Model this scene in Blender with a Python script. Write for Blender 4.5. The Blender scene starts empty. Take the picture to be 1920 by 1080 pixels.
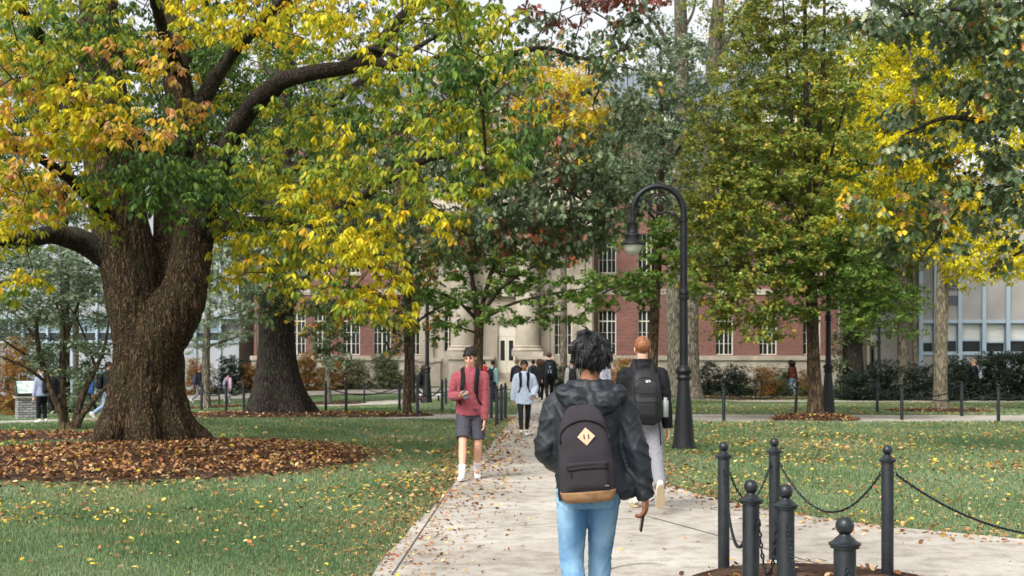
import bpy, bmesh, math, random
import numpy as np
from mathutils import Vector, Matrix, noise, Euler, Quaternion

random.seed(7)
RNG = np.random.default_rng(11)
scene = bpy.context.scene
COL = scene.collection
F, H, VH, UC = 2400.0, 1.62, 674.0, 960.0      # focal length in photo pixels, eye height, horizon row, centre column

def smooth01(t):
    t = np.clip(t, 0, 1)
    return t * t * (3 - 2 * t)

def gz(x, y):
    """height of the ground: level lawn, a shallow dip before the hall, a slope to the left"""
    x = np.asarray(x, float); y = np.asarray(y, float)
    side = 0.12 + 0.46 * smooth01((-x - 1.5) / 4) + 0.22 * smooth01((x - 6) / 5)
    dip = -side * np.exp(-((y - 60) / 11) ** 2)
    left = -0.035 * np.clip(-x - 8.5, 0, 22) * smooth01((y - 25) / 10)
    return dip + left

def gzf(x, y): return float(gz(x, y))

def ap(u, v, Y):
    return Vector(((u - UC) / F * Y, Y, H - (v - VH) / F * Y))

def gp(u, v):
    """ground point seen at photo pixel (u, v)"""
    Y = 4.0
    while Y < 140:
        x = (u - UC) / F * Y
        if H - (v - VH) / F * Y <= gzf(x, Y): break
        Y += 0.05
    x = (u - UC) / F * Y
    return Vector((x, Y, gzf(x, Y)))

def srgb(h):
    h = h.lstrip('#')
    c = [int(h[i:i + 2], 16) / 255 for i in (0, 2, 4)]
    return tuple(x / 12.92 if x <= 0.04045 else ((x + 0.055) / 1.055) ** 2.4 for x in c)

# ---------------------------------------------------------------- objects
def tag(o, label=None, cat=None, group=None, kind=None):
    if label: o['label'] = label
    if cat: o['category'] = cat
    if group: o['group'] = group
    if kind: o['kind'] = kind
    return o

def empty(name, loc=(0, 0, 0), rz=0.0, label=None, cat=None, group=None):
    o = bpy.data.objects.new(name, None)
    COL.objects.link(o)
    o.location = loc; o.rotation_euler = (0, 0, rz)
    o.empty_display_size = 0.2
    return tag(o, label, cat, group)

def link(name, me, mat=None, parent=None):
    o = bpy.data.objects.new(name, me)
    COL.objects.link(o)
    if mat is not None:
        for m in (mat if isinstance(mat, (list, tuple)) else [mat]):
            me.materials.append(m)
    if parent is not None: o.parent = parent
    return o

def copy_tree(o, parent=None):
    c = o.copy()
    COL.objects.link(c)
    if parent is not None:
        c.parent = parent
        c.matrix_parent_inverse = o.matrix_parent_inverse.copy()
    for ch in list(o.children):
        copy_tree(ch, c)
    return c

# ---------------------------------------------------------------- mesh builder
def catmull(pts, n):
    """resample a list of tuples (any dimension) with n steps per span"""
    P = np.array(pts, float)
    if len(P) < 3:
        return np.array([P[0] + (P[-1] - P[0]) * t for t in np.linspace(0, 1, n + 1)])
    out = []
    for i in range(len(P) - 1):
        p0 = P[max(i - 1, 0)]; p1 = P[i]; p2 = P[i + 1]; p3 = P[min(i + 2, len(P) - 1)]
        if i == 0: p0 = 2 * p1 - p2
        if i == len(P) - 2: p3 = 2 * p2 - p1
        for k in range(n):
            t = k / n
            out.append(0.5 * ((2 * p1) + (-p0 + p2) * t + (2 * p0 - 5 * p1 + 4 * p2 - p3) * t * t + (-p0 + 3 * p1 - 3 * p2 + p3) * t ** 3))
    out.append(P[-1])
    return np.array(out)

class MB:
    def __init__(s):
        s.v = []; s.f = []; s.m = []
    def add(s, vs, fs, mi=0):
        b = len(s.v)
        s.v.extend([tuple(map(float, p)) for p in vs])
        for f in fs:
            s.f.append([b + i for i in f]); s.m.append(mi)
    def box(s, c, d, rz=0, mi=0, M=None):
        x, y, z = d[0] / 2, d[1] / 2, d[2] / 2
        vs = [Vector((sx * x, sy * y, sz * z)) for sx in (-1, 1) for sy in (-1, 1) for sz in (-1, 1)]
        if rz: vs = [Matrix.Rotation(rz, 3, 'Z') @ p for p in vs]
        if M is not None: vs = [M @ p for p in vs]
        vs = [p + Vector(c) for p in vs]
        s.add(vs, [(0, 1, 3, 2), (4, 6, 7, 5), (0, 4, 5, 1), (2, 3, 7, 6), (0, 2, 6, 4), (1, 5, 7, 3)], mi)
    def bx(s, x0, x1, y0, y1, z0, z1, mi=0):
        s.box(((x0 + x1) / 2, (y0 + y1) / 2, (z0 + z1) / 2), (x1 - x0, y1 - y0, z1 - z0), mi=mi)
    def quad(s, a, b, c, d, mi=0):
        s.add([a, b, c, d], [(0, 1, 2, 3)], mi)
    def tube(s, pts, r, n=8, ref=None, caps=True, mi=0, closed=False):
        """pts: points; r: a number, list of numbers or list of (rx, ry); ref fixes the rx axis"""
        P = [Vector(p[:3]) for p in pts]
        k = len(P)
        if not isinstance(r, (list, tuple, np.ndarray)): r = [r] * k
        rings = []
        prev = None
        for i in range(k):
            a = P[(i - 1) % k] if closed else P[max(i - 1, 0)]
            b = P[(i + 1) % k] if closed else P[min(i + 1, k - 1)]
            t = (b - a)
            if t.length < 1e-9: t = Vector((0, 0, 1))
            t.normalize()
            if ref is not None:
                x = Vector(ref) - t * Vector(ref).dot(t)
            elif prev is None:
                x = t.orthogonal()
            else:
                x = prev - t * prev.dot(t)
            if x.length < 1e-6: x = t.orthogonal()
            x.normalize(); prev = x
            y = t.cross(x)
            ri = r[i]
            rx, ry = (ri[0], ri[1]) if isinstance(ri, (tuple, list, np.ndarray)) else (ri, ri)
            rings.append([P[i] + x * (math.cos(2 * math.pi * j / n) * rx) + y * (math.sin(2 * math.pi * j / n) * ry) for j in range(n)])
        vs = [p for ring in rings for p in ring]
        fs = []
        for i in range(k if closed else k - 1):
            i2 = (i + 1) % k
            for j in range(n):
                fs.append((i * n + j, i * n + (j + 1) % n, i2 * n + (j + 1) % n, i2 * n + j))
        if caps and not closed:
            fs.append(tuple(reversed(range(n))))
            fs.append(tuple(range((k - 1) * n, k * n)))
        s.add(vs, fs, mi)
    def lathe(s, prof, c=(0, 0, 0), n=16, mi=0, rot=0.0):
        """prof: (r, z) bottom to top; closed at both ends"""
        vs = []; fs = []
        for (r, z) in prof:
            for j in range(n):
                a = 2 * math.pi * j / n + rot
                vs.append((c[0] + r * math.cos(a), c[1] + r * math.sin(a), c[2] + z))
        k = len(prof)
        for i in range(k - 1):
            for j in range(n):
                fs.append((i * n + j, i * n + (j + 1) % n, (i + 1) * n + (j + 1) % n, (i + 1) * n + j))
        fs.append(tuple(reversed(range(n))))
        fs.append(tuple(range((k - 1) * n, k * n)))
        s.add(vs, fs, mi)
    def ell(s, c, r, n=12, m=8, M=None, mi=0):
        vs = []; fs = []
        c = Vector(c)
        for i in range(m + 1):
            ph = math.pi * i / m - math.pi / 2
            for j in range(n):
                th = 2 * math.pi * j / n
                p = Vector((r[0] * math.cos(ph) * math.cos(th), r[1] * math.cos(ph) * math.sin(th), r[2] * math.sin(ph)))
                if M is not None: p = M @ p
                vs.append(c + p)
        for i in range(m):
            for j in range(n):
                fs.append((i * n + j, i * n + (j + 1) % n, (i + 1) * n + (j + 1) % n, (i + 1) * n + j))
        s.add(vs, fs, mi)
    def torus(s, c, R, r, ax='Z', n=24, k=6, sx=1.0, mi=0, M=None):
        pts = []
        for i in range(n):
            a = 2 * math.pi * i / n
            p = {'Z': Vector((R * math.cos(a) * sx, R * math.sin(a), 0)), 'Y': Vector((R * math.cos(a) * sx, 0, R * math.sin(a))), 'X': Vector((0, R * math.cos(a) * sx, R * math.sin(a)))}[ax]
            if M is not None: p = M @ p
            pts.append(Vector(c) + p)
        s.tube(pts, r, k, closed=True, mi=mi)
    def prism(s, outline, y0, y1, mi=0, T=None):
        """outline in the x-z plane, extruded from y0 to y1"""
        n = len(outline)
        vs = [Vector((x, y0, z)) for x, z in outline] + [Vector((x, y1, z)) for x, z in outline]
        if T is not None: vs = [T @ p for p in vs]
        fs = [tuple(range(n)), tuple(reversed(range(n, 2 * n)))] + [(i, i + n, (i + 1) % n + n, (i + 1) % n) for i in range(n)]
        s.add(vs, fs, mi)
    def mesh(s, name, smooth=False, recalc=True):
        me = bpy.data.meshes.new(name)
        me.from_pydata(s.v, [], s.f)
        if len(set(s.m)) > 1: me.polygons.foreach_set('material_index', s.m)
        if recalc:
            bm = bmesh.new(); bm.from_mesh(me)
            bmesh.ops.recalc_face_normals(bm, faces=bm.faces)
            bm.to_mesh(me); bm.free()
        if smooth: me.polygons.foreach_set('use_smooth', [True] * len(me.polygons))
        me.update()
        return me
    def build(s, name, mat, parent=None, smooth=False, auto=None, bevel=0):
        o = link(name, s.mesh(name, smooth or auto is not None), mat, parent)
        if bevel:
            b = o.modifiers.new('bevel', 'BEVEL'); b.width = bevel; b.segments = 2; b.limit_method = 'ANGLE'
        if auto is not None:
            try: o.data.set_sharp_from_angle(angle=math.radians(auto))
            except Exception: pass
        return o

def remesh(mb, name, voxel, smooth_it=4, fn=None, factor=0.5):
    """fuse overlapping pieces into one continuous surface"""
    me = mb.mesh(name + '_raw')
    o = bpy.data.objects.new(name + '_raw', me); COL.objects.link(o)
    r = o.modifiers.new('r', 'REMESH'); r.mode = 'VOXEL'; r.voxel_size = voxel; r.adaptivity = 0
    if smooth_it:
        sm = o.modifiers.new('s', 'SMOOTH'); sm.iterations = smooth_it; sm.factor = factor
    dg = bpy.context.evaluated_depsgraph_get()
    new = bpy.data.meshes.new_from_object(o.evaluated_get(dg))
    new.name = name
    bpy.data.objects.remove(o); bpy.data.meshes.remove(me)
    if fn is not None:
        n = len(new.vertices)
        co = np.empty(n * 3); no = np.empty(n * 3)
        new.vertices.foreach_get('co', co); new.vertex_normals.foreach_get('vector', no)
        co = co.reshape(-1, 3); no = no.reshape(-1, 3)
        co = fn(co, no)
        new.vertices.foreach_set('co', co.ravel())
    new.polygons.foreach_set('use_smooth', [True] * len(new.polygons))
    new.update()
    return new

def nz(p, s):
    return noise.noise(Vector(p) * s)

def mesh_np(name, co, tris, col=None, nper=3):
    me = bpy.data.meshes.new(name)
    nv = len(co); nf = len(tris)
    me.vertices.add(nv); me.vertices.foreach_set('co', np.ascontiguousarray(co, dtype=np.float32).ravel())
    me.loops.add(nf * nper); me.loops.foreach_set('vertex_index', np.ascontiguousarray(tris, dtype=np.int32).ravel())
    me.polygons.add(nf)
    me.polygons.foreach_set('loop_start', np.arange(0, nf * nper, nper, dtype=np.int32))
    me.polygons.foreach_set('loop_total', np.full(nf, nper, dtype=np.int32))
    me.update(calc_edges=True)
    if col is not None:
        a = me.color_attributes.new('Col', 'FLOAT_COLOR', 'POINT')
        c = np.ones((nv, 4), dtype=np.float32); c[:, :3] = col
        a.data.foreach_set('color', c.ravel())
    return me

# ---------------------------------------------------------------- materials
def nt(name):
    m = bpy.data.materials.new(name); m.use_nodes = True
    t = m.node_tree
    return m, t, t.nodes['Principled BSDF']

def N(t, typ, **kw):
    n = t.nodes.new(typ)
    for k, v in kw.items():
        if k in n.inputs.keys() and not hasattr(n, k): n.inputs[k].default_value = v
        else: setattr(n, k, v)
    return n

def flat(name, c, rough=0.6, metal=0.0, spec=0.5):
    m, t, b = nt(name)
    b.inputs['Base Color'].default_value = (*c, 1); b.inputs['Roughness'].default_value = rough
    b.inputs['Metallic'].default_value = metal; b.inputs['Specular IOR Level'].default_value = spec
    return m

def tex(name, c1, c2, scale=5.0, rough=0.7, bump=0.0, bscale=None, stretch=(1, 1, 1), detail=6, spec=0.4, lo=0.35, hi=0.65, dist=0.01, c3=None, sc3=0.6, coord='Object', metal=0.0, rough2=None):
    """two colours mixed by noise, an optional large-scale third, bump from finer noise"""
    m, t, b = nt(name)
    L = t.links
    tc = N(t, 'ShaderNodeTexCoord'); mp = N(t, 'ShaderNodeMapping')
    mp.inputs['Scale'].default_value = stretch
    L.new(tc.outputs[coord], mp.inputs['Vector'])
    no = N(t, 'ShaderNodeTexNoise'); no.inputs['Scale'].default_value = scale; no.inputs['Detail'].default_value = detail
    L.new(mp.outputs[0], no.inputs['Vector'])
    rp = N(t, 'ShaderNodeValToRGB')
    rp.color_ramp.elements[0].position = lo; rp.color_ramp.elements[1].position = hi
    rp.color_ramp.elements[0].color = (*c1, 1); rp.color_ramp.elements[1].color = (*c2, 1)
    L.new(no.outputs['Fac'], rp.inputs['Fac'])
    out = rp.outputs['Color']
    if c3 is not None:
        n3 = N(t, 'ShaderNodeTexNoise'); n3.inputs['Scale'].default_value = sc3; n3.inputs['Detail'].default_value = 3
        L.new(tc.outputs[coord], n3.inputs['Vector'])
        r3 = N(t, 'ShaderNodeValToRGB'); r3.color_ramp.elements[0].position = 0.42; r3.color_ramp.elements[1].position = 0.68
        L.new(n3.outputs['Fac'], r3.inputs['Fac'])
        mx = N(t, 'ShaderNodeMix'); mx.data_type = 'RGBA'
        L.new(r3.outputs['Color'], mx.inputs['Factor']); L.new(out, mx.inputs['A']); mx.inputs['B'].default_value = (*c3, 1)
        out = mx.outputs['Result']
    L.new(out, b.inputs['Base Color'])
    b.inputs['Roughness'].default_value = rough; b.inputs['Specular IOR Level'].default_value = spec
    b.inputs['Metallic'].default_value = metal
    if bump:
        n2 = N(t, 'ShaderNodeTexNoise'); n2.inputs['Scale'].default_value = bscale or scale * 3; n2.inputs['Detail'].default_value = detail
        L.new(mp.outputs[0], n2.inputs['Vector'])
        bp = N(t, 'ShaderNodeBump'); bp.inputs['Strength'].default_value = bump; bp.inputs['Distance'].default_value = dist
        L.new(n2.outputs['Fac'], bp.inputs['Height']); L.new(bp.outputs[0], b.inputs['Normal'])
    return m

def leafmat(name, trans=0.42, rough=0.55, spec=0.3):
    m, t, b = nt(name)
    L = t.links
    at = N(t, 'ShaderNodeAttribute'); at.attribute_name = 'Col'
    L.new(at.outputs['Color'], b.inputs['Base Color'])
    b.inputs['Roughness'].default_value = rough; b.inputs['Specular IOR Level'].default_value = spec
    tr = N(t, 'ShaderNodeBsdfTranslucent'); L.new(at.outputs['Color'], tr.inputs['Color'])
    mx = N(t, 'ShaderNodeMixShader'); mx.inputs[0].default_value = trans
    L.new(b.outputs[0], mx.inputs[1]); L.new(tr.outputs[0], mx.inputs[2])
    L.new(mx.outputs[0], t.nodes['Material Output'].inputs['Surface'])
    return m

def barkmat(name, c1, c2, scale=9.0, bump=0.9, dist=0.04, moss=None, squash=0.16):
    """furrowed bark: stretched ridges, with moss low on the stem if given"""
    m, t, b = nt(name)
    L = t.links
    tc = N(t, 'ShaderNodeTexCoord'); mp = N(t, 'ShaderNodeMapping'); mp.inputs['Scale'].default_value = (1, 1, squash)
    L.new(tc.outputs['Object'], mp.inputs['Vector'])
    wn = N(t, 'ShaderNodeTexNoise'); wn.inputs['Scale'].default_value = scale * 0.35; wn.inputs['Detail'].default_value = 3
    L.new(tc.outputs['Object'], wn.inputs['Vector'])
    ad = N(t, 'ShaderNodeVectorMath', operation='MULTIPLY_ADD')
    L.new(wn.outputs['Color'], ad.inputs[0]); ad.inputs[1].default_value = (0.16, 0.16, 0.05); L.new(mp.outputs[0], ad.inputs[2])
    vo = N(t, 'ShaderNodeTexVoronoi'); vo.feature = 'DISTANCE_TO_EDGE'; vo.inputs['Scale'].default_value = scale
    L.new(ad.outputs[0], vo.inputs['Vector'])
    n2 = N(t, 'ShaderNodeTexNoise'); n2.inputs['Scale'].default_value = scale * 4; n2.inputs['Detail'].default_value = 5
    L.new(ad.outputs[0], n2.inputs['Vector'])
    rp = N(t, 'ShaderNodeMapRange'); rp.inputs['From Min'].default_value = 0.0; rp.inputs['From Max'].default_value = 0.28
    L.new(vo.outputs['Distance'], rp.inputs['Value'])
    h = N(t, 'ShaderNodeMath', operation='MULTIPLY_ADD'); h.inputs[1].default_value = 0.5
    L.new(n2.outputs['Fac'], h.inputs[0]); L.new(rp.outputs[0], h.inputs[2])
    cr = N(t, 'ShaderNodeValToRGB'); cr.color_ramp.elements[0].position = 0.15; cr.color_ramp.elements[1].position = 1.3 / 1.5
    cr.color_ramp.elements[0].color = (*c1, 1); cr.color_ramp.elements[1].color = (*c2, 1)
    sc = N(t, 'ShaderNodeMath', operation='MULTIPLY'); sc.inputs[1].default_value = 0.72
    L.new(h.outputs[0], sc.inputs[0]); L.new(sc.outputs[0], cr.inputs['Fac'])
    out = cr.outputs['Color']
    if moss is not None:
        n3 = N(t, 'ShaderNodeTexNoise'); n3.inputs['Scale'].default_value = 2.2; n3.inputs['Detail'].default_value = 6
        L.new(tc.outputs['Object'], n3.inputs['Vector'])
        r3 = N(t, 'ShaderNodeMapRange'); r3.inputs['From Min'].default_value = 0.5; r3.inputs['From Max'].default_value = 0.72; r3.inputs['To Max'].default_value = 0.75
        L.new(n3.outputs['Fac'], r3.inputs['Value'])
        mx = N(t, 'ShaderNodeMix'); mx.data_type = 'RGBA'
        L.new(r3.outputs[0], mx.inputs['Factor']); L.new(out, mx.inputs['A']); mx.inputs['B'].default_value = (*moss, 1)
        out = mx.outputs['Result']
    L.new(out, b.inputs['Base Color'])
    b.inputs['Roughness'].default_value = 0.9; b.inputs['Specular IOR Level'].default_value = 0.2
    bp = N(t, 'ShaderNodeBump'); bp.inputs['Strength'].default_value = bump; bp.inputs['Distance'].default_value = dist
    L.new(h.outputs[0], bp.inputs['Height']); L.new(bp.outputs[0], b.inputs['Normal'])
    return m

M = {}
M['leaf'] = leafmat('leaf_blade')
M['leaf_oak'] = leafmat('leathery_leaf', 0.28, 0.4, 0.5)
M['dry_leaf'] = leafmat('fallen_leaf', 0.1, 0.75, 0.2)
M['blade'] = leafmat('grass_blade', 0.25, 0.7, 0.2)
M['bark_big'] = barkmat('furrowed_bark', srgb('#1a1410'), srgb('#68553f'), 21, 1.0, 0.035, moss=srgb('#45452a'), squash=.085)
M['bark_oak'] = barkmat('dark_oak_bark', srgb('#171412'), srgb('#534a42'), 17, 1.0, 0.04, moss=srgb('#3a402e'), squash=.09)
M['bark_grey'] = barkmat('grey_bark', srgb('#3a342d'), srgb('#8d8474'), 12, 0.8, 0.03, moss=srgb('#6b6b52'))
M['bark_brown'] = barkmat('brown_bark', srgb('#2a211a'), srgb('#6f5c48'), 14, 0.7, 0.02)
M['bark_pale'] = barkmat('pale_bark', srgb('#5a5245'), srgb('#a0967f'), 14, 0.6, 0.02)
M['twig'] = tex('twig_bark', srgb('#1e1813'), srgb('#4a3d30'), 12, 0.9)
M['limb'] = barkmat('limb_bark', srgb('#120f0c'), srgb('#51463b'), 26, 1.0, 0.03, moss=srgb('#5f5d50'))
M['iron'] = tex('painted_iron', srgb('#0f1216'), srgb('#1b2026'), 22, 0.38, 0.2, 45, dist=0.004, spec=0.5, c3=srgb('#23282c'), sc3=9)
M['chain'] = flat('chain_steel', srgb('#1f252c'), 0.35, 0.6)
M['lamp_iron'] = tex('lamp_iron', srgb('#0d0f12'), srgb('#17191d'), 10, 0.45, 0.1, 40, dist=0.003)
# ================================================================ the setting
# ---- lawn: one sheet out to the horizon, following the ground
def sheet(name, xs, ys, mat, dz=0.0, label=None, kind='structure'):
    X, Y = np.meshgrid(xs, ys)
    co = np.stack([X.ravel(), Y.ravel(), gz(X, Y).ravel() + dz], 1)
    nx, ny = len(xs), len(ys)
    i = np.arange((nx - 1) * (ny - 1)); r, c = i // (nx - 1), i % (nx - 1)
    a = r * nx + c
    me = mesh_np(name, co, np.stack([a, a + 1, a + nx + 1, a + nx], 1), nper=4)
    me.polygons.foreach_set('use_smooth', [True] * len(me.polygons))
    o = link(name, me, mat)
    return tag(o, label, None, None, kind)

M['lawn'] = tex('lawn_turf', srgb('#435434'), srgb('#5c7146'), 3.0, 0.95, 0.5, 55, spec=0.1, c3=srgb('#6b7b60'), sc3=0.35, dist=0.02)
xs = np.concatenate([[-700, -300, -120, -70], np.arange(-50, 50.1, 1.0), [70, 120, 300, 700]])
ys = np.concatenate([[-60, -20, 0, 4], np.arange(6, 95.1, 1.0), [110, 160, 300, 700, 1500]])
tag(sheet('lawn', xs, ys, M['lawn'], 0.0), 'green campus lawn scattered with autumn leaves', None, None, 'structure')

# ---- concrete walks
def concrete(name, joint=True):
    m, t, b = nt(name)
    L = t.links
    tc = N(t, 'ShaderNodeTexCoord')
    n1 = N(t, 'ShaderNodeTexNoise'); n1.inputs['Scale'].default_value = 0.55; n1.inputs['Detail'].default_value = 8; n1.inputs['Roughness'].default_value = 0.65
    n2 = N(t, 'ShaderNodeTexNoise'); n2.inputs['Scale'].default_value = 60; n2.inputs['Detail'].default_value = 4
    n3 = N(t, 'ShaderNodeTexNoise'); n3.inputs['Scale'].default_value = 5; n3.inputs['Detail'].default_value = 6
    for n in (n1, n2, n3): L.new(tc.outputs['Object'], n.inputs['Vector'])
    r1 = N(t, 'ShaderNodeValToRGB'); e = r1.color_ramp.elements
    e[0].position = 0.34; e[1].position = 0.66; e[0].color = (*srgb('#9d968c'), 1); e[1].color = (*srgb('#c8c2b8'), 1)
    L.new(n1.outputs['Fac'], r1.inputs['Fac'])
    r2 = N(t, 'ShaderNodeValToRGB'); e = r2.color_ramp.elements
    e[0].position = 0.28; e[1].position = 0.6; e[0].color = (0.72, 0.70, 0.68, 1); e[1].color = (1, 1, 1, 1)
    L.new(n2.outputs['Fac'], r2.inputs['Fac'])
    r3 = N(t, 'ShaderNodeValToRGB'); e = r3.color_ramp.elements
    e[0].position = 0.36; e[1].position = 0.54; e[0].color = (0.76, 0.74, 0.71, 1); e[1].color = (1, 1, 1, 1)
    L.new(n3.outputs['Fac'], r3.inputs['Fac'])
    m1 = N(t, 'ShaderNodeMix'); m1.data_type = 'RGBA'; m1.blend_type = 'MULTIPLY'; m1.inputs['Factor'].default_value = 1
    L.new(r1.outputs[0], m1.inputs['A']); L.new(r2.outputs[0], m1.inputs['B'])
    m2 = N(t, 'ShaderNodeMix'); m2.data_type = 'RGBA'; m2.blend_type = 'MULTIPLY'; m2.inputs['Factor'].default_value = 1
    L.new(m1.outputs['Result'], m2.inputs['A']); L.new(r3.outputs[0], m2.inputs['B'])
    L.new(m2.outputs['Result'], b.inputs['Base Color'])
    b.inputs['Roughness'].default_value = 0.85; b.inputs['Specular IOR Level'].default_value = 0.3
    bp = N(t, 'ShaderNodeBump'); bp.inputs['Strength'].default_value = 0.25; bp.inputs['Distance'].default_value = 0.006
    L.new(n2.outputs['Fac'], bp.inputs['Height']); L.new(bp.outputs[0], b.inputs['Normal'])
    return m

M['concrete'] = concrete('walk_concrete')
M['joint'] = flat('joint_filler', srgb('#4d463f'), 0.95)

def fp(u, v):                                   # ground point on the level part
    Y = F * H / (v - VH)
    return ((u - UC) / F * Y, Y)

def densify(poly, step=1.0):
    out = []
    for i, a in enumerate(poly):
        b = poly[(i + 1) % len(poly)]
        n = max(1, int(math.hypot(b[0] - a[0], b[1] - a[1]) / step))
        for k in range(n):
            out.append((a[0] + (b[0] - a[0]) * k / n, a[1] + (b[1] - a[1]) * k / n))
    return out

PATHS = []
def path(name, poly, label, dz=0.02, wob=0.07):
    PATHS.append(np.array(poly))
    me = bpy.data.meshes.new(name); bm = bmesh.new()
    vs = []
    for (x, y) in densify(poly, 0.5):
        w = wob * nz((x, y, 0), 1.3) if y < 45 else 0
        vs.append(bm.verts.new((x + w, y + w * 0.5, 0)))
    f = bm.faces.new(vs)
    # cut across every metre so that the sheet can follow the ground
    ys_ = [v.co.y for v in vs]; xs_ = [v.co.x for v in vs]
    for yy in np.arange(math.ceil(max(min(ys_), 36)), max(ys_), 1.0):
        bmesh.ops.bisect_plane(bm, geom=bm.verts[:] + bm.edges[:] + bm.faces[:], plane_co=(0, yy, 0), plane_no=(0, 1, 0))
    if max(ys_) > 30:
        for xx in np.arange(math.ceil(min(xs_)), max(xs_), 2.0):
            bmesh.ops.bisect_plane(bm, geom=bm.verts[:] + bm.edges[:] + bm.faces[:], plane_co=(xx, 0, 0), plane_no=(1, 0, 0))
    for v in bm.verts: v.co.z = gzf(v.co.x, v.co.y) + dz
    bmesh.ops.recalc_face_normals(bm, faces=bm.faces)
    if bm.faces[0].normal.z < 0: bmesh.ops.reverse_faces(bm, faces=bm.faces)
    bm.to_mesh(me); bm.free()
    return tag(link(name, me, M['concrete']), label, None, None, 'structure')

LEFT_EDGE = [(-23, 1970), (300, 1560), (520, 1290), (690, 1085), (760, 1003), (812, 950), (857, 900), (910, 848), (948, 800), (972, 772), (990, 752)]
RIGHT_EDGE = [(1078, 752), (1105, 772), (1140, 806), (1180, 842), (1225, 880), (1262, 912), (1300, 926), (1400, 950), (1600, 983), (1920, 1013), (2700, 1050), (3400, 1100), (3400, 1970)]
main_poly = [fp(*p) for p in LEFT_EDGE] + [fp(*p) for p in RIGHT_EDGE]
path('footpath', main_poly, 'pale concrete footpath running towards the hall and widening in front', 0.012)
# beyond the crossing the walk goes on to the hall steps
far_l, far_r = fp(990, 752), fp(1078, 752)
path('far_footpath', [far_l, far_r, (5.2, 62), (4.6, 76), (0.0, 76), (0.4, 62)], 'far concrete walk leading up to the hall steps', 0.03)
path('cross_path', [(far_l[0] - 0.2, 37.2), (far_l[0] - 0.6, 34.6), fp(830, 787), (-8, 35.6), (-16, 36.4), (-40, 39), (-40, 41.5), (-16, 39.0), (-8, 38.3), (-2, 38.0)], 'concrete cross path passing left in front of the fence', 0.009)
path('cross_path', [(2.3, 37.6), (2.3, 33.6), (6, 33.0), (14, 32.9), (40, 33), (40, 37.2), (14, 37.0), (6, 37.6)], 'concrete cross path running right behind the maple', 0.009)
path('hall_walk', [(-34, 67), (-20, 68.5), (-6, 70), (0.3, 71), (0.3, 75), (-6, 74.5), (-20, 73.5), (-34, 72.5)], 'pale walk crossing the lawn in front of the shrubs', 0.03)
path('diagonal_walk', [(-13.5, 58), (-12.5, 56.8), (-4, 63), (0.3, 66), (0.2, 69), (-5, 66)], 'narrow diagonal walk across the far left lawn', 0.03)
path('hedge_walk', [(5.0, 60.5), (5.0, 57.8), (18, 57.5), (40, 58), (40, 60.6), (18, 60.2)], 'walk along the dark hedge on the right', 0.03)

# joints in the concrete
mb = MB()
def strip(a, b, w=0.014, z=0.0165):
    a = Vector((*a, 0)); b = Vector((*b, 0)); d = (b - a).normalized(); n = Vector((-d.y, d.x, 0)) * w / 2
    mb.add([a - n + Vector((0, 0, z)), a + n + Vector((0, 0, z)), b + n + Vector((0, 0, z)), b - n + Vector((0, 0, z))], [(0, 1, 2, 3)])
strip(fp(1212, 970), fp(1400, 1022)); strip(fp(1400, 1022), fp(1620, 1085))
strip(fp(852, 905), fp(735, 1082)); strip(fp(858, 905), fp(1258, 908), 0.01)
strip(fp(948, 800), fp(1134, 800), 0.01); strip(fp(920, 838), fp(1176, 838), 0.01)
strip(fp(762, 1003), fp(1215, 972), 0.01)
strip((-3.4, 7.2), (1.2, 7.6), 0.012)
arc = [fp(1212 + 100 * math.cos(t), 1100 - 40 * math.sin(t)) for t in np.linspace(2.6, 1.2, 8)]
for a, b in zip(arc, arc[1:]): strip(a, b, 0.01)
tag(mb.build('path_joint', M['joint']), 'dark joints scored in the concrete footpath', None, None, 'structure')

# ---- mulch beds: low mounds
M['mulch'] = tex('bark_mulch', srgb('#221813'), srgb('#4c3a30'), 22, 0.95, 1.0, 30, spec=0.1, dist=0.04, detail=8, c3=srgb('#5d4a3c'), sc3=3)
BEDS = []
def bed(name, cx, cy, rx, ry, h, label, rot=0.0):
    BEDS.append((cx, cy, rx, ry))
    nr, na = 26, 72
    vs = []; fs = []
    for i in range(nr + 1):
        q = i / nr
        for j in range(na):
            a = 2 * math.pi * j / na
            w = 1 + 0.06 * nz((math.cos(a) * 2 + cx, math.sin(a) * 2, cy), 1.0)
            x = cx + rx * q * w * math.cos(a); y = cy + ry * q * w * math.sin(a)
            z = gzf(x, y) + 0.028 + h * (1 - q ** 2.2) + (0.035 * nz((x, y, 3), 4.0) + 0.02 * nz((x, y, 9), 13.0)) * min(1, 6 * (1 - q))
            if i == nr: z = gzf(x, y) - 0.03
            vs.append((x, y, z))
    for i in range(nr):
        for j in range(na):
            fs.append((i * na + j, i * na + (j + 1) % na, (i + 1) * na + (j + 1) % na, (i + 1) * na + j))
    m = MB(); m.add(vs, fs)
    return tag(m.build(name, M['mulch'], smooth=True), label, None, None, 'structure')
def bedz(b, h, x, y):
    q = math.hypot((x - b[0]) / b[2], (y - b[1]) / b[3])
    return gzf(x, y) + 0.03 + h * max(0, 1 - q ** 2.2)

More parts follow.
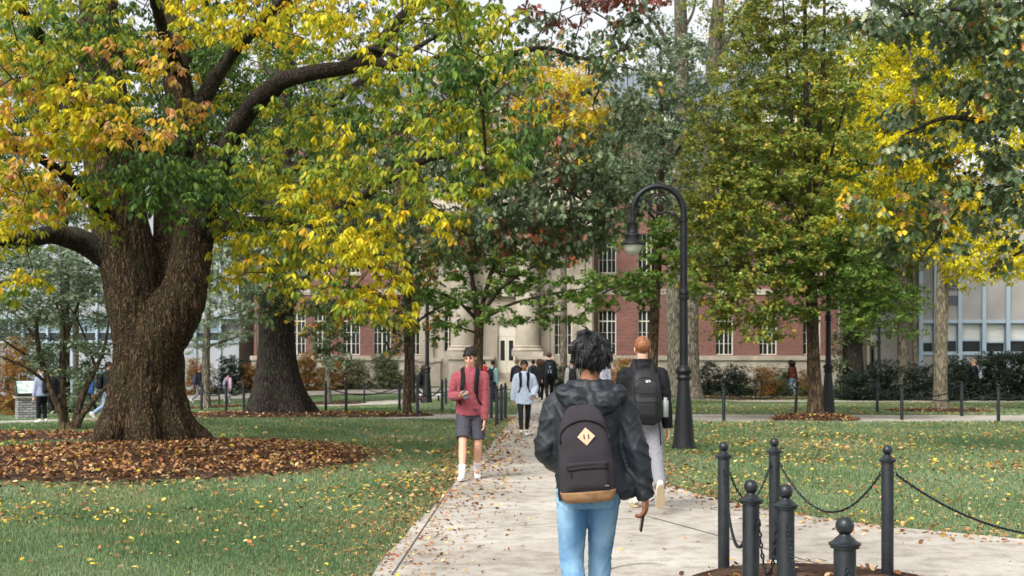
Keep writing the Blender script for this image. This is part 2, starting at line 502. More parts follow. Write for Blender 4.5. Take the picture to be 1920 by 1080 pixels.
BIG = ap(276, 838, 23.6); BIG.z = 0.0
bed('mulch_bed', -5.85, 20.7, 3.6, 4.1, 0.14, 'brown mulch mound under the big foreground tree')
OAK = gp(525, 778)
bed('mulch_bed', OAK.x - 0.3, OAK.y - 0.5, 5.0, 2.0, 0.06, 'mulch ring around the dark oak trunk')
MAPLE = gp(1528, 788)
bed('mulch_bed', MAPLE.x, MAPLE.y, 1.15, 1.0, 0.14, 'small mulch mound under the maple')
PALE = gp(1763, 772)
bed('mulch_bed', PALE.x, PALE.y + 0.1, 1.7, 1.2, 0.05, 'mulch ring around the straight pale trunk')
bed('mulch_bed', gp(60, 820).x - 1.5, gp(60, 820).y, 4.2, 1.9, 0.06, 'mulch bed under the multi stemmed dogwood')
bed('mulch_bed', 2.15, 7.6, 1.35, 2.5, 0.05, 'round mulch bed inside the near bollards')
bed('mulch_bed', gp(390, 765).x, gp(390, 765).y, 2.6, 1.4, 0.05, 'mulch ring around the grey trunk at left')
bed('mulch_bed', gp(615, 757).x, gp(615, 757).y, 2.0, 1.6, 0.05, 'mulch ring around the slim far trunk')
bed('mulch_bed', gp(1690, 746).x + 0.5, gp(1690, 746).y, 3.4, 1.7, 0.05, 'mulch strip around the paired grey trunks')
bed('mulch_bed', gp(1290, 745).x + 1.0, gp(1290, 745).y + 0.3, 5.5, 1.5, 0.06, 'mulch strip under the old split trunk')
# ================================================================ buildings
def brickmat(name):
    m, t, b = nt(name)
    L = t.links
    ge = N(t, 'ShaderNodeTexCoord'); sp = N(t, 'ShaderNodeSeparateXYZ'); L.new(ge.outputs['Object'], sp.inputs[0])
    sm = N(t, 'ShaderNodeMath', operation='ADD'); L.new(sp.outputs['X'], sm.inputs[0]); L.new(sp.outputs['Y'], sm.inputs[1])
    cb = N(t, 'ShaderNodeCombineXYZ'); L.new(sm.outputs[0], cb.inputs['X']); L.new(sp.outputs['Z'], cb.inputs['Y'])
    br = N(t, 'ShaderNodeTexBrick'); L.new(cb.outputs[0], br.inputs['Vector'])
    br.inputs['Scale'].default_value = 1.0; br.inputs['Brick Width'].default_value = 0.24; br.inputs['Row Height'].default_value = 0.085
    br.inputs['Mortar Size'].default_value = 0.011; br.inputs['Bias'].default_value = 0.0
    br.inputs['Color1'].default_value = (*srgb('#82504a'), 1); br.inputs['Color2'].default_value = (*srgb('#673c38'), 1); br.inputs['Mortar'].default_value = (*srgb('#a08578'), 1)
    n = N(t, 'ShaderNodeTexNoise'); n.inputs['Scale'].default_value = 0.9; n.inputs['Detail'].default_value = 6; L.new(ge.outputs['Object'], n.inputs['Vector'])
    r = N(t, 'ShaderNodeValToRGB'); e = r.color_ramp.elements; e[0].position = 0.3; e[1].position = 0.7
    e[0].color = (0.8, 0.78, 0.78, 1); e[1].color = (1.12, 1.05, 1.03, 1); L.new(n.outputs['Fac'], r.inputs['Fac'])
    mx = N(t, 'ShaderNodeMix'); mx.data_type = 'RGBA'; mx.blend_type = 'MULTIPLY'; mx.inputs['Factor'].default_value = 1
    L.new(br.outputs['Color'], mx.inputs['A']); L.new(r.outputs[0], mx.inputs['B']); L.new(mx.outputs['Result'], b.inputs['Base Color'])
    b.inputs['Roughness'].default_value = 0.85
    bp = N(t, 'ShaderNodeBump'); bp.inputs['Strength'].default_value = 0.3; bp.inputs['Distance'].default_value = 0.01
    L.new(br.outputs['Fac'], bp.inputs['Height']); bp.invert = True; L.new(bp.outputs[0], b.inputs['Normal'])
    return m

M['brick'] = brickmat('red_brick')
M['stone'] = tex('limestone', srgb('#b4aa9b'), srgb('#c8beae'), 1.6, 0.85, 0.3, 30, stretch=(1, 1, 0.25), c3=srgb('#a69c8c'), sc3=0.9, dist=0.01)
M['cream'] = flat('cream_paint', srgb('#e4dfcf'), 0.5)
M['slate'] = tex('slate_roof', srgb('#5a6068'), srgb('#7d858e'), 6, 0.6, 0.3, 30, stretch=(1, 1, 3))
M['panel'] = tex('grey_panel', srgb('#9a9692'), srgb('#aaa6a2'), 0.8, 0.7, 0.05, 20)
M['mullion'] = flat('pale_blue_mullion', srgb('#a9bac6'), 0.4, 0.2)
M['blind'] = tex('window_blind', srgb('#c9cbc4'), srgb('#dcddd6'), 2, 0.7, stretch=(1, 1, 18))

def glassmat(name, c, rough=0.08):
    m, t, b = nt(name)
    L = t.links
    tc = N(t, 'ShaderNodeTexCoord')
    n = N(t, 'ShaderNodeTexNoise'); n.inputs['Scale'].default_value = 0.5; n.inputs['Detail'].default_value = 2
    L.new(tc.outputs['Object'], n.inputs['Vector'])
    r = N(t, 'ShaderNodeValToRGB'); e = r.color_ramp.elements; e[0].position = 0.35; e[1].position = 0.7
    e[0].color = (*[x * 0.6 for x in c], 1); e[1].color = (*[x * 1.5 for x in c], 1)
    L.new(n.outputs['Fac'], r.inputs['Fac']); L.new(r.outputs[0], b.inputs['Base Color'])
    b.inputs['Roughness'].default_value = rough; b.inputs['Specular IOR Level'].default_value = 0.6
    return m
M['glass'] = glassmat('dark_window_glass', srgb('#2b3234'))
M['glass_blue'] = glassmat('blue_window_glass', srgb('#7d929c'))

def wall(mb, x0, x1, z0, z1, y, ops, rev=0.28, mi=0, arch_mi=None):
    """front wall at depth y with openings (x0, x1, z0, z1, arch rise); reveals go back by rev"""
    xs = sorted({x0, x1, *[o[0] for o in ops], *[o[1] for o in ops]})
    zs = sorted({z0, z1, *[o[2] for o in ops], *[o[3] for o in ops]})
    for a, b in zip(xs, xs[1:]):
        for c, d in zip(zs, zs[1:]):
            cx, cz = (a + b) / 2, (c + d) / 2
            if any(o[0] < cx < o[1] and o[2] < cz < o[3] for o in ops): continue
            mb.quad((a, y, c), (b, y, c), (b, y, d), (a, y, d), mi)
    for o in ops:
        a, b, c, d = o[:4]
        mb.quad((a, y, c), (a, y + rev, c), (a, y + rev, d), (a, y, d), mi)
        mb.quad((b, y, c), (b, y, d), (b, y + rev, d), (b, y + rev, c), mi)
        mb.quad((a, y, c), (b, y, c), (b, y + rev, c), (a, y + rev, c), mi)
        mb.quad((a, y, d), (a, y + rev, d), (b, y + rev, d), (b, y, d), mi)
        if len(o) > 4 and o[4] > 0:
            xc, hw, rise = (a + b) / 2, (b - a) / 2, o[4]
            for s in (-1, 1):
                prof = [(xc + s * hw, d)] + [(xc + s * hw * k / 6, d - rise * (k / 6) ** 2) for k in range(6, -1, -1)]
                vs = [(x, y + 0.03, z) for x, z in prof]; vs2 = [(x, y + 0.14, z) for x, z in prof]
                n = len(vs)
                mb.add(vs + vs2, [tuple(range(n))] + [(i, i + n, (i + 1) % n + n, (i + 1) % n) for i in range(n)], mi)

WIN = {}
def window(parent, x0, x1, z0, z1, y, cols=4, rows=4, thick=0.06, thin=0.016, transom=None, glass='glass'):
    wd, ht = round(x1 - x0, 3), round(z1 - z0, 3)
    key = (wd, ht, cols, rows, glass, transom)
    if key not in WIN:
        f = MB(); t = thick
        f.bx(-wd / 2, -wd / 2 + t, -0.05, 0.05, 0, ht); f.bx(wd / 2 - t, wd / 2, -0.05, 0.05, 0, ht)
        f.bx(-wd / 2 + t, wd / 2 - t, -0.047, 0.05, 0, t); f.bx(-wd / 2 + t, wd / 2 - t, -0.047, 0.05, ht - t, ht)
        for k in range(1, cols):
            x = -wd / 2 + wd * k / cols
            h = (0.05 if cols % 2 == 0 and k == cols // 2 else thin) / 2 + 0.008
            f.bx(x - h, x + h, -0.035, 0.03, t, ht - t)
        for k in range(1, rows):
            z = ht * k / rows
            h = (0.06 if k == transom else thin) / 2 + 0.005
            f.bx(-wd / 2 + t, wd / 2 - t, -0.03, 0.028, z - h, z + h)
        p = MB(); p.bx(-wd / 2 + 0.02, wd / 2 - 0.02, 0.055, 0.075, 0.02, ht - 0.02)
        fo = f.build('window', M['cream'], parent); po = p.build('pane', M[glass], fo)
        WIN[key] = fo
    else:
        fo = copy_tree(WIN[key], parent)
    fo.location = ((x0 + x1) / 2, y, z0)
    return fo

def ux(u, Y): return (u - UC) / F * Y
def vz(v, Y): return H - (v - VH) / F * Y

# ---- the brick hall --------------------------------------------------------
YB = 80.0
hall = empty('brick_hall', (0, 0, 0), 0, 'red brick hall with a pale limestone centre, tall cream windows and a slate roof', 'building')
XL, XR = ux(476, YB), ux(1572, YB)
PL, PR = ux(790, YB), ux(1112, YB)
SILL, TOPW = vz(667, YB), 16.0
brick = MB()
sz0, sz1 = SILL + 0.05, vz(581, YB)
tz0, tz1 = vz(512, YB), vz(438, YB)
hz0, hz1 = vz(358, YB), vz(300, YB)
lw = [(u - w / 2, u + w / 2) for u, w in ((498, 26), (556, 28), (604, 28), (658, 28), (716, 29), (771, 27))]
rw = [(u - 17.5, u + 17.5) for u in (1139, 1213, 1286, 1358, 1440, 1522)]
ops_l, ops_r = [], []
for lst, dst in ((lw, ops_l), (rw, ops_r)):
    for a, b in lst:
        xa, xb = ux(a, YB), ux(b, YB)
        xa = (xa + xb) / 2 - 0.56; xb = xa + 1.12
        dst.append((xa, xb, sz0, sz1, 0.2)); dst.append((xa, xb, tz0, tz1, 0.0)); dst.append((xa, xb, hz0, hz1, 0.0))
wall(brick, XL, PL, SILL, TOPW, YB, ops_l)
wall(brick, PR, XR, SILL, TOPW, YB, ops_r)
brick.quad((XL, YB, SILL), (XL, YB, TOPW), (XL, YB + 16, TOPW), (XL, YB + 16, SILL))
brick.quad((XR, YB, SILL), (XR, YB + 16, SILL), (XR, YB + 16, TOPW), (XR, YB, TOPW))
brick.quad((XL, YB + 16, SILL), (XL, YB + 16, TOPW), (XR, YB + 16, TOPW), (XR, YB + 16, SILL))
brick.build('wall', M['brick'], hall)
for o in ops_l + ops_r:
    window(hall, o[0], o[1], o[2], o[3], YB + 0.2, 4, 4 if o[3] - o[2] > 2.6 else 3, transom=3 if o[3] - o[2] > 2.6 else None)
# inner dark floor slabs so that nothing shows through the glass
st = MB()
st.bx(XL - 0.12, PL, YB - 0.14, YB + 0.3, -1.2, SILL - 0.278); st.bx(XL - 0.2, PL, YB - 0.24, YB + 0.05, SILL - 0.277, SILL - 0.002)
st.build('stone_base', M['stone'], hall); st = MB()
st.bx(PR, XR + 0.12, YB - 0.14, YB + 0.3, -1.2, SILL - 0.278); st.bx(PR, XR + 0.2, YB - 0.24, YB + 0.05, SILL - 0.277, SILL - 0.002)
st.build('stone_base', M['stone'], hall)
for o in ops_l + ops_r:
    if o[2] > SILL + 1:
        ss = MB(); ss.bx(o[0] - 0.1, o[1] + 0.1, YB - 0.1, YB + 0.26, o[2] - 0.16, o[2] - 0.001); ss.build('window_sill', M['stone'], hall)
ss = MB()
ss.bx(XL, PL - 0.01, YB - 0.05, YB + 0.03, tz0 - 1.35, tz0 - 1.0); ss.build('string_course', M['stone'], hall); ss = MB(); ss.bx(PR + 0.01, XR, YB - 0.05, YB + 0.03, tz0 - 1.35, tz0 - 1.0)
ss.build('string_course', M['stone'], hall)
co = MB()
co.bx(XL - 0.3, XR + 0.3, YB - 0.35, YB + 16.3, TOPW, TOPW + 0.35); co.bx(XL - 0.6, XR + 0.6, YB - 0.7, YB + 16.6, TOPW + 0.353, TOPW + 0.75)
co.build('cornice', M['cream'], hall)
rf = MB()
e0 = TOPW + 0.753
rf.add([(XL - 0.5, YB - 0.6, e0), (XR + 0.5, YB - 0.6, e0), (XR + 0.5, YB + 16.5, e0), (XL - 0.5, YB + 16.5, e0), (XL + 5, YB + 7.5, e0 + 4.4), (XR - 5, YB + 7.5, e0 + 4.4), (XR - 5, YB + 8.5, e0 + 4.4), (XL + 5, YB + 8.5, e0 + 4.4)],
       [(0, 1, 5, 4), (1, 2, 6, 5), (2, 3, 7, 6), (3, 0, 4, 7), (4, 5, 6, 7), (3, 2, 1, 0)])
roof = rf.build('roof', M['slate'], hall)
# limestone pavilion
YP = YB - 0.9
pav = MB()
dx0, dx1, dz0, dz1 = ux(933, YP), ux(968, YP), vz(699, YP), vz(606, YP)
pw = [(ux(832, YP), ux(849, YP), vz(660, YP), vz(583, YP), 0.25), (ux(1039, YP), ux(1073, YP), vz(666, YP), vz(590, YP), 0.0),
      (ux(832, YP), ux(849, YP), vz(505, YP), vz(445, YP), 0.0), (ux(1039, YP), ux(1073, YP), vz(505, YP), vz(440, YP), 0.0), (ux(920, YP), ux(950, YP), vz(512, YP), vz(440, YP), 0.0)]
wall(pav, PL, PR, -1.2, TOPW + 0.8, YP, pw + [(dx0, dx1, dz0, dz1, 0.0)], 0.35)
pav.quad((PL, YP, -1.2), (PL, YP, TOPW + 0.8), (PL, YB + 0.3, TOPW + 0.8), (PL, YB + 0.3, -1.2))
pav.quad((PR, YP, -1.2), (PR, YB + 0.3, -1.2), (PR, YB + 0.3, TOPW + 0.8), (PR, YP, TOPW + 0.8))
pav.bx(PL - 0.3, PR + 0.3, YP - 0.5, YB + 0.3, TOPW + 0.803, TOPW + 1.5)
# ledges, pilasters and plinths
pav.bx(PL - 0.08, ux(826, YP), YP - 0.2, YP - 0.002, -1.2, vz(678, YP)); pav.bx(PL - 0.14, ux(828, YP), YP - 0.28, YP - 0.003, vz(678, YP) + .003, vz(671, YP))
for ua, ub in ((797, 812), (1014, 1030), (1078, 1096), (1098, 1110)):
    pav.bx(ux(ua, YP), ux(ub, YP), YP - 0.22, YP - 0.002, vz(668, YP), vz(440, YP))
    pav.bx(ux(ua - 2, YP), ux(ub + 2, YP), YP - 0.3, YP - 0.003, vz(680, YP), vz(668, YP) - 0.003)
pav.bx(ux(845, YP), ux(925, YP), YP - 2.4, YP - 0.004, -1.2, vz(674, YP)); pav.bx(ux(972, YP), ux(1034, YP), YP - 2.4, YP - 0.004, -1.2, vz(674, YP))
pav.bx(ux(842, YP), ux(928, YP), YP - 2.5, YP - 0.005, vz(674, YP) + .003, vz(668, YP)); pav.bx(ux(969, YP), ux(1037, YP), YP - 2.5, YP - 0.005, vz(674, YP) + .003, vz(668, YP))
pav.bx(PL - 0.05, PR + 0.05, YP - 1.9, YP - 0.006, vz(430, YP), vz(400, YP)); pav.bx(ux(905, YP), ux(1000, YP), YP - 0.3, YP - 0.004, vz(556, YP), vz(535, YP))
pav.build('stone_pavilion', M['stone'], hall)
for uc in (868, 988):
    c = MB(); cx = ux(uc, YP)
    zb = vz(668, YP) + 0.004
    c.bx(cx - 0.95, cx + 0.95, YP - 2.2, YP - 0.3, zb, zb + 0.28)
    c.lathe([(0.9, zb + 0.283), (0.95, zb + 0.36), (0.9, zb + 0.44), (0.78, zb + 0.5), (0.82, zb + 0.58), (0.72, zb + 0.66), (0.7, zb + 3), (0.62, vz(446, YP)), (0.72, vz(440, YP)), (0.8, vz(431, YP))], (cx, YP - 1.2, 0), 28)
    c.build('column', M['stone'], hall, auto=30)
for o in pw: window(hall, o[0], o[1], o[2], o[3], YP + 0.25, 2 if o[1] - o[0] < 0.8 else 4, 4 if o[3] - o[2] > 2.4 else 3)
dr = MB()
for s in (0, 1):
    xa = dx0 + 0.05 + s * (dx1 - dx0 - 0.1) / 2; xb = xa + (dx1 - dx0 - 0.1) / 2 - 0.012
    dr.bx(xa, xb, YP + 0.2, YP + 0.26, dz0, dz0 + 0.75); dr.bx(xa, xb, YP + 0.2, YP + 0.26, dz0 + 2.0, dz0 + 2.25)
    dr.bx(xa, xa + 0.12, YP + 0.2, YP + 0.26, dz0 + 0.75, dz0 + 2.0); dr.bx(xb - 0.12, xb, YP + 0.2, YP + 0.26, dz0 + 0.75, dz0 + 2.0)
dr.bx(dx0, dx1, YP + 0.18, YP + 0.28, dz0 + 2.26, dz1)
door = dr.build('door', M['cream'], hall)
dp = MB(); dp.bx(dx0 + 0.1, dx1 - 0.1, YP + 0.24, YP + 0.25, dz0 + 0.7, dz0 + 2.05); dp.build('door_pane', M['glass'], door)
sp = MB()
for k in range(6):
    sp.bx(ux(929, YP) + 0.0, ux(970, YP), YP - 0.45 - 0.36 * (k + 1), YP - 0.45 - 0.36 * k, -1.2, dz0 - 0.16 * k - 0.01)
sp.bx(ux(926, YP), ux(971, YP), YP - 0.448, YP - 0.006, -1.2, dz0 - 0.005)
for k in range(3): sp.bx(ux(900, YP), ux(1010, YP), YP - 3.1 - 0.5 * k - 0.5, YP - 3.1 - 0.5 * k, -1.2, dz0 - 0.16 * 6 - 0.14 * k)
sp.build('steps', M['stone'], hall)

# ---- grey panel building on the right ---------------------------------------
YG = 66.0
grey = empty('panel_building', (0, 0, 0), 0, 'grey panel building with pale blue mullions and a band of blinds at right', 'building')
gx0, gx1 = ux(1722, YG), ux(2240, YG)
gm = MB(); zt, zw0, zw1 = vz(330, YG), vz(662, YG), vz(606, YG)
gm.bx(gx0, gx1, YG, YG + 14, -1.2, zw0); gm.bx(gx0, gx1, YG, YG + 14, zw1, zt)
gm.bx(gx0, gx1, YG + 0.6, YG + 13.8, zw0 + 0.003, zw1 - 0.003)
gm.build('wall', M['panel'], grey)
ml = MB(); st_ = ux(1845, YG) - ux(1800, YG)
xs_ = [gx0 + 0.1] + [ux(1754, YG) + k * st_ for k in range(11)]
for x in xs_: ml.bx(x - 0.1, x + 0.1, YG - 0.14, YG - 0.002, -0.8, zt)
ml.bx(gx0, gx1, YG - 0.08, YG - 0.003, zw1, zw1 + 0.18); ml.bx(gx0, gx1, YG - 0.08, YG - 0.003, zw0 - 0.1, zw0)
ml.build('mullion', M['mullion'], grey)
for k, (a, b) in enumerate(zip(xs_, xs_[1:])):
    if b - a < 0.5: continue
    fz = zw0 + (zw1 - zw0) * (0.42 if k % 3 else 0.36)
    wdo = MB(); wdo.bx(a + 0.1, b - 0.1, YG + 0.1, YG + 0.16, fz - 0.03, fz + 0.05); wdo.bx(a + 0.1, b - 0.1, YG + 0.1, YG + 0.16, zw0 + 0.002, zw0 + 0.08)
    for xx in (a + 0.1, b - 0.14): wdo.bx(xx, xx + .04, YG + 0.103, YG + 0.157, zw0 + .003, zw1 - .004)
    wo = wdo.build('window', M['mullion'], grey)
    bl = MB(); bl.bx(a + 0.1, b - 0.1, YG + 0.2, YG + 0.23, fz + 0.05, zw1); bl.build('blind', M['blind'], wo)
    pn = MB(); pn.bx(a + 0.1, b - 0.1, YG + 0.17, YG + 0.19, zw0, fz); pn.build('pane', M['glass'], wo)
vt = MB()
vx0, vx1 = ux(1775, YG), ux(1797, YG)
for k in range(9):
    if k == 4: continue
    z = vz(570, YG) + 0.13 * k * (1.2 if k > 4 else 1)
    vt.box(((vx0 + vx1) / 2, YG - 0.03, z), (vx1 - vx0, 0.05, 0.09))
vt.build('louvre', flat('louvre_grey', srgb('#57606a'), 0.5), grey)

# link block with the cream side entrance
lk = empty('entrance_link', (0, 0, 0), 0, 'low beige link block with a cream side door between the hall and the grey building', 'building')
lm = MB(); lx0, lx1, YL = ux(1574, 74), ux(1760, 74), 74.0
ld = (ux(1630, YL), ux(1662, YL), vz(740, YL), vz(648, YL), 0.0)
wall(lm, lx0, lx1, -1.5, 9.0, YL, [ld], 0.4)
lm.quad((lx0, YL, 9), (lx1, YL, 9), (lx1, YL + 12, 9), (lx0, YL + 12, 9))
lm.build('wall', tex('beige_render', srgb('#8d8272'), srgb('#a69a88'), 1.2, 0.85), lk)
dd = MB(); dd.bx(ld[0], ld[1], YL + 0.3, YL + 0.36, ld[2], ld[3]); dd.bx(ld[0] - 0.12, ld[0], YL - 0.06, YL + 0.3, ld[2], ld[3] + 0.9); dd.bx(ld[1], ld[1] + 0.12, YL - 0.06, YL + 0.3, ld[2], ld[3] + 0.9); dd.bx(ld[0], ld[1], YL - 0.05, YL + 0.29, ld[3], ld[3] + 0.9)
do = dd.build('door', M['cream'], lk)
pp = MB(); pp.bx(ld[0] + 0.2, ld[1] - 0.2, YL + 0.26, YL + 0.29, ld[2] + 0.3, ld[3] - 0.2); pp.build('door_pane', M['glass'], do)

# ---- glass walled building on the left ---------------------------------------
YW = 84.0
gl = empty('glass_building', (0, 0, 0), 0, 'long pale grey building with a ribbon of blue tinted windows at far left', 'building')
wx0, wx1 = ux(-420, YW), ux(448, YW)
wz0, wz1, wt = vz(640, YW), vz(598, YW), vz(400, YW)
gw = MB(); gw.bx(wx0, wx1, YW, YW + 12, -1.8, wz0); gw.bx(wx0, wx1, YW, YW + 12, wz1, wt); gw.bx(wx0, wx1, YW + 0.7, YW + 11.8, wz0 + .003, wz1 - .003)
gw.build('wall', tex('pale_grey_panel', srgb('#9fa2a8'), srgb('#b0b2b8'), 0.7, 0.7), gl)
gmu = MB(); k = 0; x = wx0
xs_ = list(np.arange(wx0, wx1, 1.62))
for x in xs_: gmu.bx(x - 0.07, x + 0.07, YW - 0.12, YW - 0.002, -1.5, wt)
gmu.bx(wx0, wx1, YW - 0.08, YW - 0.003, wz1, wz1 + 0.14); gmu.bx(wx0, wx1, YW - 0.08, YW - 0.003, wz0 - 0.14, wz0)
gmu.build('mullion', M['mullion'], gl)
for i, (a, b) in enumerate(zip(xs_, xs_[1:])):
    if b < ux(-40, YW): continue
    fr = MB(); zm = wz0 + 0.6
    fr.bx(a + 0.07, b - 0.07, YW + 0.1, YW + 0.15, zm - 0.03, zm + 0.03); fr.bx(a + 0.07, b - 0.07, YW + 0.1, YW + 0.15, wz0 + .002, wz0 + 0.07)
    for xx in (a + 0.07, b - 0.10): fr.bx(xx, xx + .03, YW + 0.103, YW + 0.147, wz0 + .003, wz1 - .004)
    fo = fr.build('window', M['mullion'], gl)
    p1 = MB(); p1.bx(a + 0.07, b - 0.07, YW + 0.16, YW + 0.18, zm, wz1); p1.build('pane', M['glass_blue'], fo)
    p2 = MB(); p2.bx(a + 0.07, b - 0.07, YW + 0.163, YW + 0.183, wz0, zm - 0.003); p2.build('pane', M['glass'], fo)
# ================================================================ trees
# ---- leaf shapes: x across, y along, z up (unit length), triangles
def T_lance():
    v = [(0, 0, 0), (-.20, .28, .03), (.20, .28, .03), (0, .28, -.03), (-.19, .62, .0), (.19, .62, .0), (0, .62, -.06), (0, 1, -.16)]
    f = [(0, 3, 1), (0, 2, 3), (1, 3, 6), (1, 6, 4), (3, 2, 5), (3, 5, 6), (4, 6, 7), (6, 5, 7)]
    return np.array(v, float), np.array(f)
def T_oak():
    o = [(0, 0), (.10, .16), (.30, .22), (.14, .36), (.40, .52), (.17, .62), (.28, .84), (.08, .84), (0, 1.04)]
    pts = o + [(-x, y) for x, y in reversed(o[1:-1])]
    v = [(0, .5, -.05)] + [(x, y, .06 * abs(x) * 4 - .14 * y * y) for x, y in pts]
    n = len(pts)
    return np.array(v, float), np.array([(0, 1 + i, 1 + (i + 1) % n) for i in range(n)])
def T_maple():
    o = [(0, 0), (.20, .08), (.46, .10), (.34, .30), (.56, .55), (.24, .56), (0, 1.0)]
    pts = o + [(-x, y) for x, y in reversed(o[1:-1])]
    v = [(0, .35, -.04)] + [(x, y, .05 * abs(x) * 3 - .12 * y * y) for x, y in pts]
    n = len(pts)
    return np.array(v, float), np.array([(0, 1 + i, 1 + (i + 1) % n) for i in range(n)])
def T_simple():
    v = [(0, 0, 0), (-.24, .45, .04), (.24, .45, .04), (0, .5, -.04), (0, 1, -.1)]
    f = [(0, 3, 1), (0, 2, 3), (1, 3, 4), (3, 2, 4)]
    return np.array(v, float), np.array(f)
LEAF = {'lance': T_lance(), 'oak': T_oak(), 'maple': T_maple(), 'simple': T_simple()}

def unit(a): return a / np.maximum(np.linalg.norm(a, axis=-1, keepdims=True), 1e-9)

def leaf_arrays(shape, P, L, Nn, size, col, width=1.0):
    T, tri = LEAF[shape]
    A = unit(np.cross(L, Nn)); Nn = np.cross(A, L)
    s = size[:, None, None]
    co = P[:, None, :] + s * (T[None, :, 0:1] * width * A[:, None, :] + T[None, :, 1:2] * L[:, None, :] + T[None, :, 2:3] * Nn[:, None, :])
    nv = len(T); n = len(P)
    tris = (tri[None] + (np.arange(n) * nv)[:, None, None]).reshape(-1, 3)
    return co.reshape(-1, 3), tris, np.repeat(col, nv, axis=0)

def pal_pick(pal, n, rng):
    w = np.array([p[1] for p in pal], float); w /= w.sum()
    idx = rng.choice(len(pal), n, p=w)
    return np.array([srgb(p[0]) for p in pal])[idx]

PAL = {
 'Y':  [('#d8c828', 5), ('#e2d232', 4), ('#c4c034', 4), ('#d8b02c', 2), ('#a9b03a', 3)],
 'O':  [('#d8a352', 2), ('#cf9468', 2.2), ('#dcb83a', 4), ('#c0a06c', 2), ('#cbbb38', 3)],
 'G':  [('#56743a', 5), ('#668540', 4), ('#486538', 4), ('#7d983e', 2)],
 'YG': [('#a3ab38', 5), ('#879a3a', 5), ('#bdb736', 4), ('#6c8a3a', 4), ('#d0b834', 1.5)],
 'K':  [('#3d4d30', 5), ('#4c5c3c', 4), ('#5f6b4c', 3), ('#34422c', 3), ('#7c8062', 1), ('#8a5a34', .35)],     # dark oak green
 'KR': [('#3d4d30', 4), ('#4c5c3c', 3), ('#6b3d2a', 2), ('#82452c', 1.2), ('#5f6b4c', 2)],
 'KY': [('#40522f', 5), ('#566838', 3), ('#c9a526', 1.1), ('#8d8a35', 1.6), ('#9a5a30', .5)],
 'R':  [('#7d4034', 3), ('#8f4a36', 2), ('#5d3a2e', 2), ('#4c5c3c', 1)],
 'OY': [('#e4bc2c', 4), ('#e8c838', 4), ('#dca42c', 3), ('#c7b43a', 2)],
 'BY': [('#e0d024', 5), ('#e8da2c', 4), ('#ccc428', 3), ('#b0b430', 2)],
 'M':  [('#586a2e', 4), ('#6b7a33', 4), ('#838236', 3), ('#94803a', 2), ('#48592a', 3), ('#8d9a3c', 1)],        # maple, tips turning tan
 'MT': [('#8d7f38', 2), ('#6f7634', 5), ('#5a6a30', 4), ('#838236', 3), ('#48592a', 2)],
 'MG': [('#4d6a2c', 4), ('#5f7c34', 4), ('#708a3c', 3), ('#8a9440', 1)],
 'D':  [('#74836a', 4), ('#87957b', 4), ('#5f6f57', 4), ('#9aa58b', 2), ('#4f5f49', 2)],       # grey green dogwood
 'GR': [('#5f6f55', 4), ('#74816a', 3), ('#4c5c45', 4), ('#8b9270', 1.5)],
 'H':  [('#2c3a2c', 4), ('#384636', 4), ('#465342', 2), ('#232f25', 3)],
 'HA': [('#9b6a3a', 3), ('#8a5238', 3), ('#a88a3c', 3), ('#6f7a44', 3), ('#8b5f4a', 2)],
 'HG': [('#5d6b4a', 4), ('#6f7c58', 3), ('#4b5a3c', 3), ('#8a7a4c', 1.5)],
}

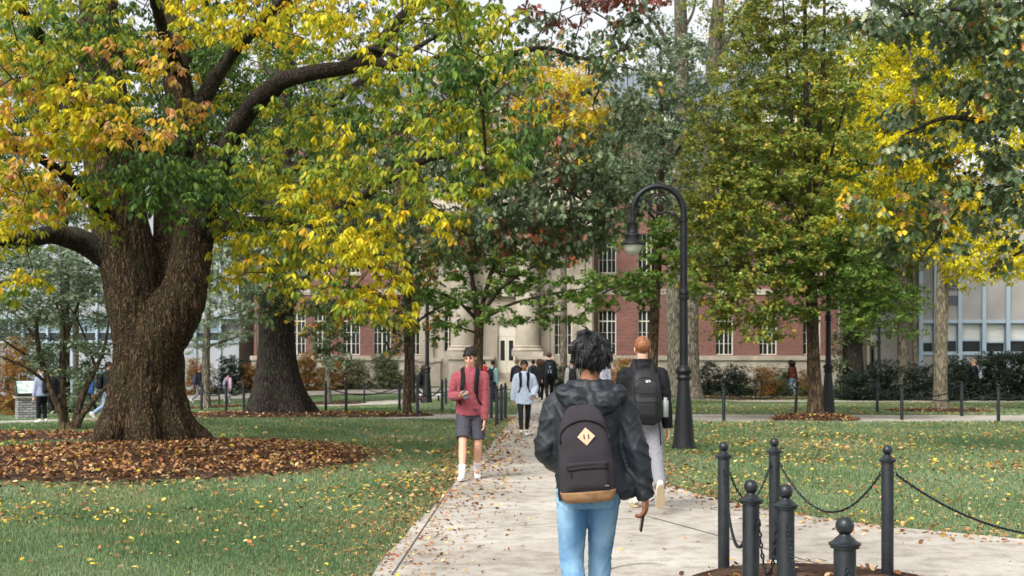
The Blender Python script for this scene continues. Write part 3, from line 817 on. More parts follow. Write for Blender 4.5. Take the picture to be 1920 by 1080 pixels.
def make_crown(tree, blobs, limbs, shape, leaf, puff_r, sprays, per, leaf_mat, rng, droop=0.7, twig_r=0.011, spread=1.0, flatn=0.55, branches=True, jitter=0.25, whorl=False, twig_mat='twig', hue=0.16, name='crown', sweep=None):
    """blobs: (u, v, ru, rv, Y, dY, palette, cover) in photo pixels at real depth Y; limbs: list of point lists (x, y, z, r)"""
    lt = leaf * leaf * {'lance': .23, 'oak': .36, 'maple': .42, 'simple': .24}[shape] / COVER
    C = []; PALS = []
    for (u, v, ru, rv, Y, dY, pal, cover) in blobs:
        s = F / Y
        area = math.pi * ru * rv / s / s
        n = max(1, int(round(cover * area / lt / (sprays * per))))
        q = np.sqrt(rng.random(n)); a = rng.random(n) * 2 * math.pi
        uu = u + ru * q * np.cos(a); vv = v + rv * q * np.sin(a); yy = Y + dY * (rng.random(n) * 2 - 1)
        # keep the blob's real place: spread in metres round its centre
        cx = (u - UC) / F * Y; cz = H - (v - VH) / F * Y
        C.append(np.stack([cx + (uu - u) / s, yy, cz - (vv - v) / s], 1)); PALS += [pal] * n
    C = np.concatenate(C); PALS = np.array(PALS)
    C[:, 2] = np.maximum(C[:, 2], gz(C[:, 0], C[:, 1]) + puff_r * 0.4)
    nP = len(C)
    # sprays in each puff
    ns = nP * sprays
    ci = np.repeat(np.arange(nP), sprays)
    g = unit(rng.normal(size=(ns, 3))) * (rng.random(ns) ** 0.45)[:, None]
    g[:, 2] *= flatn
    S = C[ci] + g * puff_r
    out = unit(g * np.array([1, 1, .35]) + rng.normal(size=(ns, 3)) * .35)
    tw = unit(out * spread + np.array([0, 0, -droop * .5]))
    # leaves along each twig
    li = np.repeat(np.arange(ns), per)
    k = np.tile(np.arange(per), ns)
    nl = len(li)
    tl = puff_r * 0.55
    P = S[li] + tw[li] * (tl * (k / per - .5))[:, None] + rng.normal(size=(nl, 3)) * leaf * jitter
    side = unit(np.cross(tw[li], np.array([0, 0, 1.0])) + 1e-6) * np.where(k % 2, 1, -1)[:, None]
    L = unit(tw[li] * .6 + side * .75 + rng.normal(size=(nl, 3)) * .35 + np.array([0, 0, -droop]))
    Nn = unit(np.array([0, 0, 1.0]) + rng.normal(size=(nl, 3)) * .45 + out[li] * .4)
    if whorl:                              # leaflets spread like a hanging hand from the end of each twig
        an = 2 * math.pi * k / per + (rng.random(ns) * 6.28)[li] + rng.normal(size=nl) * .2
        rad = np.stack([np.cos(an), np.sin(an), np.zeros(nl)], 1)
        dr = (droop * (.55 + .9 * rng.random(ns)))[li][:, None]
        L = unit(rad + tw[li] * .45 + np.array([0, 0, -1.0]) * dr + rng.normal(size=(nl, 3)) * .12)
        P = S[li] + rad * leaf * .12 + rng.normal(size=(nl, 3)) * leaf * .12
        Nn = unit(np.array([0, 0, .8]) + rad * .7 * dr + rng.normal(size=(nl, 3)) * .2)
    size = leaf * (0.65 + 0.6 * rng.random(nl))
    # colours: palette pick per spray, a little variation per leaf
    cs = np.zeros((ns, 3))
    for p in set(PALS.tolist()):
        msk = PALS[ci] == p
        cs[msk] = pal_pick(PAL[p], msk.sum(), rng) * LIFT.get(p, 1)
    cl = cs[li]
    alt = np.zeros((nl, 3))
    for p in set(PALS.tolist()):
        msk = PALS[ci][li] == p
        alt[msk] = pal_pick(PAL[p], msk.sum(), rng) * LIFT.get(p, 1)
    mixf = (rng.random(nl) < .35)[:, None] * .8
    cl = cl * (1 - mixf) + alt * mixf
    cl = cl * (1 + rng.normal(size=(nl, 1)) * hue).clip(.6, 1.5)
    keep = P[:, 2] > gz(P[:, 0], P[:, 1]) + 0.03
    P, L, Nn, size, cl = P[keep], L[keep], Nn[keep], size[keep], cl[keep]
    co, tris, col = leaf_arrays(shape, P, L, Nn, size, cl)
    me = mesh_np(name, co, tris, col)
    link(name, me, M[leaf_mat], tree)
    # branches: each puff joins the nearest limb point or an already joined puff
    if branches:
        pts = []
        for lb in limbs:
            q = catmull(lb, 8)
            pts.append(q)
        if not pts: return nl
        LP = np.concatenate(pts)[:, :3]
        d0 = np.min(np.linalg.norm(C[:, None] - LP[None], axis=2), axis=1)
        order = np.argsort(d0)
        nodes = [LP]; A = LP.copy()
        cap = np.zeros((len(LP) + nP, 3)); cap[:len(LP)] = LP; cnt = len(LP)
        mb = MB()
        for i in order:
            c = C[i]
            dd = np.linalg.norm(cap[:cnt] - c, axis=1)
            # prefer joining inward and upward
            j = int(np.argmin(dd))
            b = cap[j]
            if dd[j] > 0.05:
                mid = (b + c) / 2 + np.array([*(rng.normal(size=2) * .12 * dd[j]), .10 * dd[j]])
                r0 = twig_r * min(3.2, 1 + dd[j] * 0.7)
                mb.tube([b, mid, c], [r0, r0 * .75, twig_r * .55], 4, caps=False)
            cap[cnt] = c; cnt += 1
            # a few fine twigs into the puff
            for q in range(2):
                e = S[i * sprays + q]
                mb.tube([c, (c + e) / 2 + rng.normal(size=3) * .04, e], [twig_r * .6, twig_r * .5, twig_r * .3], 3, caps=False)
        o = mb.build('twigs', M[twig_mat], tree, smooth=True); o['kind'] = 'stuff'
    return nl

def make_limbs(tree, limbs, mat, name='branches', n=8, sides=10, rough=0.03):
    mb = MB()
    for lb in limbs:
        q = catmull(lb, n)
        for i in range(1, len(q) - 1):
            for a in range(3): q[i, a] += rough * q[i, 3] * 6 * nz((q[i, 0], q[i, 1], q[i, 2] + a * 7), 1.7)
        mb.tube([p[:3] for p in q], [max(.006, p[3]) * (1 + .12 * nz(tuple(p[:3]), 3.1)) for p in q], sides)
    return mb.build(name, mat, tree, smooth=True)

def P4(u, v, Y, wpx):                       # limb point: photo pixel, depth, width in photo pixels
    p = ap(u, v, Y)
    return (p.x, p.y, p.z, wpx / 2 * Y / F)

def make_trunk(tree, base, pts, mat, flare=1.5, sides=18, n=8, flute=0.05, flare_h=0.6):
    """pts (u, v, width) at the base's depth, lowest first; the foot flares into root buttresses"""
    Y = base.y
    L4 = [P4(u, v, Y, w) for u, v, w in pts]
    L4[0] = (*L4[0][:2], base.z - 0.12, L4[0][3])
    q = catmull(L4, n)
    vs = []; fs = []
    ph = base.x * 3.1
    for p in q:
        zr = max(0, p[2] - base.z)
        fl = 1 + (flare - 1) * math.exp(-zr / (flare_h * 0.5))
        for j in range(sides):
            a = 2 * math.pi * j / sides
            lob = 1 + (flare - 1) * 0.35 * math.exp(-zr / (flare_h * .6)) * math.cos(5 * a + ph) + flute * nz((math.cos(a) * 1.5 + ph, math.sin(a) * 1.5, p[2] * .7), 1.0)
            r = p[3] * fl * lob
            vs.append((p[0] + r * math.cos(a), p[1] + r * math.sin(a), p[2]))
    k = len(q)
    for i in range(k - 1):
        for j in range(sides):
            fs.append((i * sides + j, i * sides + (j + 1) % sides, (i + 1) * sides + (j + 1) % sides, (i + 1) * sides + j))
    fs.append(tuple(range((k - 1) * sides, k * sides)))
    mb = MB(); mb.add(vs, fs)
    mb.build('trunk', mat, tree, smooth=True)
    return L4

def tree_at(base, name, label):
    # children keep world coordinates: the Empty stands at the foot and its children are offset back
    t = empty(name, base, 0, label, 'tree')
    return t

class WorldKids:
    """children are built in world coordinates; afterwards set their offset to the Empty"""
    def __init__(s, t): s.t = t
    def __enter__(s): return s.t
    def __exit__(s, *a):
        for c in s.t.children: c.location = -Vector(s.t.location)

LEAVES = {}
COVER = 1.3
LIFT = {'K': 1.65, 'KR': 1.4, 'KY': 1.5, 'M': 1.8, 'MT': 1.7, 'MG': 1.15, 'GR': 1.6, 'D': 1.35, 'H': 1.0, 'HA': 1.3, 'HG': 1.3}
# ---------------------------------------------------------------- the big foreground tree
rng = np.random.default_rng(3)
t = tree_at(BIG, 'shade_tree', 'massive forked tree with furrowed bark and yellow green drooping leaves on the left')
with WorldKids(t):
    mb = MB(); Y = 23.6
    def seg(pts, dy=0.0, n=6):
        q = catmull([(*ap(u, v, Y + d)[:], w / 2 * (Y + d) / F) for u, v, w, d in pts], n)
        mb.tube([p[:3] for p in q], [p[3] for p in q], 22)
    # main body and left stem, right stem leaning out, far leader
    seg([(274, 856, 160, 0), (274, 828, 150, 0), (275, 800, 138, 0), (278, 760, 128, 0), (281, 715, 124, 0), (279, 670, 126, .05), (269, 620, 120, .1), (256, 570, 116, .1), (247, 520, 110, .1), (236, 470, 108, .1), (224, 420, 106, .1), (214, 350, 100, .1), (206, 280, 92, .15), (198, 200, 84, .2), (192, 120, 78, .3), (188, 40, 74, .4), (184, -60, 66, .6), (178, -200, 48, 1)])
    seg([(280, 716, 88, -.18), (291, 665, 96, -.22), (314, 610, 102, -.22), (338, 560, 94, -.18), (352, 510, 84, -.1), (360, 460, 78, 0), (364, 410, 74, .1), (362, 350, 68, .3), (352, 280, 62, .6), (340, 200, 58, .9), (328, 110, 54, 1.2), (318, 20, 50, 1.5), (312, -90, 42, 1.9), (306, -200, 30, 2.2)])
    seg([(318, 560, 80, .35), (318, 500, 66, .6), (318, 440, 60, .8), (316, 390, 54, 1.0), (312, 320, 48, 1.3), (300, 230, 44, 1.7)])
    # root flare
    for a in np.linspace(0, 2 * math.pi, 10)[:-1]:
        a += .2 * math.sin(a * 7)
        c = Vector((BIG.x, BIG.y, 0)); dv = Vector((math.cos(a), math.sin(a), 0))
        ln = 1.0 + .2 * math.sin(a * 3 + 1)
        q = [c + dv * .34 + Vector((0, 0, 1.5)), c + dv * .50 + Vector((0, 0, .75)), c + dv * .70 + Vector((0, 0, .30)), c + dv * ln + Vector((0, 0, .02)), c + dv * (ln + .3) + Vector((0, 0, -.14))]
        mb.tube(catmull([tuple(p) for p in q], 4), np.interp(np.linspace(0, 1, 17), [0, .5, 1], [.26, .27, .13]).tolist(), 10)
    def bark(co, no):
        out = co.copy()
        for i in range(len(co)):
            x, y, z = co[i]
            a = noise.noise((x * 7.5 + .25 * math.sin(z * 2.1), y * 7.5, z * 1.1)); b_ = noise.noise((x * 16, y * 16, z * 3.2)); c_ = noise.noise((x * 1.8, y * 1.8, z * 1.0))
            rid = 1 - abs(a) * 3.2
            out[i] = co[i] + no[i] * (-.030 * max(0, rid) ** 1.5 + .010 * b_ + .05 * c_)
        return out
    me = remesh(mb, 'trunk', 0.022, 3, bark)
    link('trunk', me, M['bark_big'], t)
    limbs = [
        [P4(372, 440, Y, 56), P4(402, 350, Y - .4, 46), P4(432, 262, Y - .9, 40), P4(468, 205, Y - 1.3, 37), P4(508, 168, Y - 1.8, 38), P4(530, 152, Y - 2, 31), P4(580, 138, Y - 2.4, 29), P4(640, 128, Y - 2.8, 27), P4(694, 114, Y - 3.2, 28), P4(722, 70, Y - 3.4, 25), P4(768, 22, Y - 3.7, 26), P4(815, -20, Y - 4, 22), P4(880, -90, Y - 4.4, 16), P4(980, -160, Y - 5, 9)],
        [P4(385, 440, Y, 40), P4(420, 425, Y - .3, 32), P4(480, 418, Y - .8, 26), P4(560, 412, Y - 1.4, 22), P4(640, 388, Y - 2, 19), P4(720, 345, Y - 2.5, 15), P4(800, 300, Y - 3, 11), P4(880, 290, Y - 3.5, 6)],
        [P4(210, 480, Y, 64), P4(178, 466, Y - .2, 50), P4(140, 447, Y - .5, 42), P4(95, 440, Y - .9, 36), P4(45, 450, Y - 1.4, 30), P4(-20, 445, Y - 2, 26), P4(-110, 400, Y - 2.6, 20), P4(-220, 330, Y - 3.2, 10)],
        [P4(215, 420, Y, 40), P4(150, 350, Y - 1.5, 26), P4(80, 300, Y - 3.2, 18), P4(10, 270, Y - 4.8, 12), P4(-60, 260, Y - 6, 6)],
        [P4(212, 300, Y, 44), P4(140, 170, Y - 1, 30), P4(70, 60, Y - 2.2, 22), P4(0, -40, Y - 3.4, 14), P4(-80, -120, Y - 4.5, 8)],
        [P4(345, 250, Y + .6, 40), P4(420, 120, Y, 26), P4(500, 30, Y - .8, 20), P4(590, -50, Y - 1.6, 14), P4(700, -130, Y - 2.6, 8)],
        [P4(330, 130, Y + 1, 34), P4(300, 40, Y - 1.2, 22), P4(270, -60, Y - 3.2, 14), P4(230, -160, Y - 5, 8)],
        [P4(280, 330, Y - .3, 30), P4(262, 250, Y - 2.4, 18), P4(230, 220, Y - 4.4, 12), P4(180, 240, Y - 6, 6)],
        [P4(350, 330, Y - .2, 30), P4(352, 270, Y - 2.4, 18), P4(330, 290, Y - 4.2, 12), P4(300, 350, Y - 5.4, 6)],
        [P4(696, 112, Y - 3.2, 18), P4(760, 130, Y - 4, 12), P4(840, 100, Y - 4.8, 10), P4(880, 110, Y - 5.2, 8), P4(900, 170, Y - 5.4, 7), P4(908, 250, Y - 5.5, 6), P4(912, 330, Y - 5.6, 4)],
        [P4(640, 128, Y - 2.8, 12), P4(700, 90, Y - 3.4, 9), P4(790, 140, Y - 4.2, 8), P4(850, 190, Y - 4.8, 6)],
        [P4(560, 412, Y - 1.4, 14), P4(620, 440, Y - 2.6, 10), P4(680, 480, Y - 3.6, 8), P4(720, 540, Y - 4.4, 5)],
        [P4(250, 120, Y + .3, 30), P4(330, 120, Y + 3, 20), P4(440, 60, Y + 6, 12), P4(560, 100, Y + 8, 8)],
        [P4(225, 250, Y + .3, 30), P4(120, 200, Y + 3, 18), P4(20, 150, Y + 6, 10)],
    ]
    make_limbs(t, limbs, M['limb'])
    B = [ # u, v, ru, rv, Y, dY, palette, cover
      (60, 60, 110, 70, 18.5, 2.5, 'YG', 2.2), (60, 150, 90, 60, 18, 2, 'YG', 1.8), (45, 110, 60, 40, 17.2, 1, 'O', 1.2), (40, 215, 90, 60, 17.6, 1.6, 'O', 1.6), (20, 290, 60, 50, 16.8, 1, 'O', 1.0), (110, 165, 60, 35, 17.6, 1, 'O', 1.5),
      (80, 250, 120, 55, 17.8, 1.6, 'Y', 2.2), (200, 215, 110, 40, 17.6, 1.3, 'Y', 1.8), (265, 232, 60, 30, 17.2, .8, 'O', 2.0), (190, 262, 60, 25, 17.2, .8, 'O', 1.4), (205, 165, 60, 35, 18.2, 1, 'YG', 1.6), (205, 88, 36, 18, 18.2, .7, 'O', 1.6),
      (325, 95, 34, 40, 18.4, .8, 'O', 1.8), (310, 160, 46, 45, 18.4, 1, 'O', 1.3), (270, 115, 50, 40, 18.8, 1, 'YG', 1.5), (130, 90, 80, 50, 19, 1.5, 'G', 1.4), (210, 30, 70, 34, 19.2, 1.5, 'YG', 1.5), (160, 60, 60, 40, 19, 1, 'G', 1.2),
      (420, 30, 90, 38, 18.8, 1.2, 'Y', 2.6), (380, 50, 60, 22, 18.2, .8, 'Y', 2.0), (560, 22, 90, 32, 19.2, 1.2, 'Y', 2.2), (600, 52, 50, 30, 20.5, 1, 'Y', 1.8), (680, 45, 56, 34, 21.5, 1.2, 'Y', 1.9),
      (415, 110, 60, 45, 25, 1.4, 'G', 2.0), (500, 75, 60, 34, 24.5, 1.2, 'YG', 1.8), (440, 150, 40, 40, 25, 1, 'G', 1.8),
      (300, 300, 90, 60, 18.6, 1.3, 'G', 2.6), (345, 350, 90, 55, 18.6, 1.3, 'G', 3.2), (330, 385, 70, 28, 18.2, 1, 'G', 2.6), (250, 320, 40, 40, 18.2, 1, 'G', 1.8), (385, 250, 40, 50, 25, 1, 'YG', 1.8), (350, 215, 50, 45, 20, 1.0, 'G', 2.0), (465, 320, 46, 46, 21.6, 1.0, 'G', 2.2), (225, 310, 26, 20, 17.8, .6, 'G', 2.0),
      (60, 320, 90, 50, 17.4, 1.3, 'O', 1.7), (110, 355, 75, 45, 17.6, 1.3, 'YG', 2.0), (40, 390, 70, 50, 17.6, 1.3, 'Y', 1.7), (35, 425, 60, 30, 17.4, 1, 'O', 1.2), (110, 405, 60, 28, 18, 1, 'YG', 1.7), (20, 500, 35, 50, 17.6, 1, 'YG', 1.6), (28, 540, 20, 25, 17.6, .6, 'Y', 1.2),
      (545, 255, 70, 40, 22.5, 1.2, 'YG', 2.0), (630, 245, 80, 45, 22, 1.4, 'YG', 2.2), (700, 215, 50, 45, 21.5, 1.3, 'G', 1.7), (560, 310, 100, 45, 19.6, 1.4, 'YG', 2.4), (660, 310, 80, 45, 19.2, 1.4, 'YG', 2.0), (500, 365, 90, 40, 19.6, 1.4, 'YG', 2.2), (590, 370, 70, 30, 19.2, 1, 'Y', 1.8), (640, 265, 50, 26, 18.6, 1, 'Y', 1.5),
      (450, 400, 55, 40, 19.4, 1, 'YG', 1.9), (540, 440, 100, 40, 19.2, 1.4, 'YG', 2.2), (470, 480, 75, 40, 19.2, 1.2, 'Y', 2.0), (620, 470, 70, 50, 18.6, 1.2, 'Y', 2.3), (690, 450, 65, 45, 18.4, 1.2, 'Y', 2.0), (690, 530, 60, 45, 18.2, 1, 'Y', 2.0), (620, 540, 45, 35, 18.2, 1, 'YG', 1.6), (745, 570, 36, 34, 18, .8, 'Y', 1.8), (700, 585, 36, 34, 18, .8, 'YG', 1.6), (540, 500, 60, 30, 18.8, 1, 'YG', 1.5), (410, 520, 34, 26, 19, .7, 'YG', 1.4), (670, 590, 18, 30, 17.8, .5, 'YG', 1.4),
      (790, 50, 70, 50, 18, 1.3, 'YG', 2.0), (860, 45, 80, 40, 17.8, 1.2, 'YG', 1.9), (770, 140, 50, 40, 19, 1.2, 'Y', 1.8), (830, 150, 70, 55, 17.8, 1.2, 'G', 2.0), (900, 160, 70, 55, 17.6, 1.2, 'G', 2.2), (950, 105, 60, 45, 17.6, 1, 'YG', 1.7), (930, 60, 40, 30, 17.6, 1, 'YG', 1.5), (960, 140, 40, 30, 17.4, .8, 'YG', 1.5),
      (800, 230, 70, 50, 18, 1.2, 'YG', 2.0), (880, 250, 80, 60, 17.6, 1.2, 'YG', 2.2), (960, 260, 60, 60, 17.4, 1, 'G', 2.2), (900, 290, 60, 50, 18, 1, 'G', 1.6), (700, 270, 60, 40, 20, 1, 'G', 1.4), (560, 280, 60, 30, 21, 1, 'G', 1.2), (760, 310, 70, 50, 18.2, 1.2, 'YG', 1.8), (905, 330, 70, 45, 17.4, 1, 'YG', 1.8), (960, 300, 40, 40, 17.2, .8, 'YG', 1.6), (800, 380, 60, 36, 18, 1, 'YG', 1.5), (920, 390, 50, 30, 17.4, .8, 'YG', 1.5), (740, 400, 40, 30, 18.4, .8, 'Y', 1.6), (830, 425, 40, 25, 17.8, .7, 'Y', 1.0), (700, 190, 40, 30, 21.5, 1, 'YG', 1.8),
      # deeper and behind the stem
      (100, 120, 200, 130, 27, 3, 'YG', 1.4), (350, 120, 220, 130, 28, 3, 'G', 1.4), (600, 150, 200, 120, 27, 3, 'YG', 1.3), (420, 300, 160, 90, 27, 2.5, 'G', 1.3), (60, 300, 130, 90, 27, 2.5, 'G', 1.1), (800, 120, 150, 90, 24, 2.5, 'YG', 1.0), (640, 380, 150, 60, 24, 2, 'YG', 1.0),
      # above the frame
      (100, -120, 260, 110, 20, 4, 'YG', 1.2), (450, -110, 250, 100, 20, 4, 'Y', 1.2), (780, -90, 200, 90, 19, 3, 'YG', 1.1), (-120, 150, 120, 220, 19, 3, 'Y', 1.0), (-100, 400, 90, 120, 19, 2, 'YG', .9), (300, -150, 350, 80, 26, 4, 'YG', 1.0),
    ]
    LEAVES['big'] = make_crown(t, B, limbs, 'lance', 0.122, 0.40, 9, 7, 'leaf', rng, droop=0.8, twig_r=0.009, whorl=True)

COVER = 1.55
# ---------------------------------------------------------------- dark oak behind it, with a wide crown
rng = np.random.default_rng(5)
t = tree_at(OAK, 'oak_tree', 'thick dark oak flaring into a mulch ring, with a wide grey green crown')
with WorldKids(t):
    L4 = make_trunk(t, OAK, [(525, 790, 84), (524, 755, 82), (522, 720, 76), (520, 680, 70), (519, 640, 66), (519, 590, 64), (520, 520, 60), (522, 440, 56), (526, 360, 50), (530, 250, 42), (534, 120, 32), (538, -20, 20)], M['bark_oak'], flare=1.62, sides=30, flare_h=1.5)
    Y = OAK.y
    limbs = [[P4(520, 430, Y, 30), P4(600, 330, Y - 1, 22), P4(700, 260, Y - 2, 17), P4(820, 210, Y - 3, 13), P4(930, 120, Y - 4, 12), P4(1010, 90, Y - 5, 9), P4(1100, 110, Y - 5.5, 6), P4(1180, 90, Y - 6, 3)],
             [P4(521, 400, Y, 26), P4(620, 360, Y - 2, 18), P4(760, 300, Y - 4, 14), P4(900, 290, Y - 5, 10), P4(1000, 320, Y - 6, 7), P4(1100, 380, Y - 6.5, 4)],
             [P4(526, 300, Y, 24), P4(640, 180, Y + 1, 16), P4(780, 90, Y + 2, 10), P4(900, 20, Y + 3, 6)],
             [P4(520, 470, Y, 20), P4(440, 400, Y - 1, 14), P4(360, 330, Y - 2, 8)],
             [P4(528, 340, Y, 20), P4(600, 280, Y - 4, 12), P4(660, 300, Y - 7, 6)]]
    make_limbs(t, limbs, M['limb'])
    B = [(600, 300, 140, 70, 34, 3, 'GR', 1.5), (480, 480, 110, 70, 35, 2, 'GR', 1.4), (600, 530, 90, 55, 35, 2, 'KY', 1.3), (560, 420, 120, 60, 35, 2, 'GR', 1.3), (700, 400, 120, 70, 34, 2, 'K', 1.4), (440, 550, 60, 40, 36, 1, 'GR', 1.2), (640, 590, 40, 30, 35, 1, 'KY', 1.2), (510, 560, 50, 30, 36.5, 1, 'KY', 1.2),
         (830, 330, 110, 60, 33, 2, 'K', 1.7), (900, 400, 110, 55, 32.5, 2, 'K', 2.4), (1000, 380, 120, 65, 32, 2, 'K', 2.6), (1090, 400, 90, 60, 32, 1.6, 'K', 2.4), (1010, 440, 100, 40, 32, 1.4, 'KR', 2.2), (930, 440, 70, 30, 32, 1.2, 'KR', 1.6), (1000, 310, 90, 50, 32, 2, 'KR', 1.5), (1060, 300, 70, 60, 32, 2, 'K', 1.8), (870, 470, 60, 30, 33, 1, 'KY', 1.2), (800, 440, 70, 40, 33.5, 1, 'KY', 1.3), (1150, 360, 60, 60, 32, 1.5, 'K', 1.6), (1050, 465, 50, 25, 31.8, 1, 'KR', 1.4), (960, 450, 110, 34, 33, 1.2, 'KY', 1.2), (900, 300, 80, 60, 35, 1.5, 'KY', 1.1), (1010, 90, 90, 40, 36, 2, 'GR', 1.0),
         (1165, 190, 50, 80, 32, 2, 'K', 1.5), (1130, 80, 90, 50, 32, 2, 'K', 1.5), (1070, 14, 100, 24, 31.5, 2, 'R', 1.5), (1150, 20, 80, 30, 31.5, 2, 'R', 1.2), (1190, 130, 50, 70, 32, 1.6, 'KY', .9), (1040, 80, 50, 30, 32, 1.5, 'K', .8), (1170, 240, 50, 50, 32.5, 1.5, 'K', 1.0), (960, 190, 90, 50, 37, 2, 'GR', .9), (950, 270, 80, 40, 36, 2, 'KY', 1.3), (1060, 190, 60, 70, 31.5, 1.5, 'KY', .5), (1000, 200, 50, 50, 31.5, 1.5, 'KR', .45), (820, 145, 30, 20, 33, .6, 'R', 1.4),
         (760, 200, 160, 90, 38, 3, 'GR', .8), (620, 60, 260, 90, 40, 3, 'K', .8), (1000, -70, 280, 70, 34, 4, 'K', 1.0), (500, -60, 200, 80, 40, 4, 'K', .7)]
    LEAVES['oak'] = make_crown(t, B, limbs, 'oak', 0.17, 0.62, 9, 6, 'leaf_oak', rng, droop=0.75, twig_r=0.014)

COVER = 1.9
# ---------------------------------------------------------------- dark oak reaching in from the right, its stem beyond the frame
rng = np.random.default_rng(8)
base = Vector((12.6, 21.0, 0))
t = tree_at(base, 'oak_tree', 'dark lobed oak foliage with a few yellow leaves reaching in from the right edge')
with WorldKids(t):
    make_trunk(t, base, [(2400, 870, 70), (2400, 700, 64), (2398, 400, 58), (2400, 100, 50), (2402, -200, 36)], M['bark_oak'], flare=1.5)
    Y = 21
    limbs = [[P4(2400, 250, Y, 34), P4(2200, 180, Y - .2, 26), P4(2020, 170, Y - .4, 20), P4(1900, 230, Y - .6, 12), P4(1780, 220, Y - .8, 9), P4(1700, 250, Y - 1, 5)],
             [P4(2400, 340, Y, 30), P4(2200, 330, Y, 22), P4(2000, 300, Y - .2, 15), P4(1900, 345, Y - .4, 9), P4(1820, 370, Y - .5, 6), P4(1730, 480, Y - .6, 3)],
             [P4(2400, 120, Y, 30), P4(2150, 40, Y - .5, 20), P4(1950, 10, Y - 1, 12), P4(1760, 20, Y - 1.4, 8), P4(1620, 40, Y - 1.6, 4)],
             [P4(2400, 380, Y, 22), P4(2200, 400, Y + .5, 14), P4(2020, 420, Y + .8, 9), P4(1900, 480, Y + 1, 5)]]
    make_limbs(t, limbs, M['limb'])
    B = [(1650, 40, 70, 34, 20, 1.2, 'K', 1.5), (1740, 40, 80, 40, 19.8, 1.2, 'K', 1.7), (1640, 75, 45, 25, 19.6, .8, 'K', 1.2), (1850, 40, 90, 50, 19.8, 1.3, 'K', 1.9), (1880, 120, 70, 50, 19.8, 1.2, 'KY', 1.6), (1790, 110, 60, 40, 19.8, 1, 'K', 1.3), (1840, 170, 60, 40, 19.8, 1, 'K', 1.4), (1760, 160, 50, 40, 20, 1, 'KY', 1.0),
         (1700, 190, 40, 30, 20, .8, 'K', 1.0), (1880, 210, 50, 45, 20, 1, 'K', 1.7), (1800, 240, 60, 34, 20, 1, 'KY', 1.1), (1720, 280, 60, 36, 20, 1, 'K', 1.1), (1860, 290, 80, 45, 20, 1, 'K', 1.7), (1780, 310, 60, 36, 20.2, 1, 'KY', 1.2), (1700, 340, 60, 40, 20.4, 1, 'KY', 1.1), (1860, 370, 70, 45, 20, 1, 'K', 1.5), (1770, 390, 70, 40, 20.4, 1, 'KY', 1.3), (1690, 420, 60, 36, 20.6, 1, 'KY', 1.2), (1740, 450, 60, 34, 20.6, 1, 'K', 1.3), (1900, 430, 34, 40, 20.4, .8, 'K', 1.2), (1880, 520, 30, 24, 20.6, .5, 'K', 1.2), (1670, 480, 50, 36, 20.8, .8, 'K', 1.2), (1640, 380, 40, 40, 20.8, .8, 'KY', 1.0), (1890, 330, 40, 60, 19.6, .8, 'K', 1.3),
         (2050, 100, 140, 160, 20.5, 2, 'K', 1.0), (2080, 380, 130, 120, 20.8, 2, 'K', 1.0), (1800, -90, 240, 80, 20.5, 2.5, 'K', 1.2), (2350, 150, 150, 250, 21.5, 3, 'K', .8)]
    LEAVES['roak'] = make_crown(t, B, limbs, 'oak', 0.135, 0.34, 7, 6, 'leaf_oak', rng, droop=0.7, twig_r=0.009)

COVER = 1.35
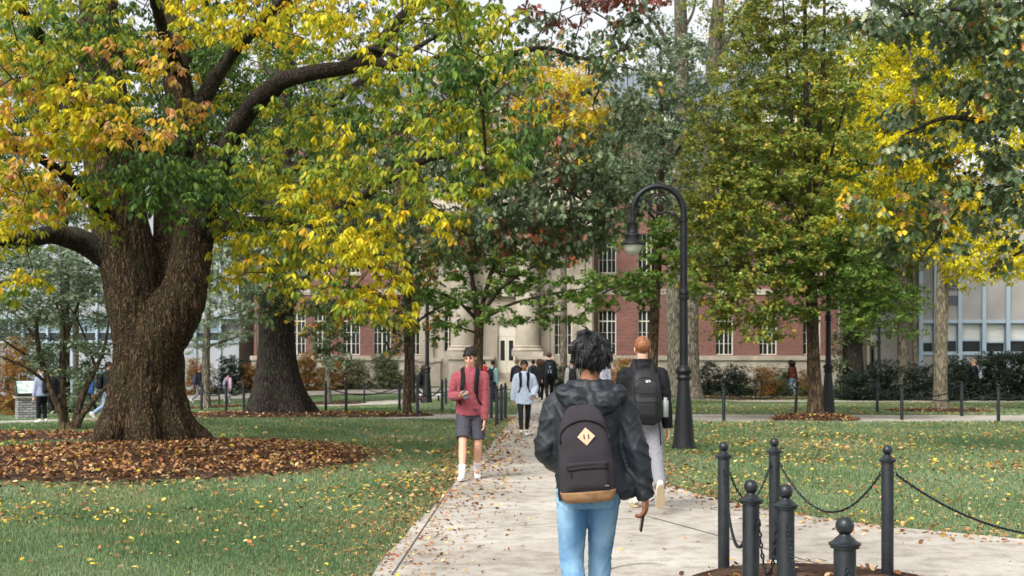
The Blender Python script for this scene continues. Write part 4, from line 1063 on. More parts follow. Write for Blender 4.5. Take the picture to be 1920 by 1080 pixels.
# ---------------------------------------------------------------- maple on the right lawn
rng = np.random.default_rng(9)
t = tree_at(MAPLE, 'maple_tree', 'young multi stemmed maple with tan tipped green leaves on a small mulch mound at right')
with WorldKids(t):
    Y = MAPLE.y
    make_trunk(t, MAPLE, [(1529, 792, 30), (1528, 740, 27), (1526, 690, 25), (1524, 630, 23), (1522, 570, 22), (1521, 520, 20)], M['bark_brown'], flare=1.35, sides=18, flare_h=.5)
    limbs = [[P4(1521, 525, Y, 19), P4(1516, 400, Y, 15), P4(1513, 250, Y - .1, 12), P4(1510, 100, Y - .2, 9), P4(1508, -60, Y - .3, 6), P4(1508, -160, Y - .3, 3)],
             [P4(1521, 520, Y, 14), P4(1528, 380, Y + .2, 12), P4(1536, 240, Y + .3, 10), P4(1544, 100, Y + .4, 8), P4(1546, -60, Y + .5, 4)],
             [P4(1518, 430, Y, 11), P4(1498, 330, Y - .3, 9), P4(1484, 220, Y - .4, 7), P4(1474, 100, Y - .5, 5), P4(1468, 0, Y - .5, 3)],
             [P4(1521, 560, Y, 8), P4(1460, 520, Y - .6, 6), P4(1390, 500, Y - 1.1, 4), P4(1330, 500, Y - 1.4, 2)],
             [P4(1521, 540, Y, 8), P4(1590, 520, Y - .5, 6), P4(1660, 540, Y - .8, 4), P4(1720, 570, Y - 1, 2)],
             [P4(1516, 420, Y, 8), P4(1450, 350, Y - .8, 6), P4(1380, 280, Y - 1.2, 4), P4(1320, 230, Y - 1.5, 2)],
             [P4(1530, 380, Y, 8), P4(1570, 250, Y + .2, 5), P4(1600, 130, Y + .3, 3)],
             [P4(1519, 470, Y, 7), P4(1440, 430, Y + .6, 5), P4(1360, 400, Y + 1, 3)],
             [P4(1518, 480, Y, 7), P4(1500, 420, Y - 1.4, 5), P4(1480, 380, Y - 2.4, 3)]]
    make_limbs(t, limbs, M['twig'])
    B = [(1500, 40, 110, 70, Y, 1.3, 'MT', 1.6), (1430, 120, 90, 70, Y - .2, 1.3, 'MT', 1.8), (1390, 60, 60, 60, Y, 1, 'MT', 1.2), (1560, 110, 80, 80, Y, 1.3, 'MT', 1.5), (1380, 210, 90, 70, Y - .4, 1.3, 'MT', 2.0), (1480, 210, 100, 80, Y - .2, 1.5, 'M', 1.8), (1590, 220, 60, 70, Y, 1.2, 'M', 1.2), (1340, 290, 70, 60, Y - .6, 1.2, 'MT', 2.0), (1430, 300, 100, 70, Y - .5, 1.5, 'M', 2.2), (1540, 320, 90, 70, Y - .4, 1.4, 'M', 1.6), (1350, 380, 80, 60, Y - .7, 1.2, 'MT', 2.2), (1450, 400, 110, 70, Y - .7, 1.5, 'M', 2.5), (1570, 420, 80, 60, Y - .6, 1.2, 'M', 2.0), (1340, 470, 70, 60, Y - .8, 1.1, 'MT', 2.2), (1430, 480, 110, 60, Y - .8, 1.4, 'M', 2.6), (1540, 490, 90, 50, Y - .8, 1.2, 'MG', 2.2), (1340, 550, 60, 50, Y - .8, 1, 'M', 2.0), (1420, 560, 90, 45, Y - .8, 1.2, 'M', 2.4), (1500, 560, 60, 40, Y - .7, 1, 'MG', 1.8), (1610, 520, 70, 45, Y - .6, 1, 'MG', 2.2), (1650, 570, 60, 36, Y - .7, .9, 'MG', 2.0), (1590, 580, 50, 36, Y - .5, .8, 'MG', 1.8), (1420, 615, 60, 30, Y - .8, .9, 'M', 1.9), (1360, 610, 50, 24, Y - .8, .8, 'M', 1.5), (1480, 600, 40, 24, Y - .8, .6, 'M', 1.4), (1700, 560, 40, 22, Y - .8, .6, 'MG', 1.4), (1640, 470, 50, 40, Y - .4, .9, 'MG', 1.5), (1700, 620, 26, 22, Y - .6, .5, 'MG', 1.2),
         (1500, 300, 130, 250, Y + 2.0, 1, 'MG', 1.0), (1500, -90, 120, 80, Y, 1.5, 'MT', 1.0)]
    LEAVES['maple'] = make_crown(t, B, limbs, 'maple', 0.09, 0.34, 9, 6, 'leaf', rng, droop=0.35, twig_r=0.008, flatn=.4)

COVER = 1.9
# ---------------------------------------------------------------- yellow tree with the straight pale trunk
rng = np.random.default_rng(12)
t = tree_at(PALE, 'yellow_tree', 'tree with a straight pale trunk and bright yellow leaves behind the right lawn')
with WorldKids(t):
    Y = PALE.y
    L4 = make_trunk(t, PALE, [(1763, 775, 27), (1763, 730, 25), (1764, 660, 24), (1766, 580, 23), (1768, 500, 22), (1770, 430, 22), (1768, 360, 20)], M['bark_pale'], flare=1.3, flare_h=.6)
    limbs = [[P4(1770, 440, Y, 18), P4(1750, 330, Y, 14), P4(1720, 200, Y, 9), P4(1700, 60, Y, 5)], [P4(1769, 430, Y, 16), P4(1800, 390, Y - .3, 12), P4(1850, 330, Y - .6, 8), P4(1920, 280, Y - .8, 4)],
             [P4(1768, 400, Y, 13), P4(1690, 330, Y, 9), P4(1600, 300, Y + .3, 5), P4(1540, 310, Y + .5, 3)], [P4(1769, 410, Y, 12), P4(1820, 420, Y - .6, 7), P4(1880, 430, Y - 1, 3)]]
    make_limbs(t, limbs, M['bark_pale'])
    B = [(1690, 130, 70, 60, Y + .5, 1.5, 'BY', 1.7), (1660, 210, 60, 60, Y + .5, 1.5, 'BY', 1.8), (1600, 290, 90, 60, Y + 1, 1.5, 'BY', 1.5), (1700, 280, 80, 70, Y + .5, 1.5, 'BY', 1.8), (1640, 380, 80, 60, Y + .8, 1.4, 'BY', 1.4), (1740, 380, 80, 60, Y + .5, 1.5, 'BY', 1.5), (1800, 260, 70, 80, Y, 1.5, 'BY', 1.5), (1850, 400, 90, 40, Y - .5, 1.2, 'BY', 2.0), (1830, 470, 90, 36, Y - .6, 1, 'BY', 2.2), (1900, 480, 40, 36, Y - .8, .8, 'BY', 2.0), (1800, 510, 36, 22, Y - .5, .6, 'BY', 1.8), (1560, 380, 60, 60, Y + 1.2, 1.2, 'BY', 1.0), (1900, 330, 60, 80, Y, 1.2, 'BY', 1.2), (1380, 380, 60, 30, Y + 3, 1, 'BY', 1.0), (1560, 170, 60, 60, Y + 1, 1.4, 'BY', .7), (1770, 60, 160, 70, Y + 1, 2, 'YG', 1.2), (1900, 160, 80, 80, Y + .5, 2, 'YG', 1.3), (1760, -90, 180, 70, Y, 2, 'BY', .8), (2000, 300, 80, 160, Y, 2, 'BY', .8)]
    LEAVES['yel'] = make_crown(t, B, limbs, 'lance', 0.15, 0.5, 8, 7, 'leaf', rng, droop=0.6, twig_r=0.011)

# ---------------------------------------------------------------- small maple in front of the stone pavilion
rng = np.random.default_rng(14)
b = Vector((ux(897, 52), 52, gzf(ux(897, 52), 52)))
t = tree_at(b, 'maple_tree', 'slender maple with layered light green branches in front of the stone columns')
with WorldKids(t):
    Y = b.y
    make_trunk(t, b, [(896, 752, 21), (896, 700, 19), (897, 650, 18), (898, 600, 17), (894, 570, 16)], M['bark_brown'], flare=1.4)
    limbs = [[P4(896, 585, Y, 12), P4(888, 540, Y, 9), P4(880, 470, Y, 6), P4(876, 390, Y, 4)], [P4(898, 600, Y, 10), P4(915, 530, Y, 8), P4(935, 470, Y, 6), P4(960, 400, Y, 4)], [P4(899, 595, Y, 9), P4(940, 540, Y - .4, 7), P4(1000, 500, Y - .8, 5), P4(1070, 470, Y - 1, 3)],
             [P4(900, 600, Y, 8), P4(960, 570, Y - .5, 6), P4(1040, 550, Y - 1, 4), P4(1100, 540, Y - 1.2, 2)], [P4(896, 600, Y, 8), P4(850, 560, Y - .4, 5), P4(790, 540, Y - .8, 3)], [P4(897, 625, Y, 5), P4(850, 610, Y - .8, 3), P4(800, 588, Y - 1, 2)]]
    make_limbs(t, limbs, M['twig'])
    B = [(830, 500, 70, 28, Y - .3, 1.2, 'MG', 1.5), (900, 470, 60, 30, Y, 1.3, 'MG', 1.2), (980, 490, 70, 26, Y - .4, 1.2, 'MG', 1.3), (1050, 470, 60, 26, Y - .6, 1, 'MG', 1.3), (1000, 545, 90, 24, Y - .6, 1.2, 'MG', 1.5), (1080, 540, 50, 22, Y - .8, .9, 'MG', 1.5), (1060, 585, 50, 20, Y - .8, .8, 'MG', 1.5), (800, 555, 50, 24, Y - .6, 1, 'MG', 1.4), (860, 565, 50, 24, Y - .8, 1, 'MG', 1.4), (850, 610, 50, 18, Y - .9, .7, 'MG', 1.2), (940, 590, 60, 18, Y - .9, .8, 'MG', 1.1), (990, 600, 40, 14, Y - .8, .6, 'MG', 1.0), (760, 520, 40, 30, Y, .8, 'MG', 1.0), (950, 430, 90, 30, Y, 1.2, 'MG', 1.0), (870, 430, 60, 30, Y, 1.2, 'MG', 1.0), (930, 520, 70, 34, Y + .6, 1.2, 'MG', 1.2), (1020, 430, 80, 30, Y + .5, 1.2, 'MG', 1.1), (960, 460, 70, 30, Y, 1.2, 'MG', 1.1)]
    LEAVES['sm'] = make_crown(t, B, limbs, 'maple', 0.14, 0.5, 8, 6, 'leaf', rng, droop=0.35, twig_r=0.011, flatn=.3)

# ---------------------------------------------------------------- tree right of the lamp arm, grey green small leaves
rng = np.random.default_rng(15)
b = Vector((ux(1226, 46), 46, gzf(ux(1226, 46), 46)))
t = tree_at(b, 'oak_tree', 'slim grey green tree with a bare lower trunk standing behind the lamp post')
with WorldKids(t):
    Y = b.y
    make_trunk(t, b, [(1222, 768, 24), (1223, 700, 21), (1226, 620, 19), (1230, 540, 18), (1234, 450, 16), (1238, 380, 13)], M['bark_brown'], flare=1.3)
    limbs = [[P4(1238, 390, Y, 11), P4(1242, 280, Y, 9), P4(1240, 180, Y, 7), P4(1238, 80, Y, 4)], [P4(1233, 480, Y, 7), P4(1190, 520, Y - .5, 5), P4(1130, 550, Y - .8, 3)], [P4(1236, 420, Y, 7), P4(1180, 360, Y - .3, 5), P4(1130, 320, Y - .5, 3)], [P4(1240, 330, Y, 6), P4(1290, 250, Y, 4), P4(1320, 190, Y, 2)], [P4(1235, 430, Y, 6), P4(1290, 400, Y - .5, 3)]]
    make_limbs(t, limbs, M['twig'])
    B = [(1250, 110, 70, 60, Y, 1.3, 'GR', 1.1), (1230, 200, 70, 60, Y, 1.4, 'GR', 1.3), (1190, 290, 60, 50, Y, 1.3, 'GR', 1.4), (1280, 280, 60, 60, Y, 1.2, 'GR', 1.2), (1250, 350, 70, 40, Y - .3, 1.2, 'GR', 1.4), (1170, 350, 50, 40, Y - .4, 1, 'GR', 1.3), (1190, 440, 60, 34, Y - .4, 1, 'MG', 1.4), (1250, 470, 50, 40, Y - .5, 1, 'MG', 1.5), (1160, 520, 60, 26, Y - .7, 1, 'MG', 1.6), (1210, 530, 50, 26, Y - .7, 1, 'MG', 1.5), (1130, 560, 40, 22, Y - .8, .8, 'MG', 1.5), (1180, 560, 50, 16, Y - .7, .8, 'MG', 1.2), (1290, 430, 36, 50, Y - .4, 1, 'M', 1.4), (1300, 200, 40, 60, Y, 1, 'GR', 1.1), (1290, 510, 36, 36, Y - .4, .8, 'M', 1.3), (1180, 220, 40, 40, Y, 1, 'GR', .9)]
    LEAVES['gt'] = make_crown(t, B, limbs, 'maple', 0.13, 0.46, 8, 6, 'leaf', rng, droop=0.45, twig_r=0.011, flatn=.45)

# ---------------------------------------------------------------- tall old split trunk behind the lamp
rng = np.random.default_rng(16)
b = Vector((ux(1281, 57), 57, gzf(ux(1281, 57), 57)))
t = tree_at(b, 'old_tree', 'tall old tree with a thick split pale trunk rising behind the lamp post')
with WorldKids(t):
    Y = b.y
    mb = MB()
    for pts in ([(1268, 758, 40), (1268, 700, 34), (1266, 640, 32), (1264, 560, 32), (1270, 440, 32), (1277, 300, 30), (1278, 150, 27), (1276, 20, 24), (1272, -120, 16)], [(1294, 758, 40), (1294, 700, 36), (1293, 640, 34), (1295, 560, 32), (1305, 440, 30), (1318, 300, 28), (1334, 150, 26), (1346, 20, 24), (1360, -120, 16)]):
        q = catmull([P4(u, v, Y, w) for u, v, w in pts], 8)
        mb.tube([p[:3] for p in q], [p[3] * (1 + .5 * math.exp(-max(0, p[2] - b.z) / .5)) for p in q], 16)
    me = remesh(mb, 'trunk', 0.06, 3); link('trunk', me, M['bark_grey'], t)
    limbs = [[P4(1278, 160, Y, 12), P4(1240, 60, Y, 8), P4(1200, 20, Y, 4)], [P4(1338, 120, Y, 10), P4(1390, 30, Y, 6), P4(1440, -20, Y, 3)], [P4(1277, 60, Y, 8), P4(1300, 20, Y, 5), P4(1310, -60, Y, 3)], [P4(1320, 290, Y, 10), P4(1380, 220, Y, 6), P4(1420, 150, Y, 3)]]
    make_limbs(t, limbs, M['bark_grey'])
    B = [(1240, 60, 60, 40, Y, 2, 'GR', .6), (1310, 130, 50, 40, Y, 2, 'M', .5), (1380, 40, 60, 40, Y, 2, 'MT', .7), (1300, 20, 60, 20, Y, 2, 'YG', .35), (1350, 220, 60, 60, Y, 2, 'GR', .8), (1300, -80, 160, 70, Y, 3, 'YG', .6), (1250, 230, 60, 60, Y, 2, 'GR', .8)]
    LEAVES['old'] = make_crown(t, B, limbs, 'simple', 0.15, 0.6, 8, 6, 'leaf', rng, droop=0.5, twig_r=0.012)

# ---------------------------------------------------------------- orange tree far behind the oak crown
rng = np.random.default_rng(17)
b = Vector((ux(1062, 66), 66, gzf(ux(1062, 66), 66)))
t = tree_at(b, 'autumn_tree', 'bright orange yellow tree glowing behind the dark oak crown in the centre')
with WorldKids(t):
    Y = b.y
    make_trunk(t, b, [(1056, 745, 15), (1057, 600, 13), (1056, 450, 11), (1054, 300, 8)], M['bark_grey'], flare=1.3)
    limbs = [[P4(1054, 310, Y, 7), P4(1050, 200, Y, 5), P4(1050, 120, Y, 3)], [P4(1055, 360, Y, 6), P4(1100, 270, Y, 4), P4(1140, 220, Y, 2)], [P4(1055, 350, Y, 6), P4(1000, 250, Y, 4), P4(960, 190, Y, 2)]]
    make_limbs(t, limbs, M['twig'])
    B = [(1040, 150, 80, 50, Y, 2, 'OY', 1.3), (1085, 215, 70, 60, Y, 2, 'OY', 1.5), (950, 200, 90, 50, Y, 2, 'OY', 1.0), (1120, 170, 40, 50, Y, 2, 'YG', .8), (1060, 190, 80, 70, Y - 2, 1, 'BY', .7), (990, 160, 50, 40, Y, 1.2, 'OY', 1.2), (1130, 260, 50, 50, Y, 1.2, 'BY', 1.6), (1030, 240, 70, 50, Y, 1.5, 'OY', 1.8), (860, 140, 60, 30, Y, 1.2, 'OY', .8), (1090, 300, 60, 40, Y, 1.4, 'BY', 1.6), (1010, 110, 40, 24, Y, 1, 'O', 1.0), (1150, 230, 30, 30, Y, .8, 'OY', 1.0)]
    LEAVES['or'] = make_crown(t, B, limbs, 'simple', 0.16, 0.6, 9, 6, 'leaf', rng, droop=0.5, twig_r=0.012)

# ---------------------------------------------------------------- slim stems along the cross path
def slim(base, name, label, pts, B, bark, shape, leaf, r, seed, droop=.5, limbs=(), sprays=8, per=6, matl='leaf', flare=1.3, twig_r=.009, flatn=.45):
    rg = np.random.default_rng(seed)
    t = tree_at(base, name, label)
    with WorldKids(t):
        L4 = make_trunk(t, base, pts, M[bark], flare=flare)
        lb = [[P4(u, v, base.y + d, w) for u, v, d, w in l] for l in limbs]
        if lb: make_limbs(t, lb, M['twig'])
        LEAVES[label[:8]] = make_crown(t, [(a[0], a[1], a[2], a[3], base.y + a[4], a[5], a[6], a[7]) for a in B], [L4[len(L4) // 2:]] + lb, shape, leaf, r, sprays, per, matl, rg, droop=droop, twig_r=twig_r, flatn=flatn)
    return t

slim(gp(765, 779), 'young_oak', 'slender young tree between the bollards left of the man in the red hoodie',
     [(764, 782, 15), (764, 720, 13), (765, 650, 12), (766, 590, 11), (768, 520, 9), (770, 440, 7)],
     [(770, 600, 50, 26, 0, .8, 'KY', 1.2), (745, 560, 60, 30, 0, .8, 'KY', 1.3), (810, 560, 50, 26, 0, .8, 'MG', 1.0), (780, 500, 70, 40, 0, 1, 'KY', 1.2), (740, 640, 24, 22, -.2, .4, 'KY', .9), (800, 630, 24, 16, -.2, .4, 'MG', .8), (770, 440, 60, 30, 0, 1, 'KY', 1.0)],
     'bark_brown', 'oak', 0.15, 0.4, 21, limbs=[[(766, 620, 0, 5), (800, 590, 0, 4), (840, 570, 0, 2)], [(766, 600, 0, 5), (735, 570, 0, 3), (710, 560, 0, 2)]])
slim(gp(615, 757), 'young_oak', 'slim tree with drooping dark leaves in front of the autumn shrubs at left',
     [(615, 762, 13), (615, 720, 12), (615, 670, 11), (614, 610, 10), (612, 540, 8)],
     [(618, 640, 30, 34, -.3, .6, 'K', 1.6), (640, 610, 40, 24, -.2, .8, 'K', 1.2), (590, 600, 50, 30, 0, 1, 'KY', 1.2), (612, 560, 60, 30, 0, 1, 'K', 1.2), (612, 675, 14, 16, -.3, .3, 'D', 1.4), (640, 660, 12, 20, -.3, .3, 'K', .9)],
     'bark_grey', 'oak', 0.17, 0.42, 22)
slim(gp(388, 768), 'dogwood_tree', 'grey trunk with flat tiers of grey green leaves just right of the big tree',
     [(386, 772, 19), (386, 740, 16), (386, 690, 15), (387, 640, 14), (390, 580, 11), (392, 530, 8)],
     [(420, 600, 60, 14, -.3, 1, 'D', 1.5), (400, 565, 46, 14, -.2, 1, 'D', 1.4), (450, 575, 40, 12, -.3, .8, 'D', 1.3), (400, 640, 46, 12, -.4, .8, 'D', 1.4), (440, 630, 46, 10, -.4, .8, 'D', 1.3), (470, 598, 30, 9, -.3, .6, 'D', 1.1), (400, 530, 40, 16, 0, .8, 'D', 1.2), (370, 655, 20, 10, -.3, .6, 'D', 1.0), (365, 610, 30, 14, 0, .8, 'D', 1.2)],
     'bark_grey', 'simple', 0.12, 0.42, 23, droop=.2, limbs=[[(386, 650, 0, 6), (420, 640, -.2, 4), (480, 620, -.4, 2)], [(388, 600, 0, 5), (430, 590, -.2, 3), (470, 580, -.3, 2)]], flatn=.22)
slim(gp(1693, 748), 'bare_trunk_tree', 'pale grey mottled trunk, thicker of the pair before the dark hedge on the right',
     [(1694, 752, 27), (1694, 710, 23), (1693, 660, 21), (1692, 600, 20), (1690, 520, 18), (1690, 420, 14), (1692, 300, 9)],
     [(1690, 560, 50, 30, 0, 1.2, 'MG', 1.0), (1660, 460, 70, 60, 0, 1.6, 'KY', 1.0), (1720, 380, 90, 70, 0, 1.8, 'YG', 1.0), (1680, 260, 100, 80, 0, 2, 'YG', 1.0), (1650, 620, 36, 26, -.3, .8, 'MG', .8)],
     'bark_grey', 'simple', 0.15, 0.55, 24, flare=1.45)
slim(gp(1717, 746), 'bare_trunk_tree', 'slim pale stem beside the thicker mottled trunk before the dark hedge',
     [(1718, 749, 14), (1717, 700, 11), (1715, 650, 9), (1713, 590, 9), (1712, 500, 7), (1712, 400, 5)],
     [(1715, 560, 34, 26, 0, .8, 'MG', .8), (1715, 460, 50, 50, 0, 1.2, 'YG', .8), (1712, 380, 50, 50, 0, 1.2, 'YG', .8)],
     'bark_pale', 'simple', 0.14, 0.45, 25)
slim(Vector((ux(1598, 62), 62, gzf(ux(1598, 62), 62))), 'ivy_tree', 'broad dark trunk with ivy leaves climbing it beside the corner of the brick hall',
     [(1600, 750, 46), (1600, 710, 40), (1598, 660, 36), (1598, 600, 34), (1600, 520, 30), (1604, 400, 24), (1608, 250, 16)],
     [(1578, 640, 12, 50, -.6, .3, 'K', 1.4), (1574, 700, 10, 34, -.6, .3, 'K', 1.0), (1610, 610, 30, 30, -.7, .3, 'MG', 1.2), (1620, 540, 60, 40, 0, 1.6, 'MG', 1.2), (1590, 440, 90, 60, 0, 2, 'M', 1.1), (1610, 300, 110, 90, 0, 2.5, 'M', 1.0), (1600, 160, 110, 90, 0, 2.5, 'YG', .9)],
     'bark_oak', 'simple', 0.16, 0.5, 26, flare=1.3, sprays=9)
# stems at far left
for k, (u, v, w, lab) in enumerate(((121, 742, 15, 'straight brown stem behind the stone sign at far left'), (143, 744, 10, 'thin brown stem right behind the dogwood fork'))):
    b = gp(u, v + 8)
    slim(b, 'slim_tree', lab, [(u, v + 12, w), (u, v - 40, w * .85), (u + 1, v - 110, w * .75), (u + 2, v - 190, w * .6), (u + 4, v - 260, w * .4)],
         [(u - 20, 590, 60, 30, 0, 1.2, 'D', .9), (u + 10, 530, 70, 40, 0, 1.5, 'D', .9)], 'bark_brown', 'simple', 0.13, 0.5, 30 + k)

COVER = 3.6
# ---------------------------------------------------------------- multi stemmed dogwood at the left edge
rng = np.random.default_rng(40)
b = gp(133, 807)
t = tree_at(b, 'dogwood_tree', 'multi stemmed dogwood with grey green layered foliage left of the big tree')
with WorldKids(t):
    Y = b.y
    stems = [[P4(122, 812, Y, 15), P4(112, 770, Y, 13), P4(95, 730, Y, 12), P4(82, 690, Y, 11), P4(70, 640, Y - .2, 9), P4(66, 600, Y - .3, 7), P4(40, 570, Y - .4, 4)],
             [P4(130, 812, Y, 13), P4(120, 760, Y + .2, 11), P4(119, 700, Y + .2, 10), P4(122, 640, Y + .2, 8), P4(118, 580, Y + .2, 5)],
             [P4(136, 812, Y, 16), P4(146, 770, Y - .1, 14), P4(160, 730, Y - .1, 12), P4(180, 690, Y - .2, 9), P4(196, 650, Y - .2, 7), P4(206, 590, Y - .3, 4)],
             [P4(140, 812, Y, 14), P4(154, 780, Y - .2, 11), P4(176, 750, Y - .3, 9), P4(200, 725, Y - .3, 8), P4(225, 700, Y - .4, 6), P4(250, 660, Y - .4, 3)]]
    mb = MB()
    for s_ in stems:
        q = catmull(s_, 6); mb.tube([p[:3] for p in q], [p[3] for p in q], 10)
    me = remesh(mb, 'trunk', 0.02, 2); link('trunk', me, M['bark_brown'], t)
    limbs = [[P4(80, 680, Y, 7), P4(40, 660, Y - .4, 5), P4(-20, 620, Y - .8, 3)], [P4(90, 720, Y, 6), P4(50, 690, Y - .4, 5), P4(0, 668, Y - .7, 3)], [P4(70, 640, Y - .2, 6), P4(30, 590, Y, 4), P4(-30, 560, Y, 2)], [P4(122, 640, Y + .2, 6), P4(150, 560, Y, 4), P4(170, 500, Y, 2)], [P4(180, 690, Y - .2, 6), P4(150, 610, Y - .3, 4), P4(120, 560, Y - .4, 2)], [P4(119, 600, Y + .2, 5), P4(80, 520, Y, 3), P4(50, 480, Y, 2)]]
    make_limbs(t, limbs, M['bark_brown'])
    B = [(50, 480, 80, 14, Y, 1.4, 'D', 1.8), (120, 490, 80, 16, Y, 1.4, 'D', 1.8), (170, 520, 50, 18, Y, 1.2, 'D', 1.6), (80, 525, 90, 15, Y - .2, 1.4, 'D', 1.7), (20, 515, 50, 14, Y, 1, 'D', 1.4), (140, 560, 80, 15, Y - .2, 1.4, 'D', 1.8), (40, 570, 70, 13, Y - .4, 1.3, 'D', 1.8), (100, 590, 60, 12, Y - .4, 1.2, 'D', 1.7), (180, 600, 40, 16, Y - .2, 1, 'D', 1.5), (20, 610, 60, 12, Y - .5, 1, 'D', 1.7), (60, 640, 40, 10, Y - .4, .8, 'D', 1.2), (130, 640, 36, 12, Y - .2, .8, 'D', 1.1), (170, 660, 40, 16, Y - .3, .8, 'GR', 1.4), (150, 690, 40, 18, Y - .1, .6, 'GR', 1.3), (100, 670, 30, 14, Y, .6, 'GR', 1.0), (-60, 540, 60, 70, Y, 1.4, 'D', .9), (90, 460, 60, 10, Y, 1.2, 'D', 1.4)]
    LEAVES['dog'] = make_crown(t, B, limbs + stems, 'simple', 0.115, 0.4, 9, 6, 'leaf', rng, droop=.15, twig_r=.008, flatn=.2)

COVER = 2.2
# ---------------------------------------------------------------- big trees standing behind, seen through the gaps
rng = np.random.default_rng(50)
for k, (u, Yb, pal, lab, bl) in enumerate((
    (121, 62, 'GR', 'dark green tree filling the gap behind the big tree at far left', [(60, 200, 130, 110, 1.3), (150, 330, 110, 90, 1.2), (30, 400, 90, 70, 1.1), (110, 60, 140, 80, 1.0)]),
    (522, 66, 'K', 'tall dark tree behind the big forked trunk', [(400, 150, 140, 100, 1.1), (440, 300, 120, 90, 1.3), (470, 420, 110, 70, 1.2), (560, 200, 110, 80, 1.0), (300, 260, 100, 100, 1.1)]),
    (768, 62, 'KY', 'grey green tree behind the hanging yellow leaves left of centre', [(690, 330, 120, 80, 1.2), (740, 440, 110, 60, 1.1), (640, 440, 90, 60, 1.1), (760, 250, 100, 70, .7)]),
    (1284, 63, 'GR', 'grey green tree filling the space behind the old split trunk', [(1200, 330, 70, 50, 1.1), (1290, 250, 110, 70, 1.3), (1340, 350, 100, 80, 1.4), (1390, 450, 90, 70, 1.4), (1240, 120, 60, 50, .8), (1370, 150, 90, 70, 1.0), (1300, 420, 60, 50, 1.1), (1420, 60, 80, 60, .9)]),
    (1602, 66, 'MG', 'green tree behind the maple crown near the hall corner', [(1560, 420, 110, 80, 1.4), (1500, 300, 100, 90, 1.3), (1620, 280, 100, 90, 1.3), (1660, 440, 90, 70, 1.4), (1560, 140, 120, 90, 1.2), (1640, 540, 70, 40, 1.2), (1700, 150, 90, 80, 1.1)]),
    (1766, 54, 'YG', 'yellow green tree behind the oak leaves at far right', [(1850, 100, 130, 100, 1.2), (1780, 200, 110, 80, 1.1), (1900, 280, 80, 90, 1.2), (1700, 100, 100, 80, .9)]))):
    b = Vector((ux(u, Yb), Yb, gzf(ux(u, Yb), Yb)))
    t = tree_at(b, 'background_tree', lab)
    with WorldKids(t):
        L4 = make_trunk(t, b, [(u, 745, 22), (u, 650, 18), (u, 500, 16), (u, 350, 12), (u, 150, 7)], M['bark_oak'], flare=1.3)
        make_crown(t, [(a, c, d, e, Yb, 3, pal, f) for a, c, d, e, f in bl], [L4[2:]], 'simple', 0.2, 0.8, 9, 7, 'leaf', rng, droop=.5, twig_r=.016)
# ================================================================ grass, fallen leaves, shrubs
def in_poly(x, y, poly):
    c = np.zeros(len(x), bool)
    n = len(poly); j = n - 1
    for i in range(n):
        xi, yi = poly[i]; xj, yj = poly[j]
        with np.errstate(divide='ignore', invalid='ignore'):
            c ^= ((yi > y) != (yj > y)) & (x < (xj - xi) * (y - yi) / (yj - yi + 1e-12) + xi)
        j = i
    return c
def on_hard(x, y, grow=0.0):
    m = np.zeros(len(x), bool)
    for p in PATHS: m |= in_poly(x, y, p)
    return m
def on_bed(x, y, k=1.0):
    m = np.zeros(len(x), bool)
    for (cx, cy, rx, ry) in BEDS: m |= ((x - cx) / (rx * k)) ** 2 + ((y - cy) / (ry * k)) ** 2 < 1
    return m
def ground_z(x, y):
    z = gz(x, y)
    hs = [0.14, .06, .14, .05, .06, .05, .05, .05, .05, .06]
    for (cx, cy, rx, ry), h in zip(BEDS, hs):
        q = np.sqrt(((x - cx) / rx) ** 2 + ((y - cy) / ry) ** 2)
        z = z + np.where(q < 1, .03 + h * (1 - np.clip(q, 0, 1) ** 2.2), 0)
    return z
def vnoise(x, y, s, seed=0):
    """smooth value noise, vectorised"""
    g = np.random.default_rng(seed).random((64, 64))
    X = x / s + 1000; Y = y / s + 1000
    xi = np.floor(X).astype(int); yi = np.floor(Y).astype(int)
    fx = X - xi; fy = Y - yi; fx = fx * fx * (3 - 2 * fx); fy = fy * fy * (3 - 2 * fy)
    a = g[xi % 64, yi % 64]; b = g[(xi + 1) % 64, yi % 64]; c = g[xi % 64, (yi + 1) % 64]; d = g[(xi + 1) % 64, (yi + 1) % 64]
    return (a * (1 - fx) + b * fx) * (1 - fy) + (c * (1 - fx) + d * fx) * fy

rng = np.random.default_rng(77)
# ---- grass blades, thinner on the ground with distance (but wider blades)
def sample_view(n, y0, y1, u0, u1, power=2.0):
    """ground points whose density falls with the square of the distance"""
    r = rng.random(n)
    y = y0 * (y1 / y0) ** r
    u = u0 + (u1 - u0) * rng.random(n)
    return (u - UC) / F * y, y
xa, ya = sample_view(820000, 8.6, 66, -260, 2180)
k = ~on_hard(xa, ya) & ~on_bed(xa, ya, .97)
xa, ya = xa[k], ya[k]
n = len(xa)
za = gz(xa, ya)
sc = np.sqrt(np.clip(ya / 14, .8, 4.0))
hgt = (0.026 + 0.030 * rng.random(n)) * (0.75 + .5 * vnoise(xa, ya, .45, 4)) * np.clip(sc, 1, 1.5)
az = rng.random(n) * 2 * math.pi
lean = rng.random(n) * .75
dx, dy = np.cos(az), np.sin(az)
wd = 0.0025 * np.clip(ya / 9, 1, 7)
ang = rng.random(n) * math.pi
sx, sy = np.cos(ang) * wd, np.sin(ang) * wd
b0 = np.stack([xa - sx, ya - sy, za - .004], 1); b1 = np.stack([xa + sx, ya + sy, za - .004], 1)
m0 = np.stack([xa - sx * .7 + dx * hgt * lean * .35, ya - sy * .7 + dy * hgt * lean * .35, za + hgt * .62], 1)
m1 = np.stack([xa + sx * .7 + dx * hgt * lean * .35, ya + sy * .7 + dy * hgt * lean * .35, za + hgt * .62], 1)
tp = np.stack([xa + dx * hgt * lean, ya + dy * hgt * lean, za + hgt * (1 - .3 * lean)], 1)
co = np.stack([b0, b1, m1, m0, tp], 1).reshape(-1, 3)
